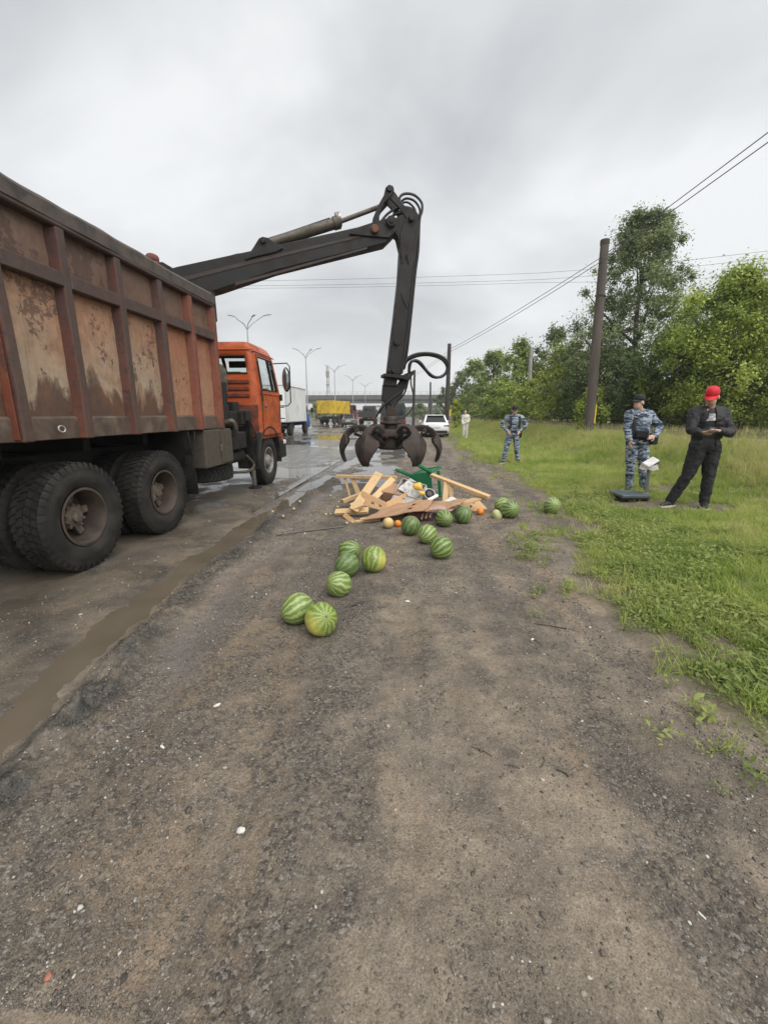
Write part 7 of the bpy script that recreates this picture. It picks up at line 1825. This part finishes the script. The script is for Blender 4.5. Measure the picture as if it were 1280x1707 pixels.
    # top garment
    m_ = MB(); m_.sph(ch, (0.190 * bulk, 0.125 * bulk, 0.20), 18, 12, Bt); m_.sph(be, (0.178 * bulk, 0.122 * bulk, 0.18), 18, 12, Bt); m_.sph(pv + (be - pv) * 0.15, (0.183 * bulk, 0.130 * bulk, 0.12), 18, 12, Bt)
    if sleeve:
        for sd in 'lr':
            w0 = P['wr' + sd]; e0 = P['el' + sd]
            chain(m_, (P['neck'] - (P['neck'] - ch) * 0.18, 0.068), (P['sh' + sd], 0.082), (P['el' + sd], 0.064), (e0.lerp(w0, 0.93 if not short else 0.1), 0.050))
    tp_ = soft('jacket', m_, top, T, vox, 3, 0.036, 0.065)
    return T, P, Bt, tp_
def gpos(px, py, Y):
    q_ = AY(px, py, Y); return Vector((q_.x, Y, hz(q_.x, Y)))
# --- man in the red cap
Lr = gpos(1150, 838, 6.55)
Jr = dict(head=(0.285, -0.06, 1.60), neck=(0.30, 0.02, 1.455), chest=(0.29, 0.02, 1.27), pelvis=(0.235, 0.02, 0.90), shl=(0.085, 0.0, 1.385), shr=(0.50, 0.04, 1.385), ell=(-0.02, -0.08, 1.14), elr=(0.54, -0.05, 1.10), wrl=(0.005, -0.28, 1.10), wrr=(0.235, -0.30, 1.135), hdl=(0.35, -0.7, 0.15), hdr=(-0.95, -0.15, 0.1), hnl=(0.5, 0.2, 0.8), hnr=(0, -0.2, -1.0), hipl=(0.145, 0.02, 0.87), hipr=(0.325, 0.02, 0.87), knl=(-0.035, -0.02, 0.48), knr=(0.24, -0.05, 0.47), anl=(-0.24, 0.05, 0.09), anr=(0.155, -0.08, 0.09), toel=(-0.92, -0.4, 0), toer=(-0.35, -0.95, 0), thl=-1, thr=1)
T, P, Bt, jk = person('man in a red cap and black tracksuit looking at his phone', Lr, Jr, 0.17, 'm_jacket', 'm_blackcloth', 'm_shoe', 'm_redcap', (-0.62, -0.72, -0.38), (-0.25, -1, 0), 1.12, 0.0092)
OPENJ = (jk, P['chest'].copy(), Bt.copy())
m = MB(); ch = P['chest']; be = ch.lerp(P['pelvis'], 0.5)
m.sph(ch, (0.185, 0.120, 0.195), 18, 12, Bt); m.sph(be, (0.172, 0.124, 0.185), 18, 12, Bt); m.sph(P['pelvis'] + (be - P['pelvis']) * .35, (0.172, 0.126, 0.13), 18, 12, Bt); soft('t_shirt', m, 'm_tshirt', T, 0.008, 3)
m = MB(); cpt = ch + Bt @ Vector((0.0, 0.125, 0.04)); m.grid(lambda u, v_: ch + Bt @ Vector(((u - .5) * (0.15 - 0.07 * v_), 0.128 - 0.02 * (2 * u - 1) ** 2 - 0.012 * v_, 0.0 + 0.10 * v_)), 6, 4); pp = obj('chest_print', m, 'm_print', T); pp.modifiers.new('t', 'SOLIDIFY').thickness = 0.004
q = Lr + Vector((0.085 - 0.17 * 1.155, -0.375, 1.155)); m = MB(); m.box(q, (0.075, 0.15, 0.010), Euler((0.45, 0.1, -0.5)).to_matrix()); tag(obj('phone', m, 'm_blackplas2', None, bevel=0.004, origin=tuple(q)), 'black phone held by the man in the red cap', 'phone')
# --- near guard
Ln = gpos(1062, 805, 8.0)
Jn = dict(head=(0.03, -0.02, 1.585), neck=(0.06, 0.02, 1.45), chest=(0.06, 0.01, 1.26), pelvis=(0.03, 0.02, 0.92), shl=(-0.13, -0.03, 1.38), shr=(0.245, 0.05, 1.38), ell=(-0.185, -0.05, 1.13), elr=(0.44, 0.06, 1.16), wrl=(-0.185, -0.16, 0.93), wrr=(0.235, -0.14, 1.00), hdl=(-0.05, -0.3, -0.9), hdr=(-0.85, -0.5, -0.1), hnl=(0.9, 0, 0), hnr=(0.2, 0.9, -0.2), hipl=(-0.065, 0.02, 0.88), hipr=(0.125, 0.03, 0.88), knl=(-0.11, -0.02, 0.48), knr=(0.125, 0.0, 0.48), anl=(-0.125, 0.02, 0.09), anr=(0.14, 0.03, 0.09), toel=(-0.6, -0.8, 0), toer=(-0.2, -1, 0), thl=1, thr=1)
T, P, Bt, jk = person('nearer guard in blue grey camouflage and black cap with shoulder strap', Ln, Jn, 0.13, 'm_camo', 'm_camo', 'm_shoe', 'm_blackcap', (-0.88, -0.5, 0.02), (-0.35, -1, 0), 1.02, 0.0092)
def strap(T_, pts, wd_, nm='strap', mt='m_blackcloth'):
    m_ = MB(); pts = spline(pts, 5)
    for a_, b_ in zip(pts[:-1], pts[1:]): m_.beam(a_, b_ + (b_ - a_) * 0.1, wd_, 0.012, (0, -1, 0))
    obj(nm, m_, mt, T_)
C_ = lambda x, y, z: P['chest'] + Bt @ Vector((x, y, z))
strap(T, [C_(0.14, -0.02, 0.19), C_(0.13, 0.09, 0.14), C_(0.10, 0.15, 0.0), C_(0.09, 0.16, -0.16), C_(0.10, 0.15, -0.28)], 0.05)
def belt(T_, P_, Bt_, bulk, z=0.02):
    m_ = MB(); m_.lathe([(1.0, -0.03), (1.03, -0.03), (1.03, 0.03), (1.0, 0.03)], Matrix.Translation(P_['pelvis'] + Vector((0, 0, z + 0.04))) @ Bt_.to_4x4() @ Matrix.Diagonal((0.196 * bulk, 0.142 * bulk, 1, 1)), 28, True); obj('belt', m_, 'm_blackcloth', T_)
belt(T, P, Bt, 1.02)
m = MB(); q = P['pelvis'] + Vector((0.23, -0.03, 0.03)); m.box(q, (0.14, 0.16, 0.20), Euler((0, 0, 0.3)).to_matrix()); obj('hip_bag', m, 'm_blackcloth', T, bevel=0.03, seg=2)
m = MB(); m.box(P['pelvis'] + Vector((-0.02, -0.17, 0.12)), (0.20, 0.08, 0.13), Euler((0, 0, -0.3)).to_matrix()); obj('belt_pouch', m, 'm_blackcloth', T, bevel=0.02, seg=2)
# --- far guard
Lf = gpos(852, 767, 13.3)
Jf = dict(head=(0.085, -0.05, 1.595), neck=(0.09, 0.0, 1.46), chest=(0.09, 0.0, 1.27), pelvis=(0.04, 0.0, 0.92), shl=(-0.11, 0.0, 1.385), shr=(0.29, 0.0, 1.385), ell=(-0.27, 0.06, 1.16), elr=(0.46, 0.06, 1.16), wrl=(-0.135, -0.10, 0.99), wrr=(0.235, -0.10, 0.99), hdl=(0.5, -0.5, -0.7), hdr=(-0.5, -0.5, -0.7), hnl=(0.3, 0.8, 0), hnr=(-0.3, 0.8, 0), hipl=(-0.06, 0.0, 0.88), hipr=(0.14, 0.0, 0.88), knl=(-0.15, -0.03, 0.48), knr=(0.16, -0.03, 0.48), anl=(-0.235, 0.02, 0.09), anr=(0.19, 0.0, 0.09), toel=(-0.7, -0.7, 0), toer=(0.2, -1, 0), thl=1, thr=-1)
T, P, Bt, jk = person('farther guard in camouflage standing with hands on hips', Lf, Jf, 0.06, 'm_camo', 'm_camo', 'm_shoe', 'm_blackcap', (-0.1, -1, -0.05), (0, -1, 0), 1.04, 0.012)
belt(T, P, Bt, 1.04)
C_ = lambda x, y, z: P['chest'] + Bt @ Vector((x, y, z))
for sx in (-1, 1): strap(T, [C_(sx * 0.12, -0.02, 0.20), C_(sx * 0.13, 0.09, 0.13), C_(sx * 0.13, 0.145, 0.0), C_(sx * 0.13, 0.15, -0.2)], 0.05)
m = MB(); m.box(P['pelvis'] + Vector((0.21, -0.04, -0.02)), (0.09, 0.12, 0.22)); obj('holster', m, 'm_blackcloth', T, bevel=0.02)
# --- person in white
Lw = gpos(775, 725, 27.2)
Jw = dict(head=(-0.03, 0, 1.57), neck=(0, 0, 1.44), chest=(0.0, 0, 1.25), pelvis=(0.0, 0, 0.90), shl=(-0.14, 0.06, 1.37), shr=(0.16, -0.04, 1.37), ell=(-0.20, 0.04, 1.10), elr=(0.22, -0.06, 1.12), wrl=(-0.18, -0.10, 0.88), wrr=(0.12, -0.16, 0.98), hdl=(0, -0.2, -1), hdr=(-0.8, -0.3, -0.3), hnl=(1, 0, 0), hnr=(0, 0, 1), hipl=(-0.08, 0.02, 0.87), hipr=(0.09, -0.02, 0.87), knl=(-0.09, 0, 0.47), knr=(0.09, -0.03, 0.47), anl=(-0.08, 0.05, 0.09), anr=(0.10, 0, 0.09), toel=(-0.9, -0.4, 0), toer=(-0.7, -0.7, 0), thl=1, thr=1)
person('person in pale white clothes standing on the grass near the white car', Lw, Jw, 0.0, 'm_whitecloth', 'm_whitecloth', 'm_sole', None, (-0.8, -0.6, 0), (-0.6, -0.8, 0), 1.0, 0.015)
# --- crane operator, seated high behind the cargo body
hp = AY(254, 431, 7.3); Lo = Vector((hp.x, 7.3, hp.z - 0.80 - 0.07))
Jo = dict(head=(0, 0, 0.80), neck=(0, -0.0, 0.66), chest=(0, 0, 0.46), pelvis=(0, 0, 0.10), shl=(-0.19, 0, 0.58), shr=(0.19, 0, 0.58), ell=(-0.24, 0.12, 0.34), elr=(0.24, 0.12, 0.34), wrl=(-0.16, 0.34, 0.32), wrr=(0.16, 0.34, 0.32), hdl=(0, 1, -0.1), hdr=(0, 1, -0.1), hnl=(0, 0, -1), hnr=(0, 0, -1), hipl=(-0.09, 0.02, 0.08), hipr=(0.09, 0.02, 0.08), knl=(-0.11, 0.44, 0.10), knr=(0.11, 0.44, 0.10), anl=(-0.11, 0.50, -0.30), anr=(0.11, 0.50, -0.30), toel=(0, 1, 0), toer=(0, 1, 0), thl=-1, thr=1)
pm('m_browncap', (0.14, 0.045, 0.035), 0.8, 0, 0.2, 20)
person('crane operator whose head shows above the rusty cargo body', Lo, Jo, 0.0, 'm_jacket', 'm_blackcloth', 'm_shoe', 'm_browncap', (0.85, 0.25, -0.15), (0, 1, 0), 1.0, 0.016)
ds = bpy.data.objects.get('operator_seat'); 
if ds is not None:
    ds.location = (hp.x + 4.75, -0.05, Lo.z - 0.02 - 3.28)
# bake the soft unions into plain meshes
dg_ = bpy.context.evaluated_depsgraph_get(); dg_.update()
for o in BAKE:
    me = bpy.data.meshes.new_from_object(o.evaluated_get(dg_), depsgraph=dg_)
    mts = [m_ for m_ in o.data.materials]; old_ = o.data
    o.modifiers.clear(); o.data = me
    if not len(me.materials):
        for m_ in mts: me.materials.append(m_)
    me.polygons.foreach_set('use_smooth', np.ones(len(me.polygons), bool)); me.name = o.name
# open front of the tracksuit jacket
jk, cc, Bj = OPENJ
bm = bmesh.new(); bm.from_mesh(jk.data); Bi = Bj.inverted(); off = WLOC[jk.name]
kill = []
for f_ in bm.faces:
    l_ = Bi @ (f_.calc_center_median() + off - cc)
    if l_.y > 0.03 and l_.z < 0.175 and abs(l_.x - 0.01) < 0.055 + 0.09 * max(0.0, -l_.z) and l_.y < 0.175: kill.append(f_)
bmesh.ops.delete(bm, geom=kill, context='FACES'); bm.to_mesh(jk.data); bm.free()
jk.modifiers.new('t', 'SOLIDIFY').thickness = 0.006

# ------------------------------------------------------------------ damp air
m = MB(); m.box((0, 480, 14.2), (1500, 1100, 32.0))
hz_m = bpy.data.materials.new('m_haze'); hz_m.use_nodes = True; ht = hz_m.node_tree; ht.nodes.clear()
ho = ht.nodes.new('ShaderNodeOutputMaterial'); hv = ht.nodes.new('ShaderNodeVolumePrincipled')
hv.inputs['Color'].default_value = (0.92, 0.94, 0.95, 1); hv.inputs['Density'].default_value = 0.0008; hv.inputs['Anisotropy'].default_value = 0.2
ht.links.new(hv.outputs[0], ho.inputs['Volume']); MATS['m_haze'] = hz_m
tag(obj('haze', m, 'm_haze'), 'thin pale rain haze filling the air over the road', 'haze', kind='stuff')
